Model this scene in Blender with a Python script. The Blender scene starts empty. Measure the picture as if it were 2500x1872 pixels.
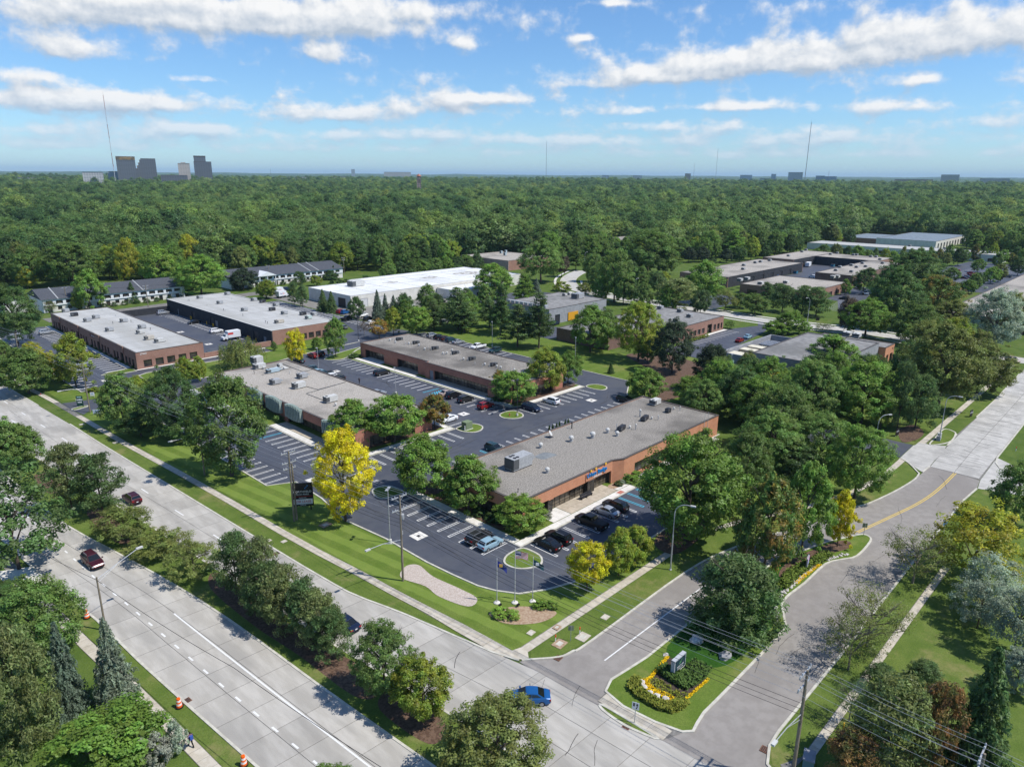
import bpy, bmesh, math, random
import numpy as np
from mathutils import Vector, Matrix

sc = bpy.context.scene
C = sc.collection
RND = random.Random(11)
R_ = math.radians

# ------------------------------------------------------------------ camera
CAMH, FPX, PCX, PCY, HORIZ, ROLL, YAW = 55.0, 1735.0, 1250.0, 936.0, 431.5, 0.0072, R_(46.1)
def _axes():
    th = math.atan((PCY - HORIZ) / FPX)
    fwd = np.array([0, math.cos(th), -math.sin(th)]); right = np.array([1., 0, 0]); up = np.cross(right, fwd)
    c, s = math.cos(ROLL), math.sin(ROLL)
    r2 = c * right + s * up; u2 = -s * right + c * up
    ca, sa = math.cos(YAW), math.sin(YAW)
    T = lambda v: np.array([v[0] * ca + v[1] * sa, -v[0] * sa + v[1] * ca, v[2]])
    return T(r2), T(u2), T(fwd)
AR, AU, AF = _axes()
cam_d = bpy.data.cameras.new('camera'); cam = bpy.data.objects.new('camera', cam_d); C.objects.link(cam)
cam_d.sensor_width = 36.0; cam_d.lens = FPX / 2500.0 * 36.0; cam_d.clip_start = 0.5; cam_d.clip_end = 80000.0
cam.matrix_world = Matrix(((AR[0], AU[0], -AF[0], 0), (AR[1], AU[1], -AF[1], 0), (AR[2], AU[2], -AF[2], CAMH), (0, 0, 0, 1)))
sc.camera = cam

def ray(px, py):
    return (px - PCX) / FPX * AR - (py - PCY) / FPX * AU + AF
def G(px, py, z=0.0):
    d = ray(px, py); t = (z - CAMH) / d[2]
    return np.array([d[0] * t, d[1] * t, z])
def proj(p):
    q = np.array(p, float) - np.array([0, 0, CAMH]); k = q @ AF
    return PCX + FPX * (q @ AR) / k, PCY - FPX * (q @ AU) / k
def depth(p):
    return float((np.array(p, float) - np.array([0, 0, CAMH])) @ AF)
def FAR(px, D, py=437):
    d = ray(px, py); h = math.hypot(d[0], d[1]); return d[0] / h * D, d[1] / h * D
def zz(x0, y0, s): return lambda x, y: (x0 + x / s, y0 + y / s)
q1 = zz(0, 600, 3.16); q2 = zz(600, 600, 3.16); q3 = zz(1200, 540, 3.16); q4 = zz(1800, 540, 3.16)
q5 = zz(0, 1000, 3.16); q6 = zz(600, 1000, 3.16); q7 = zz(1200, 1000, 3.16); q8 = zz(1800, 1000, 3.16)
b1 = zz(0, 1400, 3.16); b2 = zz(600, 1400, 3.16); b3 = zz(1200, 1400, 3.16); b4 = zz(1800, 1400, 3.16)
z1 = zz(100, 700, 5.176); z2 = zz(400, 680, 5.176); z3 = zz(500, 850, 5.176); z4 = zz(840, 780, 5.176)
z5 = zz(1140, 1080, 5.176); z6 = zz(1400, 940, 5.176); z7 = zz(1180, 900, 5.176); z8 = zz(1560, 740, 5.176)
def gp(p, z=0.0): g = G(p[0], p[1], z); return float(g[0]), float(g[1])
def h_of(base, top):
    g = G(*base); lo, hi = 0, 80
    for _ in range(40):
        m = (lo + hi) / 2
        if proj((g[0], g[1], m))[1] > top[1]: lo = m
        else: hi = m
    return lo

# ------------------------------------------------------------------ world, sun, exposure
SUN_AZ, SUN_EL = R_(-60.0), R_(55.0)
w = bpy.data.worlds.new('World'); sc.world = w; w.use_nodes = True
def N(nt, typ, **kw):
    n = nt.nodes.new(typ)
    for k, v in kw.items():
        if k.startswith('i_'): n.inputs[k[2:].replace('_', ' ')].default_value = v
        else: setattr(n, k, v)
    return n
def M(nt, op, a, b=None, c=None, clamp=False):
    n = nt.nodes.new('ShaderNodeMath'); n.operation = op; n.use_clamp = clamp
    for i, v in enumerate((a, b, c)):
        if v is None: continue
        if isinstance(v, (int, float)): n.inputs[i].default_value = v
        else: nt.links.new(v, n.inputs[i])
    return n.outputs[0]
def mixc(nt, fac, a, b, mode='MIX'):
    n = nt.nodes.new('ShaderNodeMix'); n.data_type = 'RGBA'; n.blend_type = mode
    for s, v in ((n.inputs[0], fac), (n.inputs[6], a), (n.inputs[7], b)):
        if isinstance(v, (int, float)): s.default_value = v
        elif isinstance(v, (tuple, list)): s.default_value = (*v[:3], 1)
        else: nt.links.new(v, s)
    return n.outputs[2]
def sstep(nt, x, a, b):
    n = nt.nodes.new('ShaderNodeMapRange'); n.interpolation_type = 'SMOOTHSTEP'
    nt.links.new(x, n.inputs[0]); n.inputs[1].default_value = a; n.inputs[2].default_value = b
    return n.outputs[0]

# clouds: (azimuth, elevation) of each cloud bank in degrees, half widths, strength
def dir_of(px, py):
    d = ray(px, py); return math.degrees(math.atan2(d[1], d[0])), math.degrees(math.asin(d[2] / np.linalg.norm(d)))
CL = []
for (px, py, wx, wy, s) in [(330, 25, 330, 60, .5), (700, 55, 330, 50, .55), (930, 25, 160, 40, .4), (170, 125, 110, 38, .5), (800, 130, 70, 32, .5), (120, 40, 120, 40, .2),
        (70, 185, 100, 26, .42), (120, 250, 200, 45, .46), (330, 255, 140, 25, .34), (480, 193, 60, 14, .34), (1115, 105, 48, 20, .42), (1425, 93, 26, 13, .42), (1500, 8, 50, 14, .35),
        (2350, 80, 270, 75, .55), (2080, 125, 230, 52, .52), (1800, 160, 230, 50, .52), (1600, 185, 150, 30, .42), (1430, 205, 90, 18, .34), (2240, 196, 66, 20, .45),
        (1190, 240, 140, 22, .48), (1010, 262, 120, 24, .45), (820, 282, 170, 26, .42), (480, 312, 70, 14, .3), (1560, 272, 70, 14, .34), (1770, 262, 140, 16, .4), (2130, 262, 170, 22, .36),
        (2400, 300, 140, 22, .3), (1650, 310, 160, 18, .28), (900, 330, 330, 22, .34), (250, 320, 300, 34, .36), (2000, 340, 450, 28, .36), (1400, 345, 200, 16, .32), (1000, 365, 700, 16, .26), (2000, 380, 600, 14, .26), (200, 360, 300, 14, .26)]:
    a0, e0 = dir_of(px, py); a1, _ = dir_of(px + wx, py); _, e1 = dir_of(px, py - wy)
    CL.append((a0, e0, abs(a1 - a0), abs(e1 - e0), s))
grp = bpy.data.node_groups.new('cloud_density', 'ShaderNodeTree')
grp.interface.new_socket('az', in_out='INPUT', socket_type='NodeSocketFloat')
grp.interface.new_socket('el', in_out='INPUT', socket_type='NodeSocketFloat')
grp.interface.new_socket('d', in_out='OUTPUT', socket_type='NodeSocketFloat')
gi = grp.nodes.new('NodeGroupInput'); go = grp.nodes.new('NodeGroupOutput')
az, el = gi.outputs[0], gi.outputs[1]
elp = M(grp, 'MAXIMUM', el, 0.05)
ew = M(grp, 'POWER', elp, 0.62)
def cnoise(sx, sy, det, rough, seed):
    cv = grp.nodes.new('ShaderNodeCombineXYZ')
    grp.links.new(M(grp, 'MULTIPLY', az, sx), cv.inputs[0]); grp.links.new(M(grp, 'MULTIPLY', ew, sy), cv.inputs[1]); cv.inputs[2].default_value = seed
    n = N(grp, 'ShaderNodeTexNoise', i_Scale=1.0, i_Detail=det, i_Roughness=rough); grp.links.new(cv.outputs[0], n.inputs['Vector'])
    return n.outputs[0]
nb = cnoise(.34, 1.7, 7.0, .56, 3.0)
nf = cnoise(.9, 3.2, 5.0, .6, 9.0)
bias = None
for (a0, e0, wa, we, s) in CL:
    da = M(grp, 'DIVIDE', M(grp, 'SUBTRACT', az, a0), wa)
    de = M(grp, 'DIVIDE', M(grp, 'SUBTRACT', el, e0), we)
    de = M(grp, 'MULTIPLY', de, M(grp, 'ADD', 1.12, M(grp, 'MULTIPLY', M(grp, 'LESS_THAN', de, 0.0), .55)))
    r2 = M(grp, 'ADD', M(grp, 'MULTIPLY', da, da), M(grp, 'MULTIPLY', de, de))
    gsn = M(grp, 'MULTIPLY', M(grp, 'POWER', 2.718, M(grp, 'MULTIPLY', r2, -.9)), s)
    bias = gsn if bias is None else M(grp, 'ADD', bias, gsn)
tot = M(grp, 'ADD', M(grp, 'ADD', M(grp, 'MULTIPLY', M(grp, 'SUBTRACT', nb, .5), 1.5), M(grp, 'MULTIPLY', M(grp, 'SUBTRACT', nf, .5), .5)), M(grp, 'MINIMUM', M(grp, 'MULTIPLY', bias, 1.2), .68))
grp.links.new(tot, go.inputs[0])
nt = w.node_tree; nt.nodes.clear()
out = nt.nodes.new('ShaderNodeOutputWorld'); bg = nt.nodes.new('ShaderNodeBackground')
sky = N(nt, 'ShaderNodeTexSky', sky_type='NISHITA', sun_disc=False, sun_elevation=SUN_EL, sun_rotation=R_(150.0), altitude=200.0, air_density=1.0, dust_density=.15, ozone_density=3.0)
tc = nt.nodes.new('ShaderNodeTexCoord'); sx = nt.nodes.new('ShaderNodeSeparateXYZ'); nt.links.new(tc.outputs['Generated'], sx.inputs[0])
azn = M(nt, 'MULTIPLY', M(nt, 'ARCTAN2', sx.outputs[1], sx.outputs[0]), 57.2958)
eln = M(nt, 'MULTIPLY', M(nt, 'ARCSINE', sx.outputs[2]), 57.2958)
def dens(da, de):
    g = nt.nodes.new('ShaderNodeGroup'); g.node_tree = grp
    nt.links.new(M(nt, 'ADD', azn, da), g.inputs[0]); nt.links.new(M(nt, 'ADD', eln, de), g.inputs[1]); return g.outputs[0]
d0 = dens(0.0, 0.0); d1 = dens(-.35, .55)
alpha = sstep(nt, d0, .02, .50)
lit = M(nt, 'ADD', .50, M(nt, 'MULTIPLY', M(nt, 'SUBTRACT', d0, d1), 1.5), clamp=True)
lowf = sstep(nt, eln, 0.0, 5.5)
shade = mixc(nt, lit, (3.2, 3.8, 4.6), (6.7, 6.7, 6.7))
shade = mixc(nt, lowf, mixc(nt, .45, shade, (3.3, 4.4, 5.8)), shade)
alpha = M(nt, 'MULTIPLY', alpha, M(nt, 'ADD', .45, M(nt, 'MULTIPLY', lowf, .55)))
alpha = M(nt, 'MULTIPLY', alpha, sstep(nt, eln, .15, 1.6))
skyt = mixc(nt, 1.0, sky.outputs[0], (.60, .81, 1.02), 'MULTIPLY')
fin = mixc(nt, alpha, skyt, shade)
nt.links.new(fin, bg.inputs[0]); bg.inputs[1].default_value = 0.099
nt.links.new(bg.outputs[0], out.inputs[0])

sun_d = bpy.data.lights.new('sun', 'SUN'); sun = bpy.data.objects.new('sun', sun_d); C.objects.link(sun)
sun_d.energy = 3.5; sun_d.angle = R_(0.53); sun_d.color = (1.0, .955, .88)
sdir = Vector((math.cos(SUN_EL) * math.cos(SUN_AZ), math.cos(SUN_EL) * math.sin(SUN_AZ), math.sin(SUN_EL)))
sun.rotation_euler = sdir.to_track_quat('Z', 'Y').to_euler(); sun.location = (60, -60, 200)
vs = sc.view_settings
vs.view_transform = 'Standard'; vs.look = 'None'; vs.gamma = 1.0; vs.use_curve_mapping = False; vs.exposure = 0.56
sc.render.engine = 'CYCLES'
cy = sc.cycles
cy.use_denoising = True
cy.max_bounces = 6; cy.diffuse_bounces = 3; cy.glossy_bounces = 2; cy.transmission_bounces = 3; cy.volume_bounces = 0; cy.transparent_max_bounces = 6
cy.caustics_reflective = False; cy.caustics_refractive = False

# ------------------------------------------------------------------ materials
MATS = {}
def mat(name, c1, c2=None, scale=1.0, detail=4.0, rough=.85, spec=.25, metal=0.0, objrand=0.0, bump=0.0, bscale=None, lo=.38, hi=.62, space='P', stretch=None, c3=None, s3=.05, emis=None):
    """plain procedural surface: c1/c2 mottled by noise, c3 by a broad second noise, objrand = tone spread between pieces"""
    if name in MATS: return MATS[name]
    m = bpy.data.materials.new(name); m.use_nodes = True; t = m.node_tree; b = t.nodes['Principled BSDF']
    b.inputs['Roughness'].default_value = rough; b.inputs['Metallic'].default_value = metal; b.inputs['Specular IOR Level'].default_value = spec
    if space == 'P': co = t.nodes.new('ShaderNodeNewGeometry').outputs['Position']
    else: co = t.nodes.new('ShaderNodeTexCoord').outputs['Object']
    if stretch:
        mp = t.nodes.new('ShaderNodeMapping'); t.links.new(co, mp.inputs[0]); mp.inputs['Scale'].default_value = stretch; co = mp.outputs[0]
    col = c1
    if c2 is not None:
        n = N(t, 'ShaderNodeTexNoise', i_Scale=scale, i_Detail=detail, i_Roughness=.6); t.links.new(co, n.inputs['Vector'])
        col = mixc(t, sstep(t, n.outputs[0], lo, hi), c1, c2)
    if c3 is not None:
        n3 = N(t, 'ShaderNodeTexNoise', i_Scale=s3, i_Detail=3.0, i_Roughness=.55); t.links.new(co, n3.inputs['Vector'])
        col = mixc(t, M(t, 'MULTIPLY', sstep(t, n3.outputs[0], .45, .68), .75), col, c3)
    if objrand:
        oi = t.nodes.new('ShaderNodeObjectInfo')
        v = M(t, 'ADD', 1 - objrand, M(t, 'MULTIPLY', oi.outputs['Random'], 2 * objrand))
        hv = t.nodes.new('ShaderNodeHueSaturation'); t.links.new(v, hv.inputs['Value'])
        if isinstance(col, (tuple, list)): hv.inputs['Color'].default_value = (*col, 1)
        else: t.links.new(col, hv.inputs['Color'])
        col = hv.outputs[0]
    if isinstance(col, (tuple, list)): b.inputs['Base Color'].default_value = (*col, 1)
    else: t.links.new(col, b.inputs['Base Color'])
    if bump:
        nb_ = N(t, 'ShaderNodeTexNoise', i_Scale=bscale or scale * 2, i_Detail=3.0); t.links.new(co, nb_.inputs['Vector'])
        bp = t.nodes.new('ShaderNodeBump'); bp.inputs['Strength'].default_value = bump; bp.inputs['Distance'].default_value = .05
        t.links.new(nb_.outputs[0], bp.inputs['Height']); t.links.new(bp.outputs[0], b.inputs['Normal'])
    MATS[name] = m; return m

def grass_mat(name, ca, cb, stripe=0.0, ang=0.0, period=2.4, dry=None):
    m = bpy.data.materials.new(name); m.use_nodes = True; t = m.node_tree; b = t.nodes['Principled BSDF']
    b.inputs['Roughness'].default_value = .9; b.inputs['Specular IOR Level'].default_value = .1
    co = t.nodes.new('ShaderNodeNewGeometry').outputs['Position']
    n1 = N(t, 'ShaderNodeTexNoise', i_Scale=.35, i_Detail=6.0, i_Roughness=.65); t.links.new(co, n1.inputs['Vector'])
    n2 = N(t, 'ShaderNodeTexNoise', i_Scale=6.0, i_Detail=4.0, i_Roughness=.7); t.links.new(co, n2.inputs['Vector'])
    col = mixc(t, sstep(t, n1.outputs[0], .35, .68), ca, cb)
    col = mixc(t, M(t, 'MULTIPLY', sstep(t, n2.outputs[0], .4, .62), .45), col, tuple(x * .55 for x in ca))
    if dry:
        n3 = N(t, 'ShaderNodeTexNoise', i_Scale=.12, i_Detail=5.0, i_Roughness=.7); t.links.new(co, n3.inputs['Vector'])
        col = mixc(t, M(t, 'MULTIPLY', sstep(t, n3.outputs[0], .52, .7), .7), col, dry)
    if stripe:
        s = t.nodes.new('ShaderNodeSeparateXYZ'); t.links.new(co, s.inputs[0])
        u = M(t, 'ADD', M(t, 'MULTIPLY', s.outputs[0], math.cos(ang)), M(t, 'MULTIPLY', s.outputs[1], math.sin(ang)))
        u = M(t, 'ADD', u, M(t, 'MULTIPLY', n1.outputs[0], .7))
        wv = M(t, 'SINE', M(t, 'MULTIPLY', u, 6.2832 / period))
        col = mixc(t, M(t, 'MULTIPLY', sstep(t, wv, -.35, .35), stripe), col, tuple(x * 1.75 for x in cb))
    t.links.new(col, b.inputs['Base Color'])
    bp = t.nodes.new('ShaderNodeBump'); bp.inputs['Strength'].default_value = .6; bp.inputs['Distance'].default_value = .08
    t.links.new(n2.outputs[0], bp.inputs['Height']); t.links.new(bp.outputs[0], b.inputs['Normal'])
    MATS[name] = m; return m
GRASS = grass_mat('lawn_grass', (.105, .165, .026), (.15, .20, .042), .28, R_(8), 3.1)
GRASS2 = grass_mat('island_grass', (.105, .168, .026), (.15, .205, .042), dry=(.21, .21, .07))
GRASS3 = grass_mat('verge_grass', (.098, .150, .028), (.14, .188, .042), dry=(.24, .215, .09))
WILD = grass_mat('ground_grass', (.075, .125, .024), (.115, .165, .035), dry=(.15, .16, .055))
FLOOR = mat('forest_floor', (.022, .038, .012), (.04, .05, .018), .4)
COVER = grass_mat('ground_cover', (.022, .075, .010), (.04, .11, .014))
SEAL = mat('sealed_asphalt', (.062, .068, .088), (.074, .080, .100), .6, 6, rough=.6, spec=.35, c3=(.090, .094, .106), s3=.13, bump=.1, bscale=20)
ASPH = mat('old_asphalt', (.245, .226, .208), (.285, .265, .245), .8, 6, rough=.9, c3=(.22, .202, .186), s3=.06, bump=.15, bscale=14)
CONC = mat('road_concrete', (.37, .35, .315), (.44, .42, .383), .45, 7, rough=.9, objrand=.085, c3=(.30, .286, .262), s3=.25, stretch=(1.6, .35, 1))
CONCX = mat('street_concrete', (.40, .388, .362), (.48, .465, .435), .5, 7, rough=.9, objrand=.07, c3=(.35, .338, .315), s3=.3)
WALK = mat('walk_concrete', (.43, .385, .31), (.51, .465, .39), 1.2, 5, rough=.9, objrand=.07)
PALE = mat('pale_concrete', (.60, .575, .53), (.68, .66, .62), 1.0, 5, rough=.9, objrand=.05)
TANC = mat('tan_concrete', (.40, .345, .27), (.47, .41, .33), 1.0, 5, rough=.9, objrand=.06)
KERB = mat('kerb_concrete', (.44, .42, .36), (.55, .53, .46), 1.0, 5, rough=.9)
JOINT = mat('joint_tar', (.15, .142, .13), (.22, .21, .195), 2.0)
WHITE = mat('white_paint', (.70, .70, .69), (.58, .58, .57), 5, rough=.7, lo=.5, hi=.75)
GREYP = mat('worn_paint', (.42, .42, .43), (.55, .55, .55), 5, rough=.7)
BLUEP = mat('blue_paint', (.06, .42, .60), (.09, .5, .68), 4, rough=.7)
YELP = mat('yellow_paint', (.62, .42, .06), (.7, .5, .1), 4, rough=.7)
MULCH = mat('bark_mulch', (.085, .050, .033), (.15, .095, .065), 3.0, 6, bump=.5, bscale=9)
STRAW = mat('straw_mulch', (.30, .20, .13), (.40, .30, .21), 3.0, 6, bump=.4, bscale=9)
PINK = mat('pale_stone_chips', (.38, .31, .26), (.52, .46, .41), 7, 6, bump=.4, bscale=12)
DIRT = mat('soil', (.045, .035, .028), (.08, .06, .045), 3, 5)
def brick(name, c1, c2, mort=(.30, .25, .2)):
    m = bpy.data.materials.new(name); m.use_nodes = True; t = m.node_tree; b = t.nodes['Principled BSDF']; b.inputs['Roughness'].default_value = .9
    g = t.nodes.new('ShaderNodeNewGeometry'); s = t.nodes.new('ShaderNodeSeparateXYZ'); t.links.new(g.outputs['Position'], s.inputs[0])
    cv = t.nodes.new('ShaderNodeCombineXYZ'); t.links.new(M(t, 'ADD', s.outputs[0], s.outputs[1]), cv.inputs[0]); t.links.new(s.outputs[2], cv.inputs[1])
    br = N(t, 'ShaderNodeTexBrick', i_Scale=2.2, i_Mortar_Size=.012); t.links.new(cv.outputs[0], br.inputs['Vector'])
    br.inputs['Color1'].default_value = (*c1, 1); br.inputs['Color2'].default_value = (*c2, 1); br.inputs['Mortar'].default_value = (*mort, 1)
    n = N(t, 'ShaderNodeTexNoise', i_Scale=.5, i_Detail=5.0); t.links.new(g.outputs['Position'], n.inputs['Vector'])
    col = mixc(t, M(t, 'MULTIPLY', sstep(t, n.outputs[0], .4, .7), .35), br.outputs[0], tuple(x * .7 for x in c1))
    t.links.new(col, b.inputs['Base Color']); MATS[name] = m; return m
BRICK_O = brick('orange_brick', (.52, .215, .115), (.60, .27, .15))
BRICK_R = brick('red_brick', (.36, .135, .085), (.43, .175, .115))
BRICK_B = brick('brown_brick', (.27, .135, .10), (.33, .175, .13))
BRICK_D = brick('dark_brick', (.15, .08, .065), (.19, .10, .08))
GRAVEL = mat('roof_gravel', (.17, .155, .135), (.34, .315, .28), 4.5, 5, rough=.95, c3=(.10, .092, .082), s3=.075, lo=.36, hi=.64)
GRAVEL2 = mat('roof_gravel_pale', (.27, .243, .208), (.46, .425, .38), 4.5, 5, rough=.95, c3=(.16, .15, .135), s3=.06, lo=.36, hi=.64)
MEMB = mat('roof_membrane', (.40, .40, .385), (.46, .46, .445), .5, 6, rough=.8, c3=(.34, .335, .31), s3=.08, stretch=(1.0, .15, 1))
MEMBW = mat('white_membrane', (.66, .67, .67), (.74, .74, .74), .4, 6, rough=.7, c3=(.56, .57, .57), s3=.05)
ROOFG = mat('grey_roofing', (.20, .195, .19), (.28, .275, .265), .6, 7, rough=.95, c3=(.14, .14, .135), s3=.07)
SHING = mat('asphalt_shingle', (.060, .065, .078), (.085, .09, .105), 3, 5)
CAP = mat('metal_cap', (.10, .085, .075), rough=.5)
CAPL = mat('pale_cap', (.55, .55, .53), rough=.6)
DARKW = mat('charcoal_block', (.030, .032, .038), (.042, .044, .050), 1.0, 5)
GREYW = mat('grey_panel', (.26, .265, .285), (.31, .315, .335), .8, 5)
CREAM = mat('cream_panel', (.58, .54, .43), (.66, .62, .5), .8, 4)
OFFW = mat('white_wall', (.58, .565, .52), (.66, .645, .6), .5, 5)
SIDING = mat('white_siding', (.66, .68, .71), (.74, .76, .78), .8, 4)
PINKW = mat('pink_block', (.40, .27, .24), (.46, .32, .29), .7, 5)
GLASS = mat('dark_glass', (.020, .020, .020), (.055, .048, .040), .35, 2, rough=.08, spec=.6)
GLASSB = mat('bronze_glass', (.060, .050, .040), (.16, .135, .10), .5, 2, rough=.12, spec=.5)
FRAME = mat('bronze_frame', (.030, .026, .023), rough=.5)
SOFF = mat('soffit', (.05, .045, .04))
DOORG = mat('grey_door', (.22, .23, .25), rough=.6)
GALV = mat('galvanised_metal', (.40, .41, .42), (.50, .51, .52), 2, rough=.45, metal=.35)
HVACW = mat('white_unit_paint', (.47, .47, .455), (.55, .55, .53), 2, rough=.6)
HVACG = mat('grey_unit_paint', (.30, .31, .32), (.38, .39, .40), 2, rough=.6)
HVACT = mat('tan_unit_paint', (.42, .39, .33), (.5, .46, .4), 2, rough=.6)
DARKM = mat('dark_metal', (.035, .035, .04), rough=.5)
BLACK = mat('black_paint', (.012, .012, .014), rough=.4)
LOUV = mat('louvre_metal', (.07, .075, .08), (.11, .115, .12), 12, rough=.6)
WOODP = mat('pole_timber', (.17, .14, .10), (.25, .215, .165), 6, stretch=(1, 1, .15))
WIRE = mat('wire_alu', (.42, .43, .45), rough=.4, metal=.2)
WIREB = mat('wire_black', (.02, .02, .022), rough=.6)
BARK = mat('bark', (.075, .058, .045), (.12, .095, .075), 4, space='O')
BARKL = mat('pale_bark', (.17, .15, .125), (.24, .21, .18), 4, space='O')
YELB = mat('safety_yellow', (.72, .42, .02), rough=.5)
FIN = mat('green_metal_fin', (.24, .31, .28), (.30, .37, .34), 2, rough=.5)
TANB = mat('tan_duct', (.52, .45, .31), (.58, .5, .36), 1)
TEAL = mat('teal_tank', (.20, .36, .34), rough=.6)
ROCK = mat('field_stone', (.42, .39, .36), (.58, .56, .53), 3, space='O')
EOF_MARK = 0
# ------------------------------------------------------------------ mesh helpers
def root_loc(o):
    while o.parent: o = o.parent
    return o.location
class MB:
    def __init__(s): s.v = []; s.f = []
    def poly(s, pts):
        n = len(s.v); s.v += [tuple(map(float, p)) for p in pts]; s.f.append(tuple(range(n, n + len(pts)))); return s
    def box(s, x0, x1, y0, y1, z0, z1):
        n = len(s.v); s.v += [(x0, y0, z0), (x1, y0, z0), (x1, y1, z0), (x0, y1, z0), (x0, y0, z1), (x1, y0, z1), (x1, y1, z1), (x0, y1, z1)]
        s.f += [(n, n + 3, n + 2, n + 1), (n + 4, n + 5, n + 6, n + 7), (n, n + 1, n + 5, n + 4), (n + 1, n + 2, n + 6, n + 5), (n + 2, n + 3, n + 7, n + 6), (n + 3, n, n + 4, n + 7)]; return s
    def prism(s, pts, z0, z1, bottom=True):
        a = sum(pts[i][0] * pts[(i + 1) % len(pts)][1] - pts[(i + 1) % len(pts)][0] * pts[i][1] for i in range(len(pts)))
        if a < 0: pts = pts[::-1]
        n = len(s.v); k = len(pts); s.v += [(float(p[0]), float(p[1]), z0) for p in pts] + [(float(p[0]), float(p[1]), z1) for p in pts]
        s.f.append(tuple(range(n + k, n + 2 * k)))
        if bottom: s.f.append(tuple(range(n + k - 1, n - 1, -1)))
        for i in range(k): j = (i + 1) % k; s.f.append((n + i, n + j, n + k + j, n + k + i))
        return s
    def tube(s, pts, rad, sides=6, caps=True):
        pts = [Vector(p) for p in pts]; rad = rad if isinstance(rad, (list, tuple)) else [rad] * len(pts)
        n0 = len(s.v)
        for i, p in enumerate(pts):
            d = (pts[min(i + 1, len(pts) - 1)] - pts[max(i - 1, 0)]).normalized()
            a = d.cross(Vector((0, 0, 1)));
            if a.length < 1e-3: a = Vector((1, 0, 0))
            a.normalize(); b = d.cross(a)
            for k in range(sides):
                t = 2 * math.pi * k / sides; q = p + (a * math.cos(t) + b * math.sin(t)) * rad[i]; s.v.append(tuple(q))
        for i in range(len(pts) - 1):
            for k in range(sides):
                a_ = n0 + i * sides + k; b_ = n0 + i * sides + (k + 1) % sides
                s.f.append((a_, a_ + sides, b_ + sides, b_))
        if caps:
            s.f.append(tuple(range(n0, n0 + sides))); e = n0 + (len(pts) - 1) * sides; s.f.append(tuple(range(e + sides - 1, e - 1, -1)))
        return s
    def lathe(s, prof, cx=0, cy=0, sides=10):
        n0 = len(s.v)
        for r, z in prof:
            for k in range(sides):
                t = 2 * math.pi * k / sides; s.v.append((cx + r * math.cos(t), cy + r * math.sin(t), z))
        for i in range(len(prof) - 1):
            for k in range(sides):
                a = n0 + i * sides + k; b = n0 + i * sides + (k + 1) % sides; s.f.append((a, b, b + sides, a + sides))
        s.f.append(tuple(range(n0 + sides - 1, n0 - 1, -1))); e = n0 + (len(prof) - 1) * sides; s.f.append(tuple(range(e, e + sides)))
        return s
    def build(s, name, m, parent=None, local=False, smooth=False, kind=None):
        me = bpy.data.meshes.new(name)
        vv = s.v
        if parent is not None and not local:
            l = root_loc(parent); vv = [(a - l[0], b - l[1], c - l[2]) for a, b, c in vv]
        me.from_pydata(vv, [], s.f); me.materials.append(m); me.update()
        if smooth: me.polygons.foreach_set('use_smooth', [True] * len(me.polygons))
        o = bpy.data.objects.new(name, me); C.objects.link(o)
        if parent is not None: o.parent = parent
        if kind: o['kind'] = kind
        return o
def tag(o, label, cat, group=None):
    o['label'] = label; o['category'] = cat
    if group: o['group'] = group
    return o
def thing(name, label, cat, loc=(0, 0, 0), rz=0.0, group=None):
    o = bpy.data.objects.new(name, None); C.objects.link(o); o.location = loc; o.rotation_euler = (0, 0, rz); o.empty_display_size = .5
    return tag(o, label, cat, group)
def copy_tree(o, parent=None):
    c = o.copy(); C.objects.link(c); c.parent = parent
    for ch in list(o.children): copy_tree(ch, c)
    return c
def catmull(pts, n=6, closed=False):
    P = [np.array(p, float) for p in pts]; out = []; k = len(P)
    rng_ = range(k) if closed else range(k - 1)
    for i in rng_:
        p0 = P[(i - 1) % k] if closed or i > 0 else P[0]; p1 = P[i]; p2 = P[(i + 1) % k]; p3 = P[(i + 2) % k] if closed or i + 2 < k else P[-1]
        for j in range(n):
            t = j / n
            out.append(tuple(.5 * ((2 * p1) + (-p0 + p2) * t + (2 * p0 - 5 * p1 + 4 * p2 - p3) * t * t + (-p0 + 3 * p1 - 3 * p2 + p3) * t ** 3)))
    if not closed: out.append(tuple(P[-1]))
    return out
def offset(pts, d, closed=False):
    P = [np.array(p, float) for p in pts]; k = len(P); out = []
    for i in range(k):
        a = P[(i - 1) % k] if closed or i > 0 else P[i]; b = P[(i + 1) % k] if closed or i < k - 1 else P[i]
        t = b - a; L = np.linalg.norm(t); t = t / L if L > 1e-6 else np.array([1., 0]); out.append(tuple(P[i] + d * np.array([-t[1], t[0]])))
    return out
ZL = [0.02]
def sheet(name, pts, m, z=None, parent=None, kind='structure'):
    if z is None: ZL[0] += .0012; z = ZL[0]
    b = MB(); a = sum(pts[i][0] * pts[(i + 1) % len(pts)][1] - pts[(i + 1) % len(pts)][0] * pts[i][1] for i in range(len(pts)))
    if a < 0: pts = pts[::-1]
    b.poly([(p[0], p[1], z) for p in pts]); o = b.build(name, m, parent, kind=kind if parent is None else None)
    # split concave polygons into triangles
    bm = bmesh.new(); bm.from_mesh(o.data); bmesh.ops.triangulate(bm, faces=bm.faces[:]); bm.to_mesh(o.data); bm.free()
    return o
def strip(name, pts, wdt, m, z0, z1, closed=False, kind='structure', parent=None):
    """raised band (kerb, path) centred on a line"""
    A = offset(pts, wdt / 2, closed); B = offset(pts, -wdt / 2, closed); b = MB(); k = len(pts); n = 0
    for i in range(k):
        b.v += [(*A[i], z0), (*A[i], z1), (*B[i], z1), (*B[i], z0)]
    for i in range(k if closed else k - 1):
        j = (i + 1) % k; a, c = 4 * i, 4 * j
        b.f += [(a, c, c + 1, a + 1), (a + 1, c + 1, c + 2, a + 2), (a + 2, c + 2, c + 3, a + 3)]
    return b.build(name, m, parent, kind=kind if parent is None else None)
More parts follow.
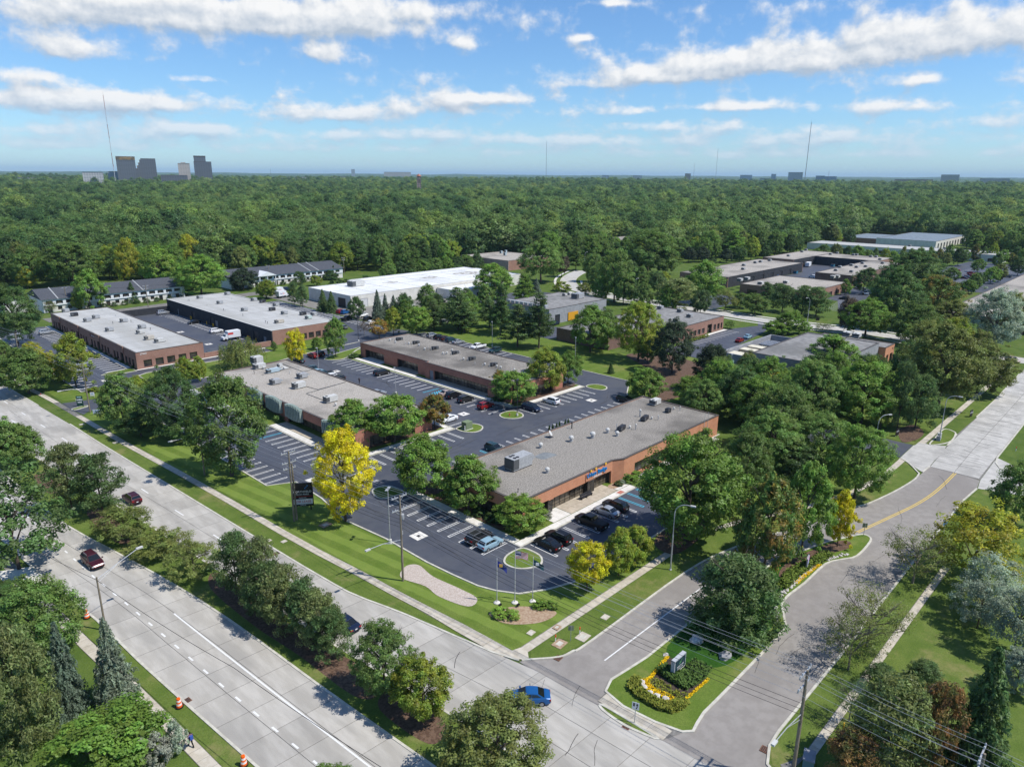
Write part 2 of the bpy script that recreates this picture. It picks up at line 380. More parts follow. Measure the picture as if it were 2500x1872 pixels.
def kerb(pts, closed=False, wd=.28, h=.14, z0=0.0): return strip('kerb', pts, wd, KERB, z0, h, closed)
def raised(name, pts, m, h=.12, kb=True):
    b = MB().prism(pts, 0.0, h, bottom=False); o = b.build(name, m, kind='structure')
    bm = bmesh.new(); bm.from_mesh(o.data); bmesh.ops.triangulate(bm, faces=[f for f in bm.faces if len(f.verts) > 4]); bm.to_mesh(o.data); bm.free()
    if kb: kerb(pts, True, .3, h + .025)
    return o
def interp(tab, y):
    t = sorted((b, a) for a, b in tab); return float(np.interp(y, [q[0] for q in t], [q[1] for q in t]))
def slabs(parent, L, Rr, s0, s1, step, lanes, m, z, gap=.05, ax='y', name='slab', skew=0.0, splits=None):
    """concrete panels between two edge lines; each panel is its own child piece. ax: direction of travel"""
    s = s0; i = 0
    while s < s1 - .01:
        e = min(s + step, s1); i += 1
        for k in range(lanes):
            t0 = k / lanes if splits is None else splits[k]; t1 = (k + 1) / lanes if splits is None else splits[k + 1]
            q = []
            for (ss, tt, gs, gt) in ((s, t0, 1, 1), (e, t0, -1, 1), (e, t1, -1, -1), (s, t1, 1, -1)):
                l = L(ss); r = Rr(ss); w_ = r - l
                a = l + w_ * tt + gt * gap / 2; b_ = ss + gs * gap / 2 + skew * (tt - .5)
                q.append((a, b_) if ax == 'y' else (b_, a))
            MB().prism(q, z - .015, z).build(name, m, parent)
        s = e
def tab(t, flip=False): return (lambda y: interp(t, y))

# ------------------------------------------------------------------ ground
g = MB(); g.poly([(-3000, -3000, -.6), (44000, -3000, -.6), (44000, 44000, -.6), (-3000, 44000, -.6)]); g.build('far_ground', FLOOR, kind='structure')
def rise(r_): return float(np.interp(r_, [0, 900, 3600], [0, 0, 25]))
g = MB(); RR_ = [880, 1200, 1600, 2000, 2500, 3000, 3600, 4300]; A0_ = math.atan2(AF[1], AF[0])
for r_ in RR_:
    for k in range(41): a = A0_ + (k / 40 - .5) * 1.6; g.v.append((r_ * math.cos(a), r_ * math.sin(a), rise(r_) - .3))
g.f = [(i * 41 + k, (i + 1) * 41 + k, (i + 1) * 41 + k + 1, i * 41 + k + 1) for i in range(len(RR_) - 1) for k in range(40)]; g.build('hills', FLOOR, kind='structure')
g = MB(); g.poly([(-60, -60, 0), (900, -60, 0), (900, 520, 0), (-60, 520, 0)]); g.build('ground', WILD, kind='structure')
def L2(a): return [tuple(p) for p in a]
# boulevard carriageways, edge tables (x at y)
SWL = [(26.8, 5), (24.6, 40), (23.0, 58), (21.9, 69.5), (20.8, 82), (20.3, 91), (19.3, 101), (18.0, 111), (16.4, 130), (14.0, 165), (10.5, 220), (4.0, 330)]
SWR = [(37.4, 5), (35.5, 40), (34.6, 49.6), (33.5, 62), (32.4, 77), (31.6, 85), (30.2, 95.6), (27.2, 112.7), (25.4, 122), (24.6, 130), (22.6, 165), (19.5, 220), (13.5, 330)]
NEL = [(43.6, 5), (41.2, 45), (40.0, 56), (38.6, 67), (36.6, 90), (34.9, 110.6), (33.2, 128), (31.0, 145), (29.8, 158), (28.2, 180), (27.2, 200), (25.0, 240), (19.0, 330)]
NER = [(56.5, 5), (54.0, 25), (52.6, 42), (52.4, 48.8), (51.5, 50.8), (50.3, 57.0), (48.4, 67), (46.9, 72.6), (46.2, 76.2), (45.5, 85.7), (44.9, 96), (44.2, 108), (43.0, 129), (42.0, 146), (41.1, 162), (40.4, 178), (39.0, 200), (37.6, 222), (35.2, 260), (29.0, 330)]
def edge_pts(t, y0, y1, n=40): return [(interp(t, y), y) for y in np.linspace(y0, y1, n)]
def roadbed(name, A, B, y0, y1):
    return sheet(name, edge_pts(A, y0, y1) + edge_pts(B, y0, y1)[::-1], JOINT)
bl1 = roadbed('boulevard_carriageway', SWL, SWR, 5, 330)
bl2 = roadbed('boulevard_carriageway', NEL, NER, 5, 330)
slabs(bl1, tab(SWL), tab(SWR), 28, 172, 4.45, 3, CONC, .075, skew=-.5)
slabs(bl1, tab(SWL), tab(SWR), 172, 330, 26, 3, CONC, .075, skew=-.5)
slabs(bl2, tab(NEL), tab(NER), 22, 46, 4.6, 3, CONC, .079, skew=-.4)
slabs(bl2, tab(NEL), tab(NER), 46, 200, 4.45, 2, CONC, .079, skew=-.4)
slabs(bl2, tab(NEL), tab(NER), 200, 330, 26, 3, CONC, .079, skew=-.5)
kerb(edge_pts(SWL, 5, 250)); kerb(edge_pts(SWR, 5, 250)); kerb(edge_pts(NEL, 5, 250))
kerb(edge_pts([p for p in NER], 48.9, 179)); kerb(edge_pts(NER, 199.5, 250))
# median lawn, slightly raised, with mulch patches under the trees
raised('median', edge_pts(SWR, 6, 250) + edge_pts(NEL, 6, 250)[::-1], GRASS3, .1, False)
for i, pts in enumerate([[(33.5, 90), (36, 93), (36.5, 80), (38, 66), (38.8, 60), (37, 56), (35.2, 58), (34.6, 68), (33.6, 78)], [(36.0, 54), (38.4, 55.5), (39.8, 51), (39.4, 47), (36.6, 46.5)], [(28.6, 126), (30.6, 128), (31.4, 120), (30.6, 112), (28.8, 113)], [(26.4, 150), (29, 151), (29.2, 142), (26.6, 140)]]):
    sheet('mulch_bed', catmull(pts, 5, True), MULCH, .106 + .001 * i)
# lane markings on the boulevard
def dash(parent, tabx, y, ln, wd, m=WHITE, z=.083):
    b = MB(); x0, x1 = tabx(y), tabx(y + ln)
    b.poly([(x0 - wd / 2, y, z), (x0 + wd / 2, y, z), (x1 + wd / 2, y + ln, z), (x1 - wd / 2, y + ln, z)]); return b.build('lane_dash', m, parent)
dl = tab([(29.9, 20), (27.8, 48), (26.8, 59), (25.9, 69.3), (24.9, 83.2), (24.1, 93.7), (23.2, 104), (19.5, 165), (15.5, 230)])
for k in range(42): dash(bl1, dl, 31.0 + 3.48 * k, 1.05, .22)
sl = edge_pts([(33.2, 20), (30.8, 48.3), (29.6, 62), (29.2, 67), (28.2, 79.5), (27.6, 87.4)], 22, 87.4, 30)
o = strip('lane_line', sl, .2, WHITE, .077, .084, parent=bl1)
dn = tab([(42.5, 80), (40.6, 102), (39.9, 114.5), (39.0, 127.6), (38.4, 140), (36.6, 167.5), (35.8, 179.8), (34.9, 193.7), (32, 240)])
for k in range(11): dash(bl2, dn, 88.5 + 13.1 * k, 3.0, .2, z=.087)
dn2 = tab([(33.3, 170), (31.9, 188.3), (28, 240)])
for k in range(4): dash(bl2, dn2, 162 + 13.1 * k, 3.2, .2, z=.087)
# office-side verge, pavement and lawn
WO = [(53.1, 50.6), (52.6, 58.5), (52.0, 64), (51.4, 70.3), (50.8, 78.6), (49.9, 87.6), (49.2, 97.6), (48.4, 114.4), (47.2, 133.8), (45.5, 156.4), (44.2, 182.6), (43.4, 199), (42.5, 211), (41.4, 222), (38.8, 260), (32, 330)]
WI = [(a - (1.75 if b < 62 else 1.3), b) for a, b in WO]
sheet('verge', edge_pts(NER, 57.5, 178.8)[::1] + edge_pts(WI, 57.5, 179)[::-1], GRASS3)
pav = sheet('pavement', edge_pts(WO, 50.7, 250) + edge_pts(WI, 50.7, 250)[::-1], JOINT)
slabs(pav, tab(WI), tab(WO), 50.7, 184, 1.6, 1, WALK, .098, .035, name='paving_flag')
slabs(pav, tab(WI), tab(WO), 199, 250, 6.4, 1, WALK, .098, .035, name='paving_flag')
lawn = sheet('lawn', edge_pts(WO, 50.8, 183) + [(49.9, 187), (55.5, 187.2), (55.6, 116), (60.2, 113.8), (59.8, 104), (58.1, 94), (59.1, 84), (59.1, 74), (59.5, 68.7), (60, 64), (60.9, 61.3), (62.6, 58.5), (65.9, 56.5), (70, 55.0), (80, 54.4), (100, 54.4), (103.4, 57), (103.6, 66.6), (140, 66), (147, 52), (147, 44), (140, 39), (120, 43), (95, 50.45), (53.4, 50.45)], GRASS)
# sealed car park
MAIN = [(60.0, 64), (59.5, 68.7), (59.1, 74), (59.1, 84), (58.1, 94), (59.8, 104), (60.2, 113.8), (55.6, 116), (55.6, 187.2), (49.9, 187.6), (46.5, 186.2), (44.6, 184.2), (43.8, 190), (43.6, 197.6), (51.7, 195.3), (60, 195.6), (95, 196), (106.6, 199.5), (114.5, 201.3), (135, 203.3), (150, 203.5), (161, 200), (161, 122), (161.2, 109.5), (150.9, 103.1), (146, 99), (143, 94), (138, 88), (138, 75), (103.4, 75), (103.4, 66.6), (103.4, 57), (100, 54.6), (80, 54.6), (70, 55.2), (65.9, 56.7), (62.6, 58.7), (60.9, 61.5)]
park = sheet('car_park', MAIN, SEAL)
raised('drive_island', catmull([(44.2, 189.3), (46.6, 190.0), (47.6, 190.7), (46.5, 191.3), (44.0, 190.6)], 4, True), GRASS2)
west = sheet('car_park', [(50, 204.8), (50, 307), (66.4, 307), (66.4, 216.6), (108, 217.6), (108, 212.4), (69, 212.6), (66.3, 211), (66.2, 204.4)], SEAL)
kerb([(50, 307), (50, 204.8), (66.2, 204.4), (66.3, 211), (69, 212.6), (108, 212.4)])
court = sheet('service_yard', [(88.3, 218.6), (111.6, 218.6), (111.6, 304.8), (88.3, 304.8)], SEAL)
east = sheet('car_park', [(134.2, 217.5), (139, 217.8), (144.5, 219.5), (150.8, 237), (151, 300), (157.4, 300), (157.4, 214), (160, 203), (135, 203.3), (123, 204)], SEAL)
sheet('lawn', [(66.6, 196.6), (66.6, 211), (69.2, 212.2), (107.6, 212.2), (113, 203), (106, 200.4), (95, 196.6)], GRASS2); kerb([(51.7, 195.4), (66.5, 195.9), (95, 196.3), (106.6, 199.8), (114.5, 201.6), (135, 203.6)])
sheet('lawn', [(44.5, 199.5), (52, 196), (66, 196.4), (66, 204.2), (49.7, 204.4), (49.7, 300), (43.5, 300), (43.9, 205)], GRASS2)
sheet('lawn', [(108.5, 212.4), (113.4, 203.2), (122.6, 204.4), (133.8, 217.3), (108.5, 217.4)], GRASS2)
# building islands standing on the car park
raised('building_island', [(71.8, 114.5), (100.5, 114.5), (100.5, 126), (100.2, 186.8), (76.6, 188.0), (71.8, 186.6)], GRASS2)
raised('building_island', [(120.4, 116.6), (124.0, 115.0), (148.0, 114.9), (148.0, 118.0), (143.8, 119.5), (143.8, 188.5), (128.5, 194.2), (119.5, 187.6)], GRASS2)
raised('planted_island', catmull([(114.6, 191.8), (115.0, 188.2), (119.3, 187.3), (127.6, 193.9), (131.6, 196.6), (124, 195.4)], 3, True), GRASS2)
raised('building_island', [(71.9, 67.2), (103.2, 67.2), (103.2, 70.6), (139.8, 70.2), (139.8, 95.3), (86, 95.3), (74.3, 95.5), (71.9, 95.5)], GRASS2)
raised('grass_island', catmull([(71.75, 66.8), (68.8, 66.9), (66.9, 65.6), (67.0, 63.4), (68.5, 62.0), (70.4, 61.6), (72.0, 63.0), (72.3, 65.2)], 5, True), GRASS2)
raised('grass_island', catmull([(71.6, 95.8), (71.3, 99.6), (69.6, 100.8), (68.0, 100.4), (67.0, 98.4), (67.2, 96.4), (69.2, 95.8)], 5, True), GRASS2)
raised('grass_island', catmull([(100.6, 114.2), (100.6, 111.6), (102.0, 109.8), (104.2, 109.8), (106.0, 111.4), (106.0, 113.6), (104.6, 114.7), (102.4, 114.8)], 5, True), GRASS2)
raised('grass_island', catmull([(118.9, 114.3), (116.6, 114.9), (114.4, 114.1), (113.7, 112.0), (114.9, 110.0), (117.2, 109.4), (118.9, 110.8), (119.3, 112.8)], 5, True), GRASS2)
raised('grass_island', catmull([(148.3, 114.5), (150.4, 115.0), (152.2, 113.6), (152.4, 111.2), (150.8, 109.5), (148.8, 109.6), (148.0, 111.6)], 5, True), GRASS2)
raised('grass_island', [(59.0, 218.6), (61.2, 216.8), (67.8, 216.6), (67.8, 221), (61.4, 220.4)], GRASS3)
kerb([(103.5, 66.6), (103.6, 57), (100, 54.45), (80, 54.45), (70, 55.05), (65.9, 56.55), (62.5, 58.55), (60.8, 61.35), (59.9, 64), (59.35, 68.7), (58.95, 74), (58.95, 84), (57.95, 94), (59.7, 104), (60.15, 113.7), (55.5, 115.95), (55.5, 187), (50, 187.3)])
kerb([(138.2, 88), (143.1, 93.9), (146.1, 98.9), (151, 103), (161.3, 109.4), (161.15, 122), (161.15, 200)])
sheet('lawn', [(161.3, 109.6), (161.3, 200), (166, 204), (200, 204), (200, 165), (187, 160), (187, 128), (199, 112), (190, 98), (165, 92), (150, 90), (144, 94), (151.2, 102.8)], GRASS2)
# pavements round the office buildings
def flags(name, x0, x1, y0, y1, m, step, z=.17, along='y', n=1):
    p = sheet(name, [(x0, y0), (x1, y0), (x1, y1), (x0, y1)], JOINT, z - .02)
    if along == 'y': slabs(p, lambda s: x0, lambda s: x1, y0, y1, step, n, m, z, .035, 'y', 'paving_flag')
    else: slabs(p, lambda s: y0, lambda s: y1, x0, x1, step, n, m, z, .035, 'x', 'paving_flag')
    return p
flags('footpath', 72.0, 73.4, 68.7, 95.4, PALE, 2.6)
flags('footpath', 72.0, 103.0, 67.3, 68.6, PALE, 2.6, along='x')
flags('footpath', 72.0, 73.6, 114.7, 146, PALE, 2.6)
flags('footpath', 73.7, 100.3, 114.7, 116.2, PALE, 2.6, along='x')
flags('footpath', 98.9, 100.3, 116.3, 128, PALE, 2.6)
flags('footpath', 120.6, 122.2, 116.8, 187.2, PALE, 2.6)
flags('footpath', 124.2, 147.8, 115.1, 116.5, PALE, 2.6, along='x')
flags('footpath', 66.5, 67.9, 221.5, 306, PALE, 3.2)
flags('footpath', 68.0, 108, 216.7, 217.7, PALE, 3.2, along='x')
pl = flags('entrance_plaza', 86.2, 99.4, 68.7, 72.3, TANC, 2.2, along='x', n=2)
flags('entrance_plaza', 81.6, 86.1, 68.7, 72.2, PALE, 1.75, along='x')
flags('entrance_plaza', 99.5, 103.0, 68.7, 69.6, PALE, 1.75, along='x')
flags('entrance_plaza', 73.7, 75.9, 122, 145.5, TANC, 2.6)
for y0, y1 in ((173.5, 183.5), (156.5, 167), (127.5, 150)):
    flags('entrance_plaza', 122.3, 125.9 if y0 > 150 else 126.0, y0, y1, TANC if y0 < 160 else PALE, 2.6)
flags('footpath', 105, 137, 68.6, 70.0, PALE, 2.6, along='x')
sheet('ramp_pad', [(98.4, 67.35), (99.8, 67.35), (99.8, 68.3), (98.4, 68.3)], mat('red_tactile', (.42, .16, .12)), .176)
sheet('ramp_pad', [(104.6, 68.65), (106.0, 68.65), (106.0, 69.4), (104.6, 69.4)], mat('red_tactile', (.42, .16, .12)), .177)
# painted bays: pieces of the car park
_bar = {}
def bar_mesh(L, W, m):
    k = (round(L, 2), round(W, 2), m.name)
    if k not in _bar:
        me = bpy.data.meshes.new('bay_line'); me.from_pydata([(-L / 2, -W / 2, 0), (L / 2, -W / 2, 0), (L / 2, W / 2, 0), (-L / 2, W / 2, 0)], [], [(0, 1, 2, 3)]); me.materials.append(m); _bar[k] = me
    return _bar[k]
def hair_mesh(L, W, m, t=.13):
    k = ('h', round(L, 2), round(W, 2), m.name)
    if k not in _bar:
        b = MB()
        for (x0, x1, y0, y1) in ((-L / 2, L / 2, -W / 2, -W / 2 + t), (-L / 2, L / 2, W / 2 - t, W / 2), (-L / 2, -L / 2 + t, -W / 2 + t, W / 2 - t)):
            b.poly([(x0, y0, 0), (x1, y0, 0), (x1, y1, 0), (x0, y1, 0)])
        me = bpy.data.meshes.new('bay_line'); me.from_pydata(b.v, [], b.f); me.materials.append(m); _bar[k] = me
    return _bar[k]
def bay(parent, x, y, L, rz, m=WHITE, double=True, z=None):
    o = bpy.data.objects.new('bay_line', hair_mesh(L, .55, m) if double else bar_mesh(L, .36, m)); C.objects.link(o)
    o.location = (x, y, z or .125); o.rotation_euler = (0, 0, rz); o.parent = parent
BZ = ZL[0] + .006
P2_ = math.pi / 2
for k in range(16): bay(park, 68.9, 69.8 + 2.6 * k, 5.2, 0, z=BZ) if not 95 < 69.8 + 2.6 * k < 102 else None
for k in range(9): bay(park, 73.9 + 2.6 * k, 64.0, 5.3, P2_, z=BZ)
for k in range(3): bay(park, 97.3 + 2.6 * k, 64.2, 5.2, P2_, BLUEP, z=BZ)
for k in range(26): bay(park, 57.85, 116.9 + 2.58 * k, 4.6, math.pi, z=BZ)
for k in range(24): bay(park, 68.95, 116.4 + 2.6 * k, 5.1, 0, z=BZ) if k != 9 else bay(park, 68.95, 116.4 + 2.6 * k, 5.1, 0, BLUEP, z=BZ)
for k in range(11): bay(park, 74.4 + 2.6 * k - .1, 111.3, 5.3, P2_, z=BZ) if k != 10 else None
for k in range(22): bay(park, 87.6 + 2.6 * k, 98.2, 5.3, -P2_, z=BZ) if k not in (3, 4) else bay(park, 87.6 + 2.6 * k, 98.2, 5.3, -P2_, BLUEP, z=BZ)
for k in range(10): bay(park, 121.4 + 2.6 * k, 111.5, 5.3, P2_, z=BZ)
for k in range(5): bay(park, 116.0, 116.7 + 2.58 * k, 5.4, 0, z=BZ)
for k in range(21):
    y = 133.9 + 2.58 * k
    if abs(y - 137) < 2.9 or abs(y - 140.6) < 2.2: bay(park, 116.0, y, 5.4, 0, BLUEP, z=BZ)
    else: bay(park, 116.0, y, 5.4, 0, GREYP, False, z=BZ)
for k in range(6): bay(park, 115.2 + .0, 137.0 + .55 * k, 4.2, .55, BLUEP, False, z=BZ + .002) if False else None
for k in range(7):
    o = bpy.data.objects.new('bay_line', bar_mesh(2.6, .2, BLUEP)); C.objects.link(o); o.location = (114.2 + .75 * k, 138.8, BZ + .004); o.rotation_euler = (0, 0, 1.0); o.parent = park
for k in range(23): bay(park, 102.8, 127 + 2.6 * k, 5.2, math.pi, GREYP if k > 6 else WHITE, k <= 6, z=BZ)
for k in range(4): bay(park, 102.8, 116.8 + 2.6 * k, 5.2, math.pi, z=BZ)
for k in range(17): bay(park, 158.3, 154.9 + 2.58 * k, 5.0, 0, GREYP, False, z=BZ)
for k in range(15): bay(park, 146.5, 122 + 2.58 * k, 5.0, 0, GREYP, False, z=BZ)
for k in range(3): bay(park, 145.2 + .2 * k, 118.5 + 2.6 * k, 4.5, 0, z=BZ)
for k in range(32): bay(west, 63.6, 221.5 + 2.62 * k, 5.2, 0, WHITE, False, z=BZ)
for k in range(32): bay(west, 52.6, 208.3 + 2.66 * k, 4.8, 0, WHITE, False, z=BZ)
for k in range(24): bay(court, 108.6, 236 + 2.6 * k, 5.4, 0, WHITE, False, z=BZ)
for k in range(32): bay(east, 154.6, 218 + 2.58 * k, 5.2, 0, WHITE, False, z=BZ)
# catch basins: pale concrete collars with an iron grate
def basin(x, y, s=1.1, rz=0):
    t = thing('catch_basin', '', 'drain', (x, y, BZ + .004), rz)
    MB().box(-s, s, -s, s, 0, .006).build('collar', PALE, t, True); MB().box(-.25, .25, -.3, .3, .006, .014).build('grate', DARKM, t, True); return t
for (x, y, l) in [(109.0, 121.0, 'pale square drain in the aisle below the tree island with grey box'), (63.2, 81.2, 'pale square drain in front car park near the flagpoles'), (62.8, 112.2, 'pale square drain beside the yellow tree in front car park'),
                  (139.6, 106.0, 'pale square drain in the lane behind front building'), (108.6, 176.0, 'pale square drain beyond the gravel roof with white units'), (58.3, 212.2, 'pale square drain in front of the brown brick building'),
                  (98.5, 262, 'pale square drain in middle of the dark service yard'), (97.4, 236, 'pale square drain in service yard near the box truck'), (160.2 - 2, 170.5, 'pale square drain beside the white pickup truck'), (114.8, 208.2, 'pale square drain near the red and black parked cars')]:
    t = basin(x, y); t['label'] = l

# entrance roads
G1 = [(52.2, 48.8), (53.4, 48.1), (56.2, 45.9), (58.2, 45.5), (61.2, 45.2), (83.8, 45.2), (95, 43.6), (108, 39.8), (121.8, 35.8), (126.0, 34.2), (134.5, 32.5), (142.7, 31.5), (148.6, 31.3), (153.0, 31.1), (152.8, 26.7), (152.2, 22.4), (147.4, 21.9), (139.8, 22.5), (104, 22.4), (81, 22.1), (68.8, 22.1), (63.1, 22.1), (60.5, 21.9), (58.1, 21.0), (56.4, 18), (55.6, 10), (53.6, 10), (53.0, 26), (52.8, 34), (52.4, 42)]
drv = sheet('entrance_road', G1, ASPH)
kerb(catmull([(52.6, 48.7), (53.4, 48.1), (56.2, 45.9), (58.2, 45.45), (61.2, 45.1), (83.8, 45.15), (95, 43.6), (108, 39.8), (121.8, 35.8), (126.0, 34.2), (134.5, 32.5), (142.7, 31.5), (147.0, 31.6), (148.2, 32.2), (151.5, 34.5), (153.6, 36.7)], 4))
kerb([(147.4, 21.9), (139.8, 22.4), (104, 22.3), (81, 22.0), (68.8, 22.0), (63.1, 22.0), (60.5, 21.8), (58.1, 20.9), (56.6, 18), (55.8, 10)])
ISL = catmull([(55.3, 38.4), (63.5, 38.4), (74.3, 38.35), (84, 38.2), (94, 37.2), (105.7, 34.4), (111, 32.2), (113.6, 30.9), (113.7, 29.8), (112.1, 29.1), (106.0, 29.0), (103.4, 30.2), (100.3, 31.5), (93, 31.6), (86.5, 31.9), (83.1, 30.3), (80, 29.1), (70, 28.9), (60, 28.9), (56.0, 29.1)], 3, True)
raised('entrance_island', ISL, GRASS2)
sheet('ground_cover', catmull([(67, 37.8), (90, 37.2), (103, 34.5), (100, 32.2), (86.5, 32.5), (80, 30.4), (70, 30.6), (66.5, 33)], 4, True), COVER, .126)
isw = sheet('pavement', [(53.45, 38.1), (55.2, 38.3), (55.7, 29.1), (53.8, 29.9)], JOINT, .08)
slabs(isw, lambda s: 53.5, lambda s: 55.35, 29.9, 38.1, 2.05, 1, WALK, .1, .035, name='paving_flag')
raised('verge_island', catmull([(53.3, 37.4), (52.75, 36.8), (52.6, 33.7), (53.4, 30.3), (53.45, 33.9)], 4, True), GRASS3)
sl = strip('lane_line', [(59.5, 41.7), (68.9, 41.6), (82, 41.45), (96, 40.2)], .16, WHITE, ZL[0], ZL[0] + .004, parent=drv)
yl = catmull([(113.9, 31.7), (124.3, 29.5), (133.0, 27.8), (141.6, 26.95), (152.8, 26.7)], 6)
strip('lane_line', offset(yl, .17), .14, YELP, ZL[0], ZL[0] + .004, parent=drv); strip('lane_line', offset(yl, -.17), .14, YELP, ZL[0], ZL[0] + .005, parent=drv)
# second pavement on the office side of the entrance road
p2 = sheet('pavement', [(53.2, 50.5), (95, 50.5), (95, 49.2), (54.6, 49.2)], JOINT)
slabs(p2, lambda s: 49.2, lambda s: 50.4, 54.2, 95, 1.6, 1, WALK, ZL[0] + .025, .035, 'x', 'paving_flag')
sheet('corner_walk', [(51.6, 50.9), (53.2, 50.7), (54.2, 50.4), (54.2, 49.2), (53.4, 48.3), (52.6, 48.9)], WALK, .116)
ptab = [(95, 49.8), (104, 47.0), (116, 41.8), (128, 38.0), (140.6, 36.2)]
px_ = lambda s: float(np.interp(s, [a for a, _ in ptab], [b for _, b in ptab]))
p3 = sheet('pavement', [(s, px_(s) - .6) for s in np.linspace(95, 153.5, 20)] + [(s, px_(s) + .6) for s in np.linspace(153.5, 95, 20)], JOINT)
slabs(p3, lambda s: px_(s) - .6, lambda s: px_(s) + .6, 95, 153.5, 1.6, 1, WALK, ZL[0] + .025, .035, 'x', 'paving_flag')
sheet('verge', [(53.6, 48.2), (56.2, 46.1), (61.2, 45.4), (83.8, 45.4), (95, 43.8), (108, 40.0), (121.8, 36), (126, 34.4), (134.5, 32.7), (142.7, 31.7), (147, 31.8), (151.3, 34.7), (153.4, 36.3), (140.6, 35.55), (128, 37.4), (116, 41.2), (104, 46.4), (95, 49.15), (54.6, 49.15)], GRASS3)
# concrete street on the right
STX = sheet('concrete_street', [(152.4, 22.6), (152.8, 31.2), (168.4, 31.8), (178.1, 32.2), (195, 31.9), (255, 32.6), (330, 36), (330, 24.5), (255, 23.2), (198.7, 22.9), (168.1, 22.7), (152.4, 22.4)], JOINT)
sheet('driveway_apron', [(147.6, 21.8), (152.3, 22.35), (168.1, 22.65), (166, 20), (160, 15), (158, 0), (149, 0), (150, 15)], CONCX)
slabs(STX, lambda s: float(np.interp(s, [152, 200, 255, 330], [22.7, 22.95, 23.3, 24.6])), lambda s: float(np.interp(s, [152, 170, 200, 255, 330], [31.1, 31.8, 31.9, 32.5, 35.9])), 152.9, 262, 4.3, 2, CONCX, ZL[0] + .02, .09, 'x')
kerb([(148.6, 31.4), (153, 31.2)]); kerb([(168.4, 31.9), (172, 31.85), (178.1, 32.3)]); kerb([(195, 32.0), (213.7, 31.9), (250, 32.6)]); kerb([(330, 24.4), (255, 23.1), (198.7, 22.8), (168.1, 22.6), (164.6, 22.2), (161.4, 20.8), (160, 16)])
apr = sheet('driveway_apron', [(148.8, 31.5), (151.4, 34.4), (153.7, 36.9), (163.6, 37.1), (166, 34.9), (168.3, 31.9), (153, 31.25)], CONCX)
slabs(apr, lambda s: 31.4, lambda s: 36.9, 152.6, 166.4, 4.6, 2, CONCX, ZL[0] + .02, .05, 'x')
dr2 = sheet('side_drive', [(153.9, 37.0), (163.6, 37.2), (163.4, 48), (158, 60), (150, 64), (147, 58), (153, 48)], SEAL)
p4 = sheet('pavement', [(165.5, 36.8), (262, 36.9), (262, 35.7), (165.9, 35.5)], JOINT)
slabs(p4, lambda s: 35.6, lambda s: 36.85, 166, 262, 1.8, 1, WALK, ZL[0] + .025, .035, 'x', 'paving_flag')
raised('grass_island', catmull([(166.3, 34.6), (172, 35.0), (179.6, 35.2), (179.6, 33.4), (177.6, 32.4), (171, 32.1)], 4, True), GRASS3)
sheet('verge', [(196, 32.3), (213.7, 32.2), (254, 33), (258, 35.5), (190, 35.5), (192, 33)], GRASS3); sheet('lawn', [(164.4, 37.4), (262, 37.2), (262, 60), (190, 60), (164.4, 48)], GRASS3)
pe = sheet('footpath', [(59, 20.0), (61.4, 18.9), (112, 18.9), (112, 17.9), (67.4, 18.0), (58, 19)], JOINT)
slabs(pe, lambda s: 17.95, lambda s: 18.85, 62, 112, 1.6, 1, WALK, ZL[0] + .02, .035, 'x', 'paving_flag')
sheet('lawn', [(58.5, 20.6), (60.5, 21.7), (104, 22.1), (147, 21.7), (148.5, 20.8), (160, 15.6), (230, 10), (230, -20), (58, -20), (56.8, 10)], GRASS3, .012)
# south-west pavement
SP = [(22.6, 30), (20.8, 50), (20.1, 58.6), (19.5, 67), (18.7, 77), (17.6, 88), (16.3, 105), (14, 140)]
p5 = sheet('pavement', edge_pts([(a + .7, b) for a, b in SP], 30, 140) + edge_pts([(a - .7, b) for a, b in SP], 30, 140)[::-1], JOINT)
slabs(p5, tab([(a - .68, b) for a, b in SP]), tab([(a + .68, b) for a, b in SP]), 40, 96, 1.6, 1, WALK, ZL[0] + .025, .04, name='paving_flag')
sheet('verge', edge_pts([(a - .15, b) for a, b in SWL], 20, 112) + edge_pts([(a + .72, b) for a, b in SP], 30, 112)[::-1], GRASS3)
sheet('driveway_apron', [(17.6, 114), (13.6, 116), (14.3, 108), (18.3, 106)], PALE)
# tar-sealed cracks in the concrete and asphalt
def cracks(parent, x0, x1, y0, y1, n, L, z, ang, seed, wd=.07):
    rg = np.random.default_rng(seed)
    for k in range(n):
        x, y, a = x0 + (x1 - x0) * rg.random(), y0 + (y1 - y0) * rg.random(), ang + rg.normal() * .12; P_ = []
        for j in range(7): P_.append((x, y)); a += rg.normal() * .12; s_ = L / 6 * (.7 + .6 * rg.random()); x += s_ * math.cos(a); y += s_ * math.sin(a)
        strip('sealed_crack', P_, wd * (.6 + .8 * rg.random()), TAR, z - .004, z + .0015 + .0002 * k, parent=parent)
TAR = mat('crack_tar', (.045, .043, .042), (.09, .085, .08), 3)
cracks(STX, 156, 250, 23.2, 28, 40, 4.0, ZL[0] + .024, P2_, 1, .06); cracks(bl2, 43, 51, 28, 54, 6, 3.5, .081, .5, 2, .06)
cracks(drv, 60, 148, 23, 28.5, 12, 6, ZL[0] + .006, .05, 4, .03); cracks(park, 74, 150, 101.5, 108, 16, 8, ZL[0] + .004, .1, 6, .06); cracks(park, 105.5, 113, 115, 190, 12, 8, ZL[0] + .004, P2_, 7, .06); cracks(park, 60.5, 66, 66, 180, 12, 8, ZL[0] + .004, P2_, 8, .05)
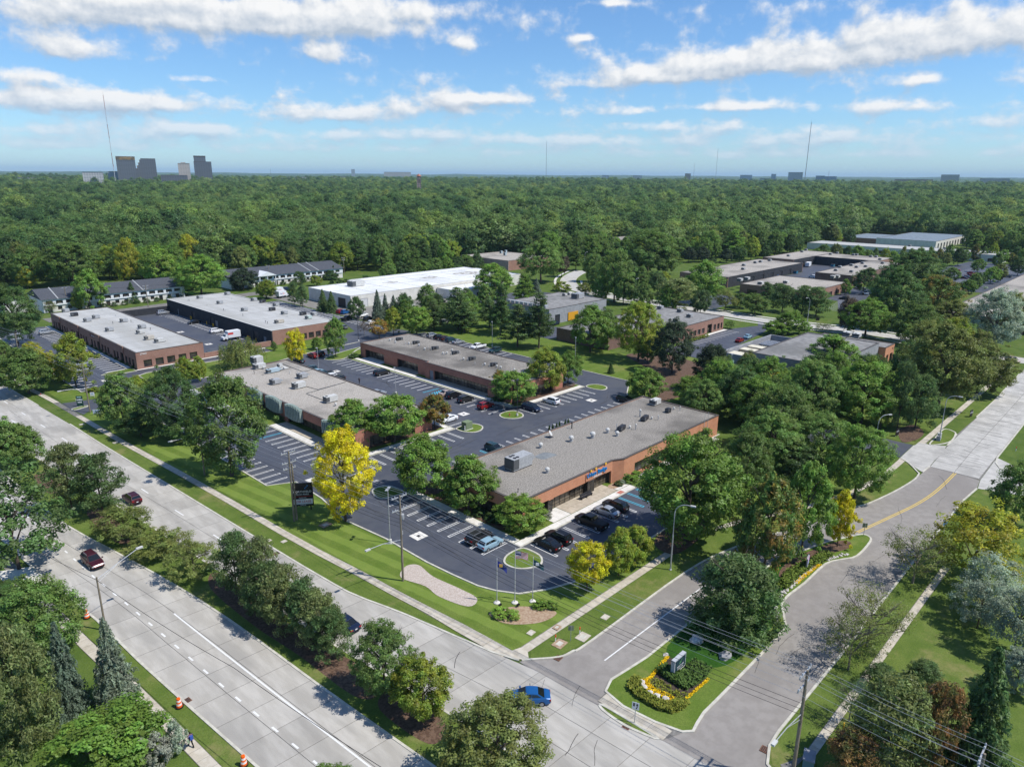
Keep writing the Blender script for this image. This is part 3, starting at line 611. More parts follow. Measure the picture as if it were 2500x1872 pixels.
# park street behind and other hard ground
PS = catmull([(345, 272), (330, 266), (312, 256), (296, 243), (284, 228), (278.5, 210), (276, 190), (275.6, 170), (275.5, 145), (274, 125), (276, 106), (279, 92), (279, 78), (275, 62), (271, 44), (270, 26)], 5)
strip('park_street', PS, 8.2, CONCX, ZL[0] + .01, ZL[0] + .02)
strip('footpath', offset(PS, -7.2)[2:-12], 1.3, PALE, ZL[0], ZL[0] + .016); strip('footpath', offset(PS, 7.2)[12:-12], 1.3, PALE, ZL[0], ZL[0] + .017)
kerb(offset(PS, 4.2), False, .35); kerb(offset(PS, -4.2), False, .35)
rl = sheet('car_park', [(199, 108.5), (221, 108.6), (252, 112.6), (268, 116.5), (271, 124), (262, 119.6), (246, 125.4), (213.6, 125.4), (213.6, 123.4), (199, 123)], SEAL)
for k in range(12): bay(rl, 216.5 + 2.6 * k, 121.2, 4.6, P2_, GREYP, False, z=ZL[0] + .006)
flags('footpath', 214, 246, 124.0, 125.6, PALE, 3, .17, 'x')
sheet('yard', [(158.5, 236), (168.8, 236), (190, 240), (216, 243), (216, 258), (169, 258.5), (169, 330), (158.5, 330)], mat('yard_paving', (.19, .18, .165), (.24, .23, .21), .6, 6, c3=(.15, .14, .13)))
sheet('car_park', [(214, 205), (252, 206), (266, 225), (262, 240), (247, 243), (214, 242)], SEAL)
sheet('service_yard', [(186, 160.5), (204, 160.5), (204, 176.5), (186, 176.5)], SEAL)
cy_ = sheet('service_yard', [(380, 150), (485, 153.5), (485, 187), (452, 187), (440, 176), (378, 176)], SEAL)
fl = sheet('car_park', [(424, 78), (510, 76), (585, 82), (585, 118), (528, 121), (495, 117), (424, 92)], SEAL)
for r_ in range(3):
    for k in range(22): bay(fl, 440 + 5.2 * k, 86.5 + 9.6 * r_, 5, P2_, GREYP, False, z=ZL[0] + .006)
nl = sheet('car_park', [(284, 96), (300, 98), (324, 112), (345, 120), (345, 127), (380, 127), (400, 131), (400, 121), (330, 106), (308, 97), (284, 90)], SEAL)
for k in range(14): bay(nl, 318 + 3.0 * k, 112.5 + .55 * k, 5, 1.75, GREYP, False, z=ZL[0] + .006)
sheet('car_park', [(284, 150), (322, 152), (322, 168), (284, 172)], SEAL)
sheet('service_road', [(70, 314), (170, 322), (170, 331), (70, 324)], mat('gravel_lane', (.16, .15, .14), (.21, .2, .185), .6, 5))
# mulch and planting beds
sheet('stone_chip_bed', catmull([(56.0, 75.3), (57.6, 74.2), (57.1, 70.3), (57.7, 65.1), (57.7, 61.8), (55.6, 61.3), (54.4, 65.8), (54.7, 69.2), (53.7, 73.4)], 5, True), PINK)
sheet('mulch_bed', catmull([(56.4, 58.2), (58.8, 57.6), (61.2, 55.6), (62.9, 52.2), (60.8, 51.8), (58.6, 52.8), (56.4, 55.2)], 5, True), STRAW)
sheet('mulch_bed', catmull([(87, 49), (96, 49.2), (103, 52.5), (97, 54.6), (88, 53.4)], 5, True), MULCH)
sheet('mulch_bed', catmull([(150, 94), (175, 112), (186, 128), (196, 120), (190, 100), (176, 92)], 5, True), MULCH)
sheet('mulch_bed', catmull([(88, 117.5), (98.5, 117.2), (98.5, 124), (78, 126), (77, 119)], 4, True), MULCH, .135)
sheet('mulch_bed', catmull([(75, 91), (86, 92), (86, 94.5), (75, 95)], 4, True), MULCH, .136)
sheet('mulch_bed', [(73.6, 73), (75.9, 72), (75.9, 90), (73.6, 90)], MULCH, .137)
sheet('mulch_bed', catmull([(126, 117), (146, 117), (146, 121), (126, 122)], 4, True), MULCH, .134)
sheet('mulch_bed', catmull([(99.8, 69.4), (106.2, 69.6), (106.2, 70.2), (100, 71.2)], 4, True), STRAW, .19)
sheet('mulch_bed', catmull([(94, 33.0), (101, 33.0), (108, 30.6), (109, 32.6), (98, 35.6), (92, 35)], 4, True), MULCH, .13)
sheet('mulch_bed', catmull([(164, 39.5), (172, 42.5), (178, 41), (174, 37.9), (168, 37.6)], 4, True), MULCH, ZL[0] + .006)
# ------------------------------------------------------------------ buildings
def facing(side, x0, x1, y0, y1, th):
    """returns f(a0,a1,d0,d1,z0,z1)->box args; d measured inwards from the outer face"""
    if side == 'W': return lambda a0, a1, d0, d1, z0, z1: (x0 + d0, x0 + d1, a0, a1, z0, z1)
    if side == 'E': return lambda a0, a1, d0, d1, z0, z1: (x1 - d1, x1 - d0, a0, a1, z0, z1)
    if side == 'S': return lambda a0, a1, d0, d1, z0, z1: (a0, a1, y0 + d0, y0 + d1, z0, z1)
    return lambda a0, a1, d0, d1, z0, z1: (a0, a1, y1 - d1, y1 - d0, z0, z1)
def add_wall(t, side, x0, x1, y0, y1, h, m, ops=(), th=.35, full=None):
    bx = facing(side, x0, x1, y0, y1, th)
    a0, a1 = (y0, y1) if side in 'WE' else (x0 + th, x1 - th)
    wb = MB(); cur = a0
    for (p, q, zl, zh, kind, n) in sorted(ops):
        if p > cur + 1e-4: wb.box(*bx(cur, p, 0, th, 0, h))
        if zl > .02: wb.box(*bx(p, q, 0, th, 0, zl))
        if zh < h - .02: wb.box(*bx(p, q, 0, th, zh, h))
        cur = q
        dep = 1.6 if kind == 'r' else (.9 if kind == 'R' else .22)
        if dep > th:
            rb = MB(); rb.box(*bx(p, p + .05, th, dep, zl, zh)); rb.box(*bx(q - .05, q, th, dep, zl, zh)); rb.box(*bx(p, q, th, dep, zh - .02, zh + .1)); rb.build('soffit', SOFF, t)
        if kind in 'grRd':
            gm = {'d': DOORG}.get(kind, GLASSB if kind in 'rR' else GLASS)
            nm = 'door' if kind == 'd' else 'window'
            if kind == 'd':
                o = MB().box(*bx(p + .003, q - .003, .2, .26, max(zl, .0), zh - .003)).build('door', gm, t)
                MB().box(*bx(q - .25, q - .15, .17, .2, 1.0, 1.15)).build('handle', GALV, o)
            else:
                wd = (q - p) / n
                for k in range(n):
                    u0, u1 = p + k * wd + .003, p + (k + 1) * wd - .003
                    o = MB().box(*bx(u0 + .05, u1 - .05, dep + .03, dep + .06, zl + .06, zh - .06)).build(nm, gm, t)
                    fb = MB(); fb.box(*bx(u0, u0 + .05, dep, dep + .07, zl + .003, zh - .003)); fb.box(*bx(u1 - .05, u1, dep, dep + .07, zl + .003, zh - .003))
                    fb.box(*bx(u0 + .05, u1 - .05, dep, dep + .07, zl + .003, zl + .06)); fb.box(*bx(u0 + .05, u1 - .05, dep, dep + .07, zh - .06, zh - .003))
                    if zh - zl > 1.9: fb.box(*bx(u0 + .05, u1 - .05, dep - .01, dep + .07, zl + .78, zl + .84))
                    fb.build('frame', FRAME, o)
        elif kind == 'o':
            o = MB().box(*bx(p + .003, q - .003, .15, .22, zl, zh - .003)).build('roller_door', mat('roller_door_paint', (.55, .56, .56), (.62, .62, .62), 3), t)
            rb = MB()
            for k in range(1, 6): z = zl + (zh - zl) * k / 6; rb.box(*bx(p + .02, q - .02, .135, .15, z - .02, z + .02))
            rb.build('rib', HVACG, o)
        elif kind == 'k':
            MB().box(*bx(p + .003, q - .003, .25, .3, zl, zh - .003)).build('roller_door', DARKM, t)
    if cur < a1 - 1e-4: wb.box(*bx(cur, a1, 0, th, 0, h))
    return wb.build('wall', m, t)
def building(name, label, x0, x1, y0, y1, h, wm, rm, ops=None, wmats=None, cap=CAP, deck=.1, lip=.06):
    t = thing(name, label, 'building', ((x0 + x1) / 2, (y0 + y1) / 2, 0))
    ops = ops or {}; wmats = wmats or {}
    for s in 'WESN': add_wall(t, s, x0, x1, y0, y1, h, wmats.get(s, wm), ops.get(s, ()))
    roof = MB().box(x0 + .355, x1 - .355, y0 + .355, y1 - .355, h - .45, h - deck).build('roof', rm, t)
    c = MB(); e = lip
    c.box(x0 - e, x1 + e, y0 - e, y0 + .4, h + .003, h + .09); c.box(x0 - e, x1 + e, y1 - .4, y1 + e, h + .003, h + .09)
    c.box(x0 - e, x0 + .4, y0 + .4, y1 - .4, h + .003, h + .09); c.box(x1 - .4, x1 + e, y0 + .4, y1 - .4, h + .003, h + .09)
    c.build('parapet_cap', cap, t)
    return t
def text3d(s, size, m, parent, loc, rot, name='lettering', ext=.03, font_scale=(1, 1)):
    cu = bpy.data.curves.new(name, 'FONT'); cu.body = s; cu.size = size; cu.extrude = ext; cu.align_x = 'CENTER'; cu.align_y = 'CENTER'; cu.resolution_u = 2
    o = bpy.data.objects.new(name, cu); C.objects.link(o)
    dg = bpy.context.evaluated_depsgraph_get(); me = bpy.data.meshes.new_from_object(o.evaluated_get(dg)); bpy.data.objects.remove(o); bpy.data.curves.remove(cu)
    me.materials.clear(); me.materials.append(m); me.name = name
    o = bpy.data.objects.new(name, me); C.objects.link(o); o.parent = parent; o.location = loc; o.rotation_euler = rot; o.scale = (font_scale[0], font_scale[1], 1)
    return o
def rel(t, x, y, z): l = t.location; return (x - l[0], y - l[1], z - l[2])
SIGNB = mat('sign_blue', (.02, .22, .55), rough=.4); SIGNW = mat('sign_white', (.75, .75, .75), rough=.5); SIGNR = mat('sign_red', (.55, .05, .04), rough=.5); SIGNY = mat('sign_gold', (.8, .45, .05), rough=.5)

# front building (long gravel roof)
H5 = 4.7
t5 = thing('office_building', 'front single storey orange brick office with long dark gravel roof and blue sign', 'building', (107.5, 80.5, 0))
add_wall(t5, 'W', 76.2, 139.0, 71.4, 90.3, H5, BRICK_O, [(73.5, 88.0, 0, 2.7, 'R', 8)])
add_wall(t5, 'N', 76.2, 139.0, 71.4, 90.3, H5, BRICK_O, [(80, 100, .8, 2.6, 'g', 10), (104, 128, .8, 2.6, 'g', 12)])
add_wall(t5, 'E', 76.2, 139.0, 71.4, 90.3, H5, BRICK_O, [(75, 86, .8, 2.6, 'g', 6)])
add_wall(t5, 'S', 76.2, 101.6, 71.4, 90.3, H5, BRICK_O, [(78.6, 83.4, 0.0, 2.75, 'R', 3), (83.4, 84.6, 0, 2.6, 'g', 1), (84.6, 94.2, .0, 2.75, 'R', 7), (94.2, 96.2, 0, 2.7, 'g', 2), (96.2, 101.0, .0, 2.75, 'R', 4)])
pb = MB(); pb.prism([(101.25, 71.4), (101.25, 73.2), (104.9, 73.2), (104.9, 70.3), (103.4, 70.3)], 0, H5 - .1); pb.build('corner_pier', BRICK_O, t5)
add_wall(t5, 'S', 104.56, 139.35, 70.35, 90.3, H5, BRICK_O, [(107, 119, .7, 2.8, 'g', 9), (121, 135.4, .0, 2.8, 'g', 11)])
MB().prism([(76.56, 71.76), (101.25, 71.7), (103.5, 70.65), (104.92, 70.65), (138.64, 70.72), (138.64, 89.94), (76.56, 89.94)], H5 - .5, H5 - .06).build('roof', GRAVEL, t5)
cp = MB(); cp.box(76.1, 101.2, 71.3, 71.74, H5 + .003, H5 + .1); cp.box(76.1, 76.55, 71.74, 90.4, H5 + .003, H5 + .1); cp.box(76.55, 139.4, 89.95, 90.4, H5 + .003, H5 + .1); cp.box(104.95, 139.1, 70.25, 70.7, H5 + .003, H5 + .1); cp.box(138.65, 139.1, 70.7, 89.95, H5 + .003, H5 + .1)
cp.prism([(101.2, 71.3), (103.4, 70.2), (104.95, 70.2), (104.95, 70.7), (103.5, 70.7), (101.2, 71.75)], H5 + .003, H5 + .1); cp.build('parapet_cap', CAP, t5)
fas = MB().box(93.2, 99.2, 71.28, 71.4, 2.95, 4.3).build('sign_band', BRICK_O, t5)
text3d('Urban Budge', 1.12, SIGNB, t5, rel(t5, 96.3, 71.2, 3.95), (P2_, 0, 0), ext=.09)
text3d('CHILD CARE', .42, SIGNW, t5, rel(t5, 96.5, 71.24, 3.2), (P2_, 0, 0), ext=.04)
for i, xx in enumerate((94.6, 96.0, 98.9)):
    b = MB(); b.prism([(xx - .22, 71.18), (xx + .22, 71.18), (xx + .22, 71.27), (xx - .22, 71.27)], 4.45 + .1 * i, 4.8 + .1 * i); b.build('sign_accent', SIGNY, t5)
MB().box(102.3, 102.8, 70.72 - .0, 70.8, 2.6, 3.2).build('wall_plaque', SIGNW, t5) if False else None
# middle building with recessed entrances
H4 = 4.6
t4 = thing('office_building', 'middle long brick office with gravel roof and recessed dark entrances facing bays', 'building', (133.5, 152, 0))
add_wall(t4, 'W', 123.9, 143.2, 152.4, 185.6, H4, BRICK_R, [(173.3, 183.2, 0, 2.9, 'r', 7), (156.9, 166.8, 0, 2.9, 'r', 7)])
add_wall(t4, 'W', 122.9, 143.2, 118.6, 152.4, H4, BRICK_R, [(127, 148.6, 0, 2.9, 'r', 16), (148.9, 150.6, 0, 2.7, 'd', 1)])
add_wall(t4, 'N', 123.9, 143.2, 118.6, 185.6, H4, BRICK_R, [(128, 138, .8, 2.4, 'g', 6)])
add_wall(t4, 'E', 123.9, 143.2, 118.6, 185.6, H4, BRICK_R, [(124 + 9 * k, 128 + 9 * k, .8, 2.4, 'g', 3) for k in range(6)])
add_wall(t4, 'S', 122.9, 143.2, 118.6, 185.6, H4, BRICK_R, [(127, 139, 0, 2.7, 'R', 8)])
MB().box(123.25, 123.9, 152.05, 152.4, 0, H4).build('wall_return', BRICK_R, t4)
MB().prism([(123.26, 118.96), (142.84, 118.96), (142.84, 185.24), (124.26, 185.24), (124.26, 152.75), (123.26, 152.75)][::-1], H4 - .5, H4 - .06).build('roof', GRAVEL, t4)
cp = MB(); cp.box(122.82, 123.25, 118.5, 152.5, H4 + .003, H4 + .1); cp.box(123.82, 124.25, 152.5, 185.7, H4 + .003, H4 + .1); cp.box(124.25, 143.3, 185.25, 185.7, H4 + .003, H4 + .1); cp.box(142.85, 143.3, 118.5, 185.25, H4 + .003, H4 + .1); cp.box(123.25, 142.85, 118.5, 118.95, H4 + .003, H4 + .1); cp.build('parapet_cap', CAP, t4)
# left building with metal fins
H3 = 4.6
t3 = building('office_building', 'left brick office with pale gravel roof, white units and green metal fins', 76.0, 96.8, 118.2, 182.2, H3, BRICK_R, GRAVEL2,
    {'W': [(121, 145.0, 0, 2.7, 'r', 17), (148.5, 158, .0, 2.7, 'R', 7), (162, 172, 0, 2.7, 'R', 7)], 'E': [(122 + 9 * k, 127 + 9 * k, .8, 2.4, 'g', 3) for k in range(6)], 'S': [(80, 92, .0, 2.7, 'R', 8)], 'N': [(80, 92, .8, 2.4, 'g', 7)]})
for yc in (125.6, 141.2, 150.2, 159.4, 174.4):
    for k in range(10):
        y = yc + (k - 4.5) * .7; o = MB()
        zt = 4.75 + .55 * math.sin(math.pi * (k + .5) / 10)
        o.box(75.2, 75.92, y - .17, y + .17, 2.0 - .35 * math.sin(math.pi * (k + .5) / 10), zt).build('metal_fin', FIN, t3)
# brown brick building, far left
H1 = 5.1
opsW = []
for u in range(4):
    s = 218.8 + 21.4 * u
    for a, b in ((1.2, 2.9), (4.0, 5.7), (6.8, 8.5), (14.2, 15.9), (17.0, 18.7)): opsW.append((s + a, s + b, .5, 2.7, 'g', 1))
    opsW.append((s + 9.8, s + 12.6, 0, 3.1, 'R', 2))
t1 = building('warehouse', 'brown brick warehouse with pale flat roof beside the left car park', 68.5, 88.2, 217.8, 304.0, H1, BRICK_B, MEMB,
    {'W': opsW, 'S': [(70.4 + 3.35 * k, 72.7 + 3.35 * k, .5, 2.6, 'g', 1) for k in range(5)], 'E': [(225 + 10 * k, 228 + 10 * k, 0, 3, 'k', 1) for k in range(8)]})
for u in range(4): MB().box(68.2, 68.5, 218.8 + 21.4 * u + 8.9, 218.8 + 21.4 * u + 13.5, 3.3, H1 + .35).build('portal', BRICK_B, t1)
text3d('27600', .75, SIGNW, t1, rel(t1, 70.6, 217.76, 4.55), (P2_, 0, 0))
MB().box(68.44, 68.5, 253, 259, 3.7, 4.5).build('wall_sign', mat('maroon_sign', (.12, .02, .025)), t1)
text3d('AUTO GLASS', .6, SIGNW, t1, rel(t1, 68.42, 256, 4.1), (P2_, 0, -P2_), ext=.01)
seam = MB()
for k in range(9): y = 224 + 9.2 * k; seam.box(69.2, 87.6, y, y + .18, H1 - .1, H1 - .07)
seam.build('roof_seam', mat('seam', (.30, .295, .28)), t1)
# dark warehouse
t2 = building('warehouse', 'warehouse with dark service wall, brick end and pale flat roof beyond the yard', 111.6, 137.0, 219.0, 307.4, H1, BRICK_B, MEMB,
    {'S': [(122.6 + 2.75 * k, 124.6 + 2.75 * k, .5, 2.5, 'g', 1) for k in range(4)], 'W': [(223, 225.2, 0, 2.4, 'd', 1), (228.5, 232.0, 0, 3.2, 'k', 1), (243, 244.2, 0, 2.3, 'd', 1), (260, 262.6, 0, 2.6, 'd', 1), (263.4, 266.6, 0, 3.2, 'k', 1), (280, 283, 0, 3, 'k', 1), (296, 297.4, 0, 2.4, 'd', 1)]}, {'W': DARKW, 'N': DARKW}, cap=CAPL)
seam = MB()
for k in range(6): y = 226 + 14 * k; seam.box(112.4, 136.2, y, y + .22, H1 - .1, H1 - .06)
seam.build('roof_seam', mat('seam', (.30, .295, .28)), t2)
tag(MB().box(88.4, 111.4, 305.0, 305.5, 0, 2.6).build('yard_wall', DARKW), 'dark block wall closing the far end of the service yard', 'wall')
tag(MB().box(88.4, 93.8, 218.0, 218.4, 0, 1.7).build('yard_wall', BRICK_B), 'low brown brick wall beside the brown warehouse corner', 'wall')
tag(MB().box(102.5, 111.4, 219.3, 219.7, 0, 1.7).build('yard_wall', BRICK_B), 'low brown brick wall joined to the dark warehouse corner', 'wall')
# white warehouse
t6 = building('warehouse', 'large white warehouse with white roof behind the spruces', 169.3, 275.0, 259.0, 293.0, 5.6, OFFW, MEMBW, {'W': [(263, 269, 0, 4, 'k', 1), (276, 280, 0, 4, 'o', 1)], 'S': [(174, 178, 0, 3.8, 'o', 1), (184, 188, 0, 3.8, 'o', 1)]}, cap=CAPL)
tag(building('warehouse', '', 197.3, 274.6, 293.4, 302.5, 5.4, OFFW, MEMBW, cap=CAPL), 'narrow white wing along the back of the white warehouse', 'building')
building('office_annex', 'low white annex with white roof in front of the white warehouse', 217, 247, 245.0, 258.6, 4.3, OFFW, MEMBW, {'S': [(220 + 5 * k, 221.6 + 5 * k, .8, 2.2, 'g', 1) for k in range(5)], 'W': [(248, 249.4, .8, 2.2, 'g', 1)]}, cap=CAPL)
building('warehouse', 'pinkish block warehouse with tan roof behind the white warehouse', 311, 350, 303, 346, 6.0, PINKW, GRAVEL2, {'W': [(312, 316, 0, 3.5, 'k', 1)]}, {'S': BRICK_B})
seam = MB()
for k in range(7): seam.box(183 + 13 * k, 183.25 + 13 * k, 259.5, 292.5, 5.5, 5.53)
seam.box(170, 274, 275.8, 276.1, 5.5, 5.532); seam.build('roof_seam', mat('seam', (.30, .295, .28)), t6)
for k, (a, b_, r_) in enumerate([(1115, 282, 3.2), (1410, 245, 4), (1700, 210, 6)]):
    x, y = gp(q2(a, b_), 5.5); sheet('roof_stain', [(x + r_ * 1.4 * math.cos(q), y + r_ * .8 * math.sin(q * 1.0) * (1 + .2 * math.sin(3 * q))) for q in np.linspace(0, 6.1, 18)], mat('ponding_stain', (.30, .28, .25), (.62, .62, .6), .5), 5.505 + .002 * k, parent=t6)
# grey plant building and brick building in the park
building('plant_building', 'grey metal building with dark roof and pipe racks among the trees', 204.5, 241.0, 177.2, 203.0, 6.0, GREYW, ROOFG, {'S': [(208, 211, 0, 3.5, 'k', 1), (216, 219, 0, 3.5, 'k', 1), (226, 229, 0, 3.5, 'k', 1)]})
building('office_building', 'low dark brick wing behind the tall green trees at centre', 187, 212.6, 136, 158.4, 4.3, BRICK_D, ROOFG)
building('office_building', 'red brown brick office with dark windows beside its own car park', 213, 246, 126, 155, 5.1, BRICK_B, ROOFG, {'S': [(215.5 + 2.9 * k, 217.6 + 2.9 * k, .6, 2.6, 'g', 1) for k in range(6)] + [(234, 237.4, 0, 3.4, 'R', 2), (238.6, 240.4, .6, 2.8, 'g', 1), (241.4, 243.2, .6, 2.8, 'g', 1), (244, 245.2, .6, 2.8, 'g', 1)]})
building('plant_building', 'grey panel building with gravel roof among trees at right', 193, 233, 67, 89, 6.5, GREYW, ROOFG, {'W': [(69, 73, 0, 3.2, 'k', 1)]})
building('office_building', 'small orange brick wing at the end of the grey panel building', 233.36, 242, 65, 87, 5.2, BRICK_O, ROOFG, {'S': [(235, 237, 0, 2.6, 'R', 1), (238.4, 241, .0, 2.6, 'R', 2)], 'E': [(68, 72, .5, 2.6, 'g', 3), (75, 79, .5, 2.6, 'g', 3)]})
sc_ = thing('screen_wall', 'grey screen wall enclosing ducts beside the grey panel building', 'wall', (205, 93, 0))
for k, (a, b_, c, d) in enumerate([(188.5, 188.9, 89.3, 96.8), (188.9, 222.2, 96.4, 96.8), (221.8, 222.2, 89.3, 96.4)]): MB().box(a, b_, c, d, 0, 6.2).build('wall', GREYW, sc_)
for k, (x, l) in enumerate([(191.5, 'tan boxy duct nearest the conifer inside the grey screen wall'), (199.5, 'tan boxy duct in middle of the grey screen wall'), (204.6, 'tan boxy duct next to the metal pipes inside screen wall')]):
    d = thing('duct_unit', l, 'duct', (x + 1.6, 92.8, 0)); MB().box(x, x + (4.4 if k == 0 else 3.0), 89.5, 96, 0, 5.2).build('casing', TANB, d); MB().box(x - .1, x + (4.5 if k == 0 else 3.1), 89.45, 96.1, 5.2, 5.32).build('lid', CREAM, d)
d = thing('pipe_rack', 'row of silver pipes inside the grey screen wall', 'pipes', (214, 93, 0))
for k in range(5): MB().tube([(211.5 + 1.5 * k, 90, 5.0), (211.5 + 1.5 * k, 95.6, 5.0)], .35, 8).build('pipe', GALV, d)
for k in range(2): MB().box(211, 218.5, 90.6 + 4 * k, 91 + 4 * k, 0, 4.62).build('support', GALV, d)
tk = thing('cooling_tank', 'teal green box tank standing behind the dark conifer', 'tank', (184.5, 92.5, 0)); MB().box(182.6, 186.2, 91, 94, 1.2, 5.0).build('tank', TEAL, tk); MB().box(182.9, 183.2, 91.2, 91.5, 0, 1.2).box(185.6, 185.9, 93.4, 93.7, 0, 1.2).box(182.9, 183.2, 93.4, 93.7, 0, 1.2).box(185.6, 185.9, 91.2, 91.5, 0, 1.2).build('leg', GALV, tk)
# courtyard complex at right
dk = lambda lst: [(a, b, 0, 3.3, 'k', 1) for a, b in lst]
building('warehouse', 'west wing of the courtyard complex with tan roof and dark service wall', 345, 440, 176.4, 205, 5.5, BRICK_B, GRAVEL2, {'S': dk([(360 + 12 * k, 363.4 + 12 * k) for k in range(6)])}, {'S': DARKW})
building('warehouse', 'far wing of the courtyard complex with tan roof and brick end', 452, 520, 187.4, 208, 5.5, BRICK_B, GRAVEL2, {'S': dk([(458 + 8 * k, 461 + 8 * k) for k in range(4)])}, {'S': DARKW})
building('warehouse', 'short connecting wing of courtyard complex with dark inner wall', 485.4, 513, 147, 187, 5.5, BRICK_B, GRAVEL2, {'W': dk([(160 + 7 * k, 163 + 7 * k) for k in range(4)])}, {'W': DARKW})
building('warehouse', 'near wing of courtyard complex with brown brick wall and many roof units', 400, 485, 133, 153, 5.5, BRICK_D, GRAVEL2)
building('office_building', 'low tan roofed office with cream panels in front of courtyard complex', 334, 379, 128, 164, 4.6, BRICK_B, GRAVEL2, {'S': [(337 + 9 * k, 341 + 9 * k, 0, 2.2, 'g', 3) for k in range(4)], 'W': [(131 + 8 * k, 136 + 8 * k, 0, 2.2, 'g', 3) for k in range(4)]})
for k in range(4):
    pass
b_ = building('warehouse', 'far white warehouse with blue grey metal roof near the wood', 664, 765, 160, 206, 6.6, OFFW, mat('metal_roof', (.16, .20, .24), (.2, .24, .28), .3), {'S': [(670 + 9 * k, 674 + 9 * k, 0, 4.5, 'k', 1) for k in range(10)]})
building('warehouse', 'far brown fronted block left of the metal roofed warehouse', 668, 730, 206.6, 236, 5.6, BRICK_B, mat('metal_roof', (.16, .20, .24)))
building('warehouse', 'long pale low warehouse behind the small trees and far car park', 592, 622, 100, 236, 5.0, OFFW, MEMB, {'W': [(104 + 9 * k, 109 + 9 * k, .5, 2.6, 'g', 2) for k in range(14)]})
building('warehouse', 'grey roofed warehouse at the right edge of the picture', 318, 496, 36, 70.5, 5.0, BRICK_B, GRAVEL2, {'W': [(39 + 7 * k, 43 + 7 * k, 0, 2.8, 'g', 2) for k in range(4)]})
building('warehouse', 'distant brick building with pale roof showing between trees', 440, 476, 328, 366, 5.2, BRICK_R, MEMB)
building('warehouse', 'distant flat tan roofed building behind the brick one between trees', 494, 530, 350, 372, 5.2, BRICK_R, GRAVEL2)
building('house', 'small pale building almost hidden in trees at top centre', *sorted((gp(q3(1370, 95))[0], gp(q3(1370, 95))[0] + 16)), *sorted((gp(q3(1370, 95))[1], gp(q3(1370, 95))[1] + 12)), 5, OFFW, MEMB)
# apartment rows
def apartments(label, x0, x1, y0, y1, gables, brickbays=True):
    t = thing('apartment_block', label, 'building', ((x0 + x1) / 2, (y0 + y1) / 2, 0)); he, hr = 5.5, 8.6; ym = (y0 + y1) / 2
    n = int((x1 - x0) / 3.6); ops = []
    for k in range(n):
        a = x0 + 1 + k * (x1 - x0 - 2) / n
        ops.append((a + .5, a + 2.1, 3.4, 4.7, 'g', 2))
    add_wall(t, 'S', x0, x1, y0, y1, 2.7, OFFW, [(a, b, .8 if i % 3 else 0, 2.2, k, 1) for i, (a, b, c, d, k, e) in enumerate(ops)])
    bx = facing('S', x0, x1, y0, y1, .35)
    ub = MB(); cur = x0
    for (p, q, zl, zh, k, e) in ops:
        ub.box(*bx(cur, p, -.35, .3, 2.75, he)); ub.box(*bx(p, q, -.35, .3, 2.75, zl)); ub.box(*bx(p, q, -.35, .3, zh, he)); cur = q
        wn = MB().box(*bx(p, q, -.2, -.1, zl, zh)).build('window', GLASS, t)
        for s in (-1, 1): MB().box(*bx((p - .45 if s < 0 else q), (p if s < 0 else q + .45), -.42, -.352, zl, zh)).build('shutter', BLACK, wn)
    ub.box(*bx(cur, x1, -.35, .3, 2.75, he)); ub.build('upper_wall', SIDING, t)
    for s in 'WEN': add_wall(t, s, x0, x1, y0, y1, he, SIDING)
    rf = MB(); e = .6
    v = [(x0 - e, y0 - e - .3, he - .1), (x1 + e, y0 - e - .3, he - .1), (x1 + e, y1 + e, he - .1), (x0 - e, y1 + e, he - .1), (x0 - e, ym, hr), (x1 + e, ym, hr)]
    rf.v = v; rf.f = [(0, 1, 5, 4), (2, 3, 4, 5), (1, 2, 5), (3, 0, 4), (0, 3, 2, 1)]; roof = rf.build('roof', SHING, t)
    for gx in gables: MB().tube([(gx, y0 - 1.1, he + .0), (gx, ym, hr + .12)], .25, 4).build('party_wall_cap', CAPL, roof)
    return t
apartments('white two storey apartment row with grey roof behind the brown warehouse', 74, 131, 337.5, 359, (79.5, 112.8))
ap2 = apartments('white two storey apartment row with grey roof behind the dark warehouse', 157, 221.5, 345.5, 369, (201, 206))
gb = MB(); gb.v = [(171, 343.6, 5.3), (181, 343.6, 5.3), (176, 343.6, 7.4), (171, 352, 5.3), (181, 352, 5.3), (176, 352, 7.4)]; gb.f = [(0, 1, 2), (0, 2, 5, 3), (1, 4, 5, 2), (0, 3, 4, 1), (3, 5, 4)]; gb.build('gable_porch', SIDING, ap2)
MB().box(171.5, 171.8, 343.9, 344.2, 0, 5.25).box(180.2, 180.5, 343.9, 344.2, 0, 5.25).box(175.8, 176.1, 343.9, 344.2, 0, 5.25).build('porch_post', SIDING, ap2)
tag(building('house', '', 62, 70, 345, 358, 5, OFFW, SHING), 'pale house wall at the left end of the apartment row', 'building')

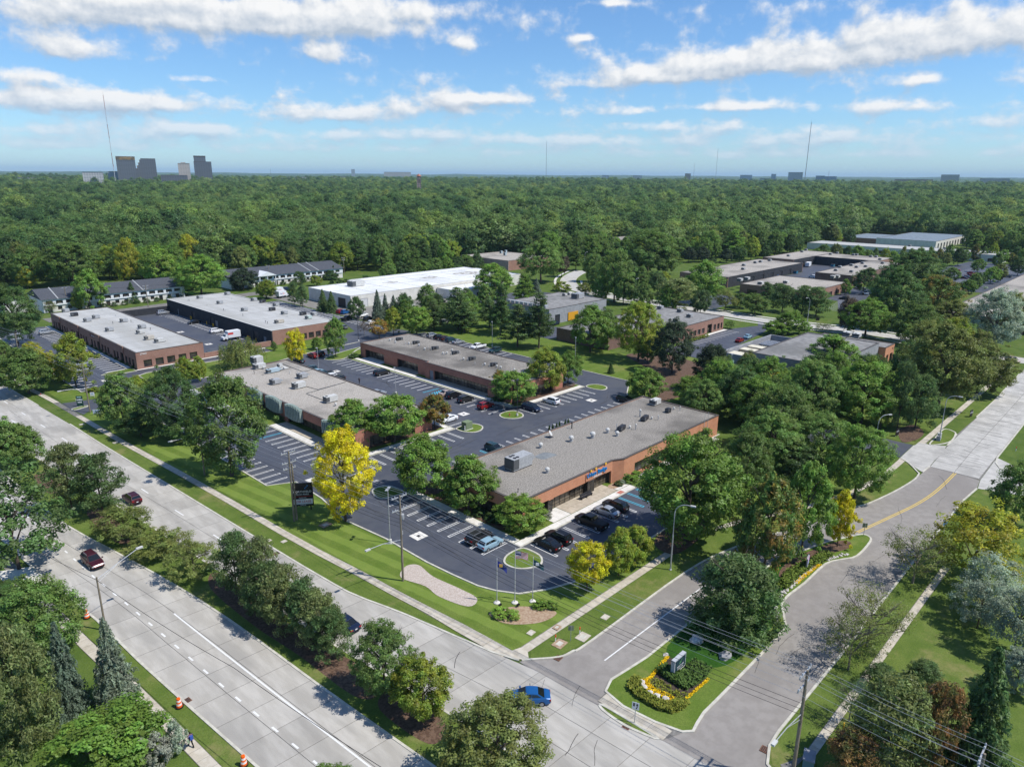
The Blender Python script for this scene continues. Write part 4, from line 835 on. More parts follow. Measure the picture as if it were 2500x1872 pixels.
# ------------------------------------------------------------------ rooftop equipment
def rtu(x, y, z, L=2.2, W=1.5, H=1.2, m=HVACG, rz=0.0, label='', group=None, fans=1, hood=False, name='rooftop_unit'):
    t = thing(name, label, 'roof unit', (x, y, z), rz, group)
    MB().box(-L / 2 + .06, L / 2 - .06, -W / 2 + .06, W / 2 - .06, -.12, .18).build('base_rail', DARKM, t, True)
    o = MB().box(-L / 2, L / 2, -W / 2, W / 2, .18, H).build('casing', m, t, True)
    MB().box(-L / 2 - .03, -L / 2 + L * .28, -W / 2 - .03, W / 2 + .03, .35, H - .1).build('coil_louvre', LOUV, t, True)
    fr = min(W * .22, .32)
    for k in range(fans):
        fx = -L / 2 + L * .17 + (k // 2) * fr * 2.3; fy = (-1 if k % 2 else 1) * (W * .24 if fans > 1 else 0)
        MB().lathe([(fr, H + .003), (fr, H + .06), (fr * .9, H + .06), (fr * .88, H + .03)], fx, fy, 12).build('fan', DARKM, t, True)
    if hood:
        b = MB(); b.v = [(L / 2, -W / 2, H), (L / 2, W / 2, H), (L / 2 + .8, -W / 2, H * .55), (L / 2 + .8, W / 2, H * .55), (L / 2, -W / 2, H * .45), (L / 2, W / 2, H * .45)]
        b.f = [(0, 2, 3, 1), (0, 4, 2), (1, 3, 5), (2, 4, 5, 3), (0, 1, 5, 4)]; b.build('intake_hood', m, t, True)
    return t
def vent(x, y, z, kind=0, label='', group=None, s=1.0):
    t = thing('roof_vent', label, 'roof vent', (x, y, z), 0, group)
    if kind == 0:
        MB().lathe([(.28 * s, -.1), (.28 * s, .3 * s), (.2 * s, .35 * s), (.2 * s, .5 * s)], 0, 0, 10).build('base', GALV, t, True)
        MB().lathe([(.22 * s, .5 * s), (.42 * s, .6 * s), (.36 * s, .85 * s), (.12 * s, 1.0 * s)], 0, 0, 10).build('cowl', HVACW, t, True)
    else:
        MB().lathe([(.09 * s, -.1), (.09 * s, .9 * s)], 0, 0, 8).build('pipe', GALV if kind == 1 else DARKM, t, True)
        MB().lathe([(.16 * s, .9 * s), (.16 * s, 1.0 * s), (.05 * s, 1.12 * s)], 0, 0, 8).build('cap', HVACW if kind == 1 else DARKM, t, True)
    return t
Z5, Z4, Z3, Z1, = H5 - .06, H4 - .06, H3 - .1, H1 - .1
x, y = gp(z7(445, 1240), Z5); rtu(x, y, Z5, 4.9, 2.3, 2.3, HVACG, 0.0, 'big grey rooftop unit with four fans on the front gravel roof', None, 4, True)
x, y = gp(z7(2170, 450), Z5); rtu(x, y, Z5, 2.6, 1.5, 1.3, HVACW, 0, 'white rooftop unit at far end of the front gravel roof', None, 1, False)
for (a, b_, l) in [(1745, 775, 'nearer pair of dark condensers in middle of the front gravel roof'), (2040, 650, 'dark condensers with white pipes on far half of front roof')]:
    x, y = gp(z7(a, b_), Z5); t = rtu(x, y, Z5, 2.4, .9, .95, DARKM, .2, l, None, 2, False, 'condenser'); MB().tube([(-.9, .7, -.1), (-.9, .7, 1.6)], .07, 6).build('pipe', HVACW, t, True)
x, y = gp(z6(1195, 345), Z5); rtu(x, y, Z5, 1.2, .9, 1.0, DARKM, 0, 'single dark condenser nearest the far end of front roof', None, 1, False, 'condenser')
for (f, a, b_, k, s, l) in [(z7, 725, 1000, 0, 1.1, 'white dome vent above the worn patch on front roof'), (z7, 808, 1315, 0, 1.1, 'white dome vent nearest the blue sign on front roof'), (z7, 1110, 920, 0, 1.3, 'tall white drum vent beyond the satellite dish'), (z7, 1380, 875, 0, 1.4, 'largest white dome vent in middle of front roof'),
        (z7, 1570, 810, 0, 1.1, 'grey dome vent left of the dark condenser pair'), (z7, 1690, 850, 0, 1.1, 'grey dome vent in front of the dark condenser pair'), (z7, 1850, 755, 0, .7, 'small dome vent right of the dark condenser pair'), (z7, 1925, 770, 1, 1.2, 'white pipe vent right of the dark condenser pair'),
        (z7, 1118, 755, 2, 1.3, 'dark chimney pipe at back edge of front roof'), (z6, 840, 400, 1, 1.6, 'tall white pipe on far half of front roof'), (z6, 1070, 440, 1, 1.0, 'white pipe beyond the far condensers on front roof'), (z6, 1345, 325, 1, 1.0, 'white pipe near the far end of front roof'), (z6, 990, 430, 0, .6, 'tiny dome vent beside the far condensers'), (z6, 1270, 310, 0, .6, 'tiny dome vent beside the single condenser'), (z5, 645, 630, 2, .7, 'thin dark pipe at near corner of front roof')]:
    x, y = gp(f(a, b_), Z5); vent(x, y, Z5, k, l, None, s)
x, y = gp(z7(840, 865), Z5); t = thing('satellite_dish', 'white satellite dish on the back half of front roof', 'dish', (x, y, Z5)); MB().tube([(0, 0, -.1), (0, 0, .7)], .05, 6).build('mast', GALV, t, True)
b_ = MB().lathe([(.02, 0), (.35, .06), (.6, .2)], 0, 0, 14).build('dish', HVACW, t, True); b_.location = (0, 0, .8); b_.rotation_euler = (1.0, 0, .5)
MB().box(-.6, .6, -.5, .5, -.05, .06).build('ballast_frame', DARKM, t, True)
sheet('roof_patch', catmull([gp(z7(a, b_), Z5) for a, b_ in ((650, 1110), (760, 1060), (860, 1065), (930, 1090), (860, 1115), (760, 1145))], 4, True), mat('patched_felt', (.16, .175, .185), (.22, .235, .24), .8), Z5 + .012)
for i, (a, b_, n) in enumerate([(680, 265, 2), (890, 310, 2), (1130, 380, 2), (1385, 440, 3), (1595, 515, 2), (1870, 590, 2)]):
    x, y = gp(z4(a, b_), Z4); od = ['first', 'second', 'third', 'fourth', 'fifth', 'sixth'][i]
    t = rtu(x, y, Z4, 1.0, .9, .95, DARKM, 0, f'dark condenser cluster on middle gravel roof, {od} from the left', 'condensers on the middle roof', 1, False, 'condenser')
    MB().box(.8, 1.75, -.45, .45, -.05, .85).build('second_casing', LOUV, t, True); MB().tube([(-.9, 0, -.1), (-.9, 0, .9)], .08, 6).build('pipe', HVACW, t, True)
for k, (a, b_) in enumerate([(580, 270), (615, 260), (650, 298), (780, 320), (820, 315), (935, 425), (945, 335), (960, 330), (1020, 385), (1060, 375), (1250, 440), (1270, 450), (1300, 435), (1475, 525), (1510, 510), (1655, 575), (1780, 580), (1750, 600), (1930, 605), (1960, 625), (1980, 620), (2110, 640), (2150, 650), (1460, 430), (1365, 400)]):
    x, y = gp(z4(a, b_), Z4); vent(x, y, Z4, k % 2, 'small white vent among the condensers on the middle gravel roof', 'vents on the middle roof', .75)
for (a, b_, L, W_, H_, m_, l, hd) in [(660, 185, 2.8, 2.2, 1.9, HVACW, 'tall white unit at back corner of the left gravel roof', False), (690, 255, 3.0, 1.8, 1.4, HVACW, 'white unit in front of tall one at back of left roof', False), (860, 305, 3.4, 1.2, 1.1, mat('blue_grey_unit', (.36, .45, .50)), 'long blue grey unit on the left gravel roof', True),
        (890, 450, 2.2, 1.7, 1.3, HVACG, 'grey unit with peaked hood nearest the big elm on left roof', True), (1230, 375, 2.2, 1.7, 1.3, HVACG, 'grey unit with peaked hood at middle of left roof', True), (1190, 500, 3.0, 1.6, 1.5, HVACW, 'white unit in centre of the left gravel roof', False), (1590, 675, 3.0, 1.6, 1.5, HVACW, 'white unit nearest the front trees on the left roof', False), (950, 245, 1.2, .9, 1.1, HVACW, 'small white unit by the pale patch on left roof', False)]:
    x, y = gp(z3(a, b_), Z3); rtu(x, y, Z3, L, W_, H_, m_, 0, l, None, 1, hd)
for k, (a, b_) in enumerate([(745, 265), (1000, 265), (1075, 330), (1170, 320), (625, 325), (1190, 260), (1655, 730)]):
    x, y = gp(z3(a, b_), Z3); vent(x, y, Z3, [0, 0, 1, 1, 2, 1, 0][k], 'small vent pipe standing on the left gravel roof', 'vents on the left roof', .8)
sheet('roof_patch', [gp(z3(a, b_), Z3) for a, b_ in ((770, 300), (1080, 250), (960, 210), (880, 240))], mat('pale_membrane_patch', (.45, .44, .41), (.52, .51, .48), 1), Z3 + .012)
for (p, q) in [((1260, 480), (1430, 525)), ((1430, 525), (1780, 430)), ((1280, 575), (1780, 430)), ((1290, 580), (1500, 660)), ((980, 200), (1240, 300)), ((1240, 300), (1370, 270)), ((720, 340), (1080, 250))]:
    A_ = gp(z3(*p), Z3); B_ = gp(z3(*q), Z3); strip('roof_pipe', [A_, B_], .14, LOUV, -.05 + H3 - .1 - 0, Z3 + .1, parent=t3, kind=None)
    bpy.data.objects[-1] if False else None
for i, (a, b_, m_, n) in enumerate([(315, 320, HVACG, 0), (425, 370, DARKM, 1), (590, 440, HVACG, 2), (700, 400, HVACG, 3), (870, 560, HVACG, 4), (1050, 445, HVACG, 5), (1280, 525, HVACG, 6), (1260, 590, HVACW, 7), (1370, 665, HVACT, 8), (1500, 700, HVACW, 9)]):
    x, y = gp(z1(a, b_), Z1); rtu(x, y, Z1, 2.6 if i > 7 else 2.2, 1.6, 1.25, m_, 0, 'rooftop unit on the brown warehouse, ' + ['farthest, by the back edge', 'dark one second from the back', 'left of the third row pair', 'right of the third row pair', 'alone on the left in the middle', 'grey one near the yard edge at middle', 'beside the yard edge past middle', 'white one ahead of the tan box', 'tan box near the front end', 'white one nearest the front end'][n], 'units on the brown warehouse roof', 1, i == 9)
for k, (a, b_) in enumerate([(775, 300), (910, 470), (945, 375), (1140, 450), (1165, 460), (1385, 545)]):
    x, y = gp(z1(a, b_), Z1); vent(x, y, Z1, 1 + k % 2, 'thin vent pipe on the pale roof of brown warehouse', 'vents on the brown warehouse roof', .8)
for i, (a, b_) in enumerate([(455, 252), (805, 205), (710, 318), (1140, 280), (1250, 305), (1420, 347), (1020, 408), (1370, 405), (1525, 450), (1760, 460), (1900, 465), (1830, 510), (1460, 560)]):
    x, y = gp(z2(a, b_), Z1); rtu(x, y, Z1, 3.0 if i in (12,) else 2.1, 1.5, 1.2, [HVACG, HVACG, HVACG, HVACG, DARKM, HVACG, HVACG, DARKM, HVACG, DARKM, HVACG, mat('pale_green_unit', (.42, .5, .47)), HVACT][i], 0, 'rooftop unit on the dark walled warehouse, ' + ['at back left', 'at back right', 'second row left', 'third back on the right side', 'dark one on the right side', 'middle of the right side', 'in centre of roof', 'dark one right of centre', 'right of centre toward front', 'dark cluster near front right', 'grey one at front right edge', 'pale green box at front right', 'long tan box at the front'][i], 'units on the dark warehouse roof', 1)
for k, (a, b_) in enumerate([(305, 280), (320, 285), (548, 345), (755, 405), (775, 412), (1000, 475), (860, 262), (1285, 560), (1560, 485), (1310, 572)]):
    x, y = gp(z2(a, b_), Z1); vent(x, y, Z1, 1 + k % 2, 'thin vent pipe on pale roof of the dark walled warehouse', 'vents on the dark warehouse roof', .8)
def units_on(f, pts, z, m_, label, group, L=2.2, W_=1.6, H_=1.2):
    for (a, b_) in pts:
        x, y = gp(f(a, b_), z); rtu(x, y, z, L, W_, H_, m_, 0, label, group)
x, y = gp(q2(850, 310), 5.5); rtu(x, y, 5.5, 6.5, 4.5, 2.6, HVACW, 0, 'very large white hooded unit on the white warehouse roof', None, 1, True)
units_on(q2, [(1600, 280), (1695, 268)], 4.2, HVACG, 'grey box unit on the white annex roof', 'units on the white annex')
units_on(q2, [(1970, 60), (2005, 55), (2000, 75)], 5.9, mat('blue_grey_unit', (.36, .45, .50)), 'blue grey unit on the tan roof behind the white warehouse', 'units on pink warehouse', 1.6, 1.2, 1.8)
units_on(q3, [(565, 575), (600, 568)], 5.9, HVACW, 'white unit on the roof of the grey metal building', 'white units on grey metal building', 1.8, 1.4, 1.0)
x, y = gp(q3(665, 595), 5.9); rtu(x, y, 5.9, 5.0, 3, 2.2, GALV, 0, 'silver pipe frame unit on roof of the grey metal building', None, 4)
d = thing('pipe_rack', 'row of silver fans along edge of the grey metal building', 'pipes', (214, 190, 5.9))
for k in range(9): MB().box(205.5 + .0, 207.3, 180 + 2.4 * k, 181.8 + 2.4 * k, 5.85, 7.0).build('fan_unit', GALV, d)
gn = thing('generator', 'large orange yellow generator box beside the grey metal building', 'generator', (*gp(q3(605, 760)), 0)); MB().box(-3, 3.2, -1.6, 1.6, .3, 3.4).build('enclosure', mat('generator_orange', (.62, .30, .02)), gn, True); MB().box(-3.05, -3.0, -1.3, 1.3, .6, 3.0).build('louvre', DARKM, gn, True); MB().box(-3, 3.2, -1.5, 1.5, -.02, .3).build('skid', DARKM, gn, True)
for i, (a, b_) in enumerate([(270, 75), (520, 115), (640, 180), (470, 235)]):
    x, y = gp(z8(a, b_), 5.0); rtu(x, y, 5.0, 2.2, 1.6, 1.3, HVACG if i < 3 else HVACW, 0, ['grey unit at far corner of the brick office roof', 'grey unit in middle of the brick office roof', 'grey unit near the entrance on brick office roof', 'pale unit at left edge of the brick office roof'][i])
for i, (a, b_) in enumerate([(848, 885), (920, 895)]):
    x, y = gp(q4(a, b_), 6.4); rtu(x, y, 6.4, 3.0, 2.0, 1.4, HVACW, 0, ['left of two white units on the grey panel building', 'right of two white units on the grey panel building'][i])
units_on(q4, [(50, 345), (140, 325), (180, 318), (250, 308), (45, 375), (395, 272), (500, 240), (530, 228), (720, 260), (770, 252), (895, 265), (920, 265), (1030, 278), (1070, 280), (790, 360), (880, 345), (920, 360), (965, 330), (990, 355), (760, 385), (880, 395), (1100, 300), (1120, 330)], 5.4, HVACG, 'grey box unit on the tan roofs of courtyard complex', 'units on the courtyard complex')
units_on(q4, [(20, 462), (75, 452), (375, 480), (180, 488), (770, 437), (735, 440)], 4.5, HVACW, 'white unit on low tan roof before courtyard complex', 'units on the low tan office', 3, 2, 1.4)
units_on(q4, [(2030, 535), (2110, 560), (2175, 620)], 4.9, HVACG, 'unit on the grey roof at right edge of picture', 'units on right edge warehouse')
units_on(q4, [(1510, 215), (1600, 215), (1640, 218), (1940, 245), (1330, 195)], 4.9, HVACG, 'small unit on the long pale far warehouse', 'units on long pale warehouse')
units_on(q3, [(700, 160), (790, 150)], 5.1, HVACW, 'white unit on the distant roof between trees', 'units on distant roof')

# ------------------------------------------------------------------ skyline
def tower_mat(name, c, dark, n=1.0):
    m = bpy.data.materials.new(name); m.use_nodes = True; t = m.node_tree; b = t.nodes['Principled BSDF']; b.inputs['Roughness'].default_value = .35
    g_ = t.nodes.new('ShaderNodeNewGeometry'); s = t.nodes.new('ShaderNodeSeparateXYZ'); t.links.new(g_.outputs['Position'], s.inputs[0])
    wz = M(t, 'SINE', M(t, 'MULTIPLY', s.outputs[2], 6.2832 / 3.9)); wx = M(t, 'SINE', M(t, 'MULTIPLY', M(t, 'ADD', s.outputs[0], s.outputs[1]), 6.2832 / 4.0 * n))
    f = M(t, 'MULTIPLY', sstep(t, wz, -.2, .3), M(t, 'ADD', .55, M(t, 'MULTIPLY', sstep(t, wx, -.5, .3), .45)))
    t.links.new(mixc(t, f, c, dark), b.inputs['Base Color']); return m
TG = tower_mat('tower_bronze_glass', (.15, .155, .17), (.07, .08, .095)); TW = tower_mat('tower_white', (.55, .54, .52), (.22, .24, .26)); TC = tower_mat('tower_tan', (.52, .47, .42), (.3, .28, .26)); TB = tower_mat('tower_blue_grey', (.36, .40, .44), (.2, .23, .27)); TR = tower_mat('tower_brick', (.42, .30, .25), (.22, .16, .14))
GOLD = mat('tower_gold_glass', (.30, .19, .07), (.12, .09, .05), .1, rough=.3)
def skyb(px0, px1, ptop, D, m, label, name='tower', parts=None, cap=None, dep=None):
    xc, yc = FAR((px0 + px1) / 2, D); d = ray((px0 + px1) / 2, ptop); el = d[2] / math.hypot(d[0], d[1]); top = CAMH + el * D
    wd = (px1 - px0) / FPX * D * .98; dep = dep or wd * .8
    ang = math.atan2(yc, xc) - P2_
    t = thing(name, label, 'building', (xc, yc, 0), ang)
    body = MB().box(-wd / 2, wd / 2, -dep / 2, dep / 2, 0, top).build('wall', m, t, True)
    MB().box(-wd / 2 - .4, wd / 2 + .4, -dep / 2 - .4, dep / 2 + .4, top, top + 1.2).build('roof', cap or CAP, t, True)
    pb_ = MB(); n = max(2, int(wd / 6))
    for k in range(n + 1): xk = -wd / 2 + wd * k / n; pb_.box(xk - .35, xk + .35, -dep / 2 - .5, -dep / 2, 0, top - .5)
    pb_.build('pilaster', m, body, True)
    return t, wd, dep, top
D0 = 2650
t, wd, dep, top = skyb(295, 330, 383.5, D0, TG, 'leftmost dark bronze glass skyscraper on the horizon'); MB().box(-wd / 2 - .6, wd / 2 + .6, -dep / 2 - .7, dep / 2 + .6, top - 9, top - .1).build('gold_band', GOLD, t, True)
t, wd, dep, top = skyb(353, 381, 388.5, D0 + 60, TG, 'dark skyscraper with a golden stepped side on the horizon')
for k in range(5): MB().box(-wd / 2 - 4.2 * (k + 1), -wd / 2 - 4.2 * k, -dep / 2, dep / 2 * .6, 0, top - 6 - 9 * k).build('stepped_wing', TG, t, True); MB().box(-wd / 2 - 4.2 * (k + 1), -wd / 2 - 4.2 * k, -dep / 2 - .2, dep / 2 * .6, top - 6 - 9 * k, top - 3 - 9 * k).build('gold_step', GOLD, t, True)
t, wd, dep, top = skyb(441, 464, 400, D0 - 100, TC, 'slim tan tower between dark towers on the horizon'); MB().box(-wd / 4, wd / 6, -5, 5, top, top + 4).build('plant_room', TC, t, True)
t, wd, dep, top = skyb(481, 516, 396, D0 + 100, TG, 'rightmost dark skyscraper with stepped shoulder on left skyline'); MB().box(-wd / 2 + 1, wd / 5, -dep / 3, dep / 3, top, top + 19).build('upper_tier', TG, t, True); MB().box(-wd / 2 + .5, wd / 5 + .5, -dep / 3 - .5, dep / 3 + .5, top + 16, top + 20).build('crown', CAP, t, True)
skyb(210, 247, 421.5, 2300, TW, 'wide white banded office block left of the dark skyscrapers', 'office_block')
skyb(270, 297, 420, 2700, TB, 'low pale block behind the tall red and white mast', 'office_block')
skyb(400, 452, 428.5, 2500, TG, 'low wide dark office block among the left towers', 'office_block')
for (a, b_, tp, D, m_, l) in [(859, 867, 414, 6500, TB, 'tiny blue grey tower on the horizon left of centre'), (815, 844, 431.5, 3300, TW, 'small white colonnaded block in the wood left of centre'), (690, 745, 433, 3000, TW, 'low spread of white roofs in the distant wood'), (940, 1002, 420.8, 7000, TC, 'row of pale blocks on the horizon at centre'),
        (53, 96, 434, 2800, TB, 'low blue roofed block at far left of the wood'), (115, 160, 434, 2800, TR, 'low red building with blue roof at far left'), (560, 590, 435, 3200, TW, 'tiny white roof in wood right of the skyscrapers'),
        (1672, 1685, 424.5, 5000, TR, 'small brick block on the horizon beside a thin mast'), (1926, 1956, 421.5, 4200, TW, 'white banded tower near the right hand mast'), (1993, 2011, 430, 4200, TB, 'left part of the dark block on right horizon'), (2011, 2039, 431.5, 4200, TB, 'dark glass block with roof mast on right horizon'),
        (2303, 2335, 427.5, 4200, TC, 'grey round topped block on the right horizon'), (2404, 2454, 437, 4200, TC, 'wide pale block at far right horizon'), (2196, 2266, 438.5, 4200, TR, 'long brown apartment blocks on the right horizon'), (1808, 1834, 428, 6000, TB, 'tiny pale block left of the white tower'), (1883, 1893, 425.5, 6000, TB, 'tiny dark block left of the white tower'), (1470, 1486, 428.5, 6000, TW, 'pale speck of a block on the horizon right of centre'), (1545, 1566, 429, 6000, TC, 'tan speck of a block on the horizon right of centre'), (1858, 1890, 436, 4000, TW, 'pale low roofs left of the white tower')]:
    skyb(a, b_, tp, D, m_, l, 'office_block')
t, wd, dep, top = skyb(1018, 1027, 431.5, 1650, TR, 'orange brick bell tower rising from the wood', 'bell_tower')
MB().lathe([(6.2, top + 1.2), (.3, top + 6)], 0, 0, 4).build('spire_roof', mat('tower_tile', (.4, .16, .1)), t, True)
for s in (-1, 1): MB().box(s * 1.8 - .7, s * 1.8 + .7, -dep / 2 - .2, -dep / 2, top - 13, top - 5).build('louvre', CAP, t, True)
def mast(pxb, ptop, D, label, r=1.6, red=True):
    x, y = FAR(pxb, D); d = ray(pxb, ptop); top = CAMH + d[2] / math.hypot(d[0], d[1]) * D
    t = thing('radio_mast', label, 'mast', (x, y, 0)); n = 7
    for k in range(n):
        z0, z1_ = top * k / n, top * (k + 1) / n; rr = r * (1 - .35 * k / n)
        MB().lathe([(rr, z0), (rr, z1_)], 0, 0, 4).build('mast_section', mat('mast_red', (.30, .10, .08)) if red and k % 2 == 0 else (mat('mast_white', (.55, .55, .56)) if red else mat('mast_grey', (.25, .26, .28))), t, True)
    MB().lathe([(r * .25, top), (r * .12, top * 1.04)], 0, 0, 4).build('antenna', DARKM, t, True)
mast(281, 234, 2300, 'tall red and white radio mast left of the skyscrapers', .8)
mast(1333, 347, 5200, 'thin dark radio mast on the horizon at centre', 1.9, False)
mast(1747, 364, 5600, 'slim radio mast right of centre on the horizon', 1.3, False); mast(1693, 398, 5600, 'faint short mast beside the small brick block', 1.1, False)
mast(1965, 300, 3400, 'tall grey radio mast on the right horizon', 1.5, False); mast(662, 412, 5000, 'short distant mast right of the skyscrapers', 1.0, False); mast(2022, 418, 3000, 'roof mast above the dark glass block at right', .6, False)
# ------------------------------------------------------------------ trees
def leaf_mat(name, forest=False):
    m = bpy.data.materials.new(name); m.use_nodes = True; t = m.node_tree; t.nodes.clear()
    o = t.nodes.new('ShaderNodeOutputMaterial'); oi = t.nodes.new('ShaderNodeObjectInfo')
    lv = t.nodes.new('ShaderNodeAttribute'); lv.attribute_name = 'lv'
    cl = t.nodes.new('ShaderNodeAttribute'); cl.attribute_name = 'cl'
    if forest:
        n = N(t, 'ShaderNodeTexNoise', i_Scale=.0045, i_Detail=3.0); t.links.new(oi.outputs['Location'], n.inputs['Vector'])  # broad noise over tree positions: cloud shadow tones painted into the leaf colour
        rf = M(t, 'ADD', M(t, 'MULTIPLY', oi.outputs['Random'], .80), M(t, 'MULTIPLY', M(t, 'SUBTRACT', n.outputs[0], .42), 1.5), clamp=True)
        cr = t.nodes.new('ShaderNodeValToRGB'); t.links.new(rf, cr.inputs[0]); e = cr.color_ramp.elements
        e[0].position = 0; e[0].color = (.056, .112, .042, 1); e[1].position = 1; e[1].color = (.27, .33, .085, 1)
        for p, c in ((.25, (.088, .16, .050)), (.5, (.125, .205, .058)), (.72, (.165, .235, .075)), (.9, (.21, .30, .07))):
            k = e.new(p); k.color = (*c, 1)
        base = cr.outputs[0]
    else:
        t2 = t.nodes.new('ShaderNodeAttribute'); t2.attribute_type = 'OBJECT'; t2.attribute_name = 'tint2'
        am = t.nodes.new('ShaderNodeAttribute'); am.attribute_type = 'OBJECT'; am.attribute_name = 'patch'
        tc_ = t.nodes.new('ShaderNodeTexCoord'); n = N(t, 'ShaderNodeTexNoise', i_Scale=3.2, i_Detail=2.0); n.noise_dimensions = '4D'
        t.links.new(tc_.outputs['Object'], n.inputs['Vector']); t.links.new(M(t, 'MULTIPLY', oi.outputs['Random'], 40.0), n.inputs['W'])
        f = M(t, 'ADD', M(t, 'MULTIPLY', M(t, 'SUBTRACT', n.outputs[0], .5), 4.5), am.outputs['Fac'], clamp=True)
        base = mixc(t, f, oi.outputs['Color'], t2.outputs['Color'])
    v = M(t, 'ADD', .80, M(t, 'MULTIPLY', lv.outputs['Fac'], .80)); v = M(t, 'MULTIPLY', v, M(t, 'ADD', .72, M(t, 'MULTIPLY', cl.outputs['Fac'], .56)))
    hs = t.nodes.new('ShaderNodeHueSaturation'); t.links.new(base, hs.inputs['Color']); t.links.new(v, hs.inputs['Value'])
    t.links.new(M(t, 'ADD', .485, M(t, 'MULTIPLY', cl.outputs['Fac'], .03)), hs.inputs['Hue'])
    d = t.nodes.new('ShaderNodeBsdfDiffuse'); tr = t.nodes.new('ShaderNodeBsdfTranslucent'); mx = t.nodes.new('ShaderNodeMixShader'); mx.inputs[0].default_value = .5
    gl = t.nodes.new('ShaderNodeBsdfGlossy'); gl.inputs['Roughness'].default_value = .5; gl.inputs['Color'].default_value = (.5, .55, .5, 1); m2 = t.nodes.new('ShaderNodeMixShader'); m2.inputs[0].default_value = .035
    t.links.new(hs.outputs[0], d.inputs[0]); t.links.new(hs.outputs[0], tr.inputs[0]); t.links.new(d.outputs[0], mx.inputs[1]); t.links.new(tr.outputs[0], mx.inputs[2])
    t.links.new(mx.outputs[0], m2.inputs[1]); t.links.new(gl.outputs[0], m2.inputs[2]); t.links.new(m2.outputs[0], o.inputs[0])
    return m
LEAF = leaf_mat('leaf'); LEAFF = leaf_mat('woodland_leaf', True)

def leaves_mesh(name, cen, nrm, siz, clv, rg, material, asp=.62, flat=.36, zsq=.45):
    """one small four-sided leaf clump per row of cen"""
    n = len(cen); r = rg.normal(size=(n, 3)); nn = nrm + r * flat; nn /= np.linalg.norm(nn, axis=1)[:, None] + 1e-9
    a = np.cross(nn, rg.normal(size=(n, 3))); a /= np.linalg.norm(a, axis=1)[:, None] + 1e-9; b = np.cross(nn, a)
    s = siz[:, None]; bend = nn * s * .25
    zk = np.array([1, 1, zsq]); a = a * zk; b = b * zk; bend = bend * zk
    v = np.stack([cen - a * s, cen - b * s * asp + bend, cen + a * s, cen + b * s * asp + bend], 1).reshape(-1, 3)
    me = bpy.data.meshes.new(name); me.vertices.add(4 * n); me.vertices.foreach_set('co', v.ravel().astype(np.float32))
    me.loops.add(4 * n); me.loops.foreach_set('vertex_index', np.arange(4 * n, dtype=np.int32))
    me.polygons.add(n); me.polygons.foreach_set('loop_start', np.arange(0, 4 * n, 4, dtype=np.int32)); me.polygons.foreach_set('loop_total', np.full(n, 4, np.int32))
    at = me.attributes.new('lv', 'FLOAT', 'FACE'); at.data.foreach_set('value', rg.random(n).astype(np.float32))
    at = me.attributes.new('cl', 'FLOAT', 'FACE'); at.data.foreach_set('value', clv.astype(np.float32))
    me.materials.append(material); me.update(calc_edges=True); me.validate(); return me
def unit(v): return v / (np.linalg.norm(v, axis=1)[:, None] + 1e-9)
def crown_broad(rg, zc=.60, rz=.40, r=1.0, nc=130, per=58, cs=.17, ls=.030, shape='oval', lobes=7, up=.85, hollow=.58):
    # crown in units of height (z) and crown radius (xy)
    d = unit(rg.normal(size=(nc, 3))); d[:, 2] = np.where(d[:, 2] < -.82, -d[:, 2], d[:, 2])
    L = unit(rg.normal(size=(lobes, 3))); bumpy = 1 + .26 * np.max(np.maximum(0, d @ L.T - .55) / .45, axis=1) - .13
    rad = (hollow + (1 - hollow) * rg.random(nc) ** .55) * bumpy * (1 + .07 * rg.normal(size=nc))
    p = d * rad[:, None]
    if shape == 'ovate': w_ = 1 - .42 * np.clip(p[:, 2], 0, 1.2) ** 1.3
    elif shape == 'dome': w_ = 1 + .12 * np.clip(-p[:, 2], 0, 1) ; p[:, 2] = np.maximum(p[:, 2], -.55)
    else: w_ = 1 - .18 * np.abs(p[:, 2])
    p[:, 0] *= w_; p[:, 1] *= w_
    k = np.repeat(np.arange(nc), per); csz = cs * (.65 + .7 * rg.random(nc))
    q = rg.normal(size=(len(k), 3)); q = unit(q) * (rg.random(len(k)) ** .45)[:, None]; q[:, 2] = q[:, 2] * .75 + .08
    cen = p[k] + q * csz[k][:, None]
    nr = unit(q + p[k] * .8 + np.array([0, 0, up]))
    cen = cen * np.array([r, r, rz]) + np.array([0, 0, zc])
    return cen, nr, ls * (.6 + .8 * rg.random(len(k))), rg.random(nc)[k]
def crown_spruce(rg, tiers=17, ls=.020, dens=1.0, base=.04, droop=.16, taper=.92, irregular=.2):
    cs, ns, cl = [], [], []
    for i in range(tiers):
        z = base + (1 - base) * (i / tiers) ** .94; R0 = (1 - (z - base) / (1 - base)) ** taper
        nb_ = max(5, int(15 * R0 + 4))
        for j in range(nb_):
            a = 2 * math.pi * (j + rg.random()) / nb_; R1 = R0 * (1 + irregular * rg.normal()); R1 = max(R1, .04)
            n = int((26 * R1 + 5) * dens); s = rg.random(n) ** .7
            wdt = .16 * R1 * (1 - .5 * s) + .015
            x = s * R1; off = rg.normal(size=n) * wdt * .55; zz_ = z - droop * R1 * .45 * s ** 1.5 + rg.normal(size=n) * .012 + .02
            cs.append(np.stack([x * math.cos(a) - off * math.sin(a), x * math.sin(a) + off * math.cos(a), zz_], 1))
            ns.append(np.stack([np.full(n, .35 * math.cos(a)), np.full(n, .35 * math.sin(a)), np.full(n, .9)], 1)); cl.append(np.full(n, rg.random()))
    cen = np.concatenate(cs); return cen, np.concatenate(ns), ls * (.6 + .8 * rg.random(len(cen))), np.concatenate(cl)
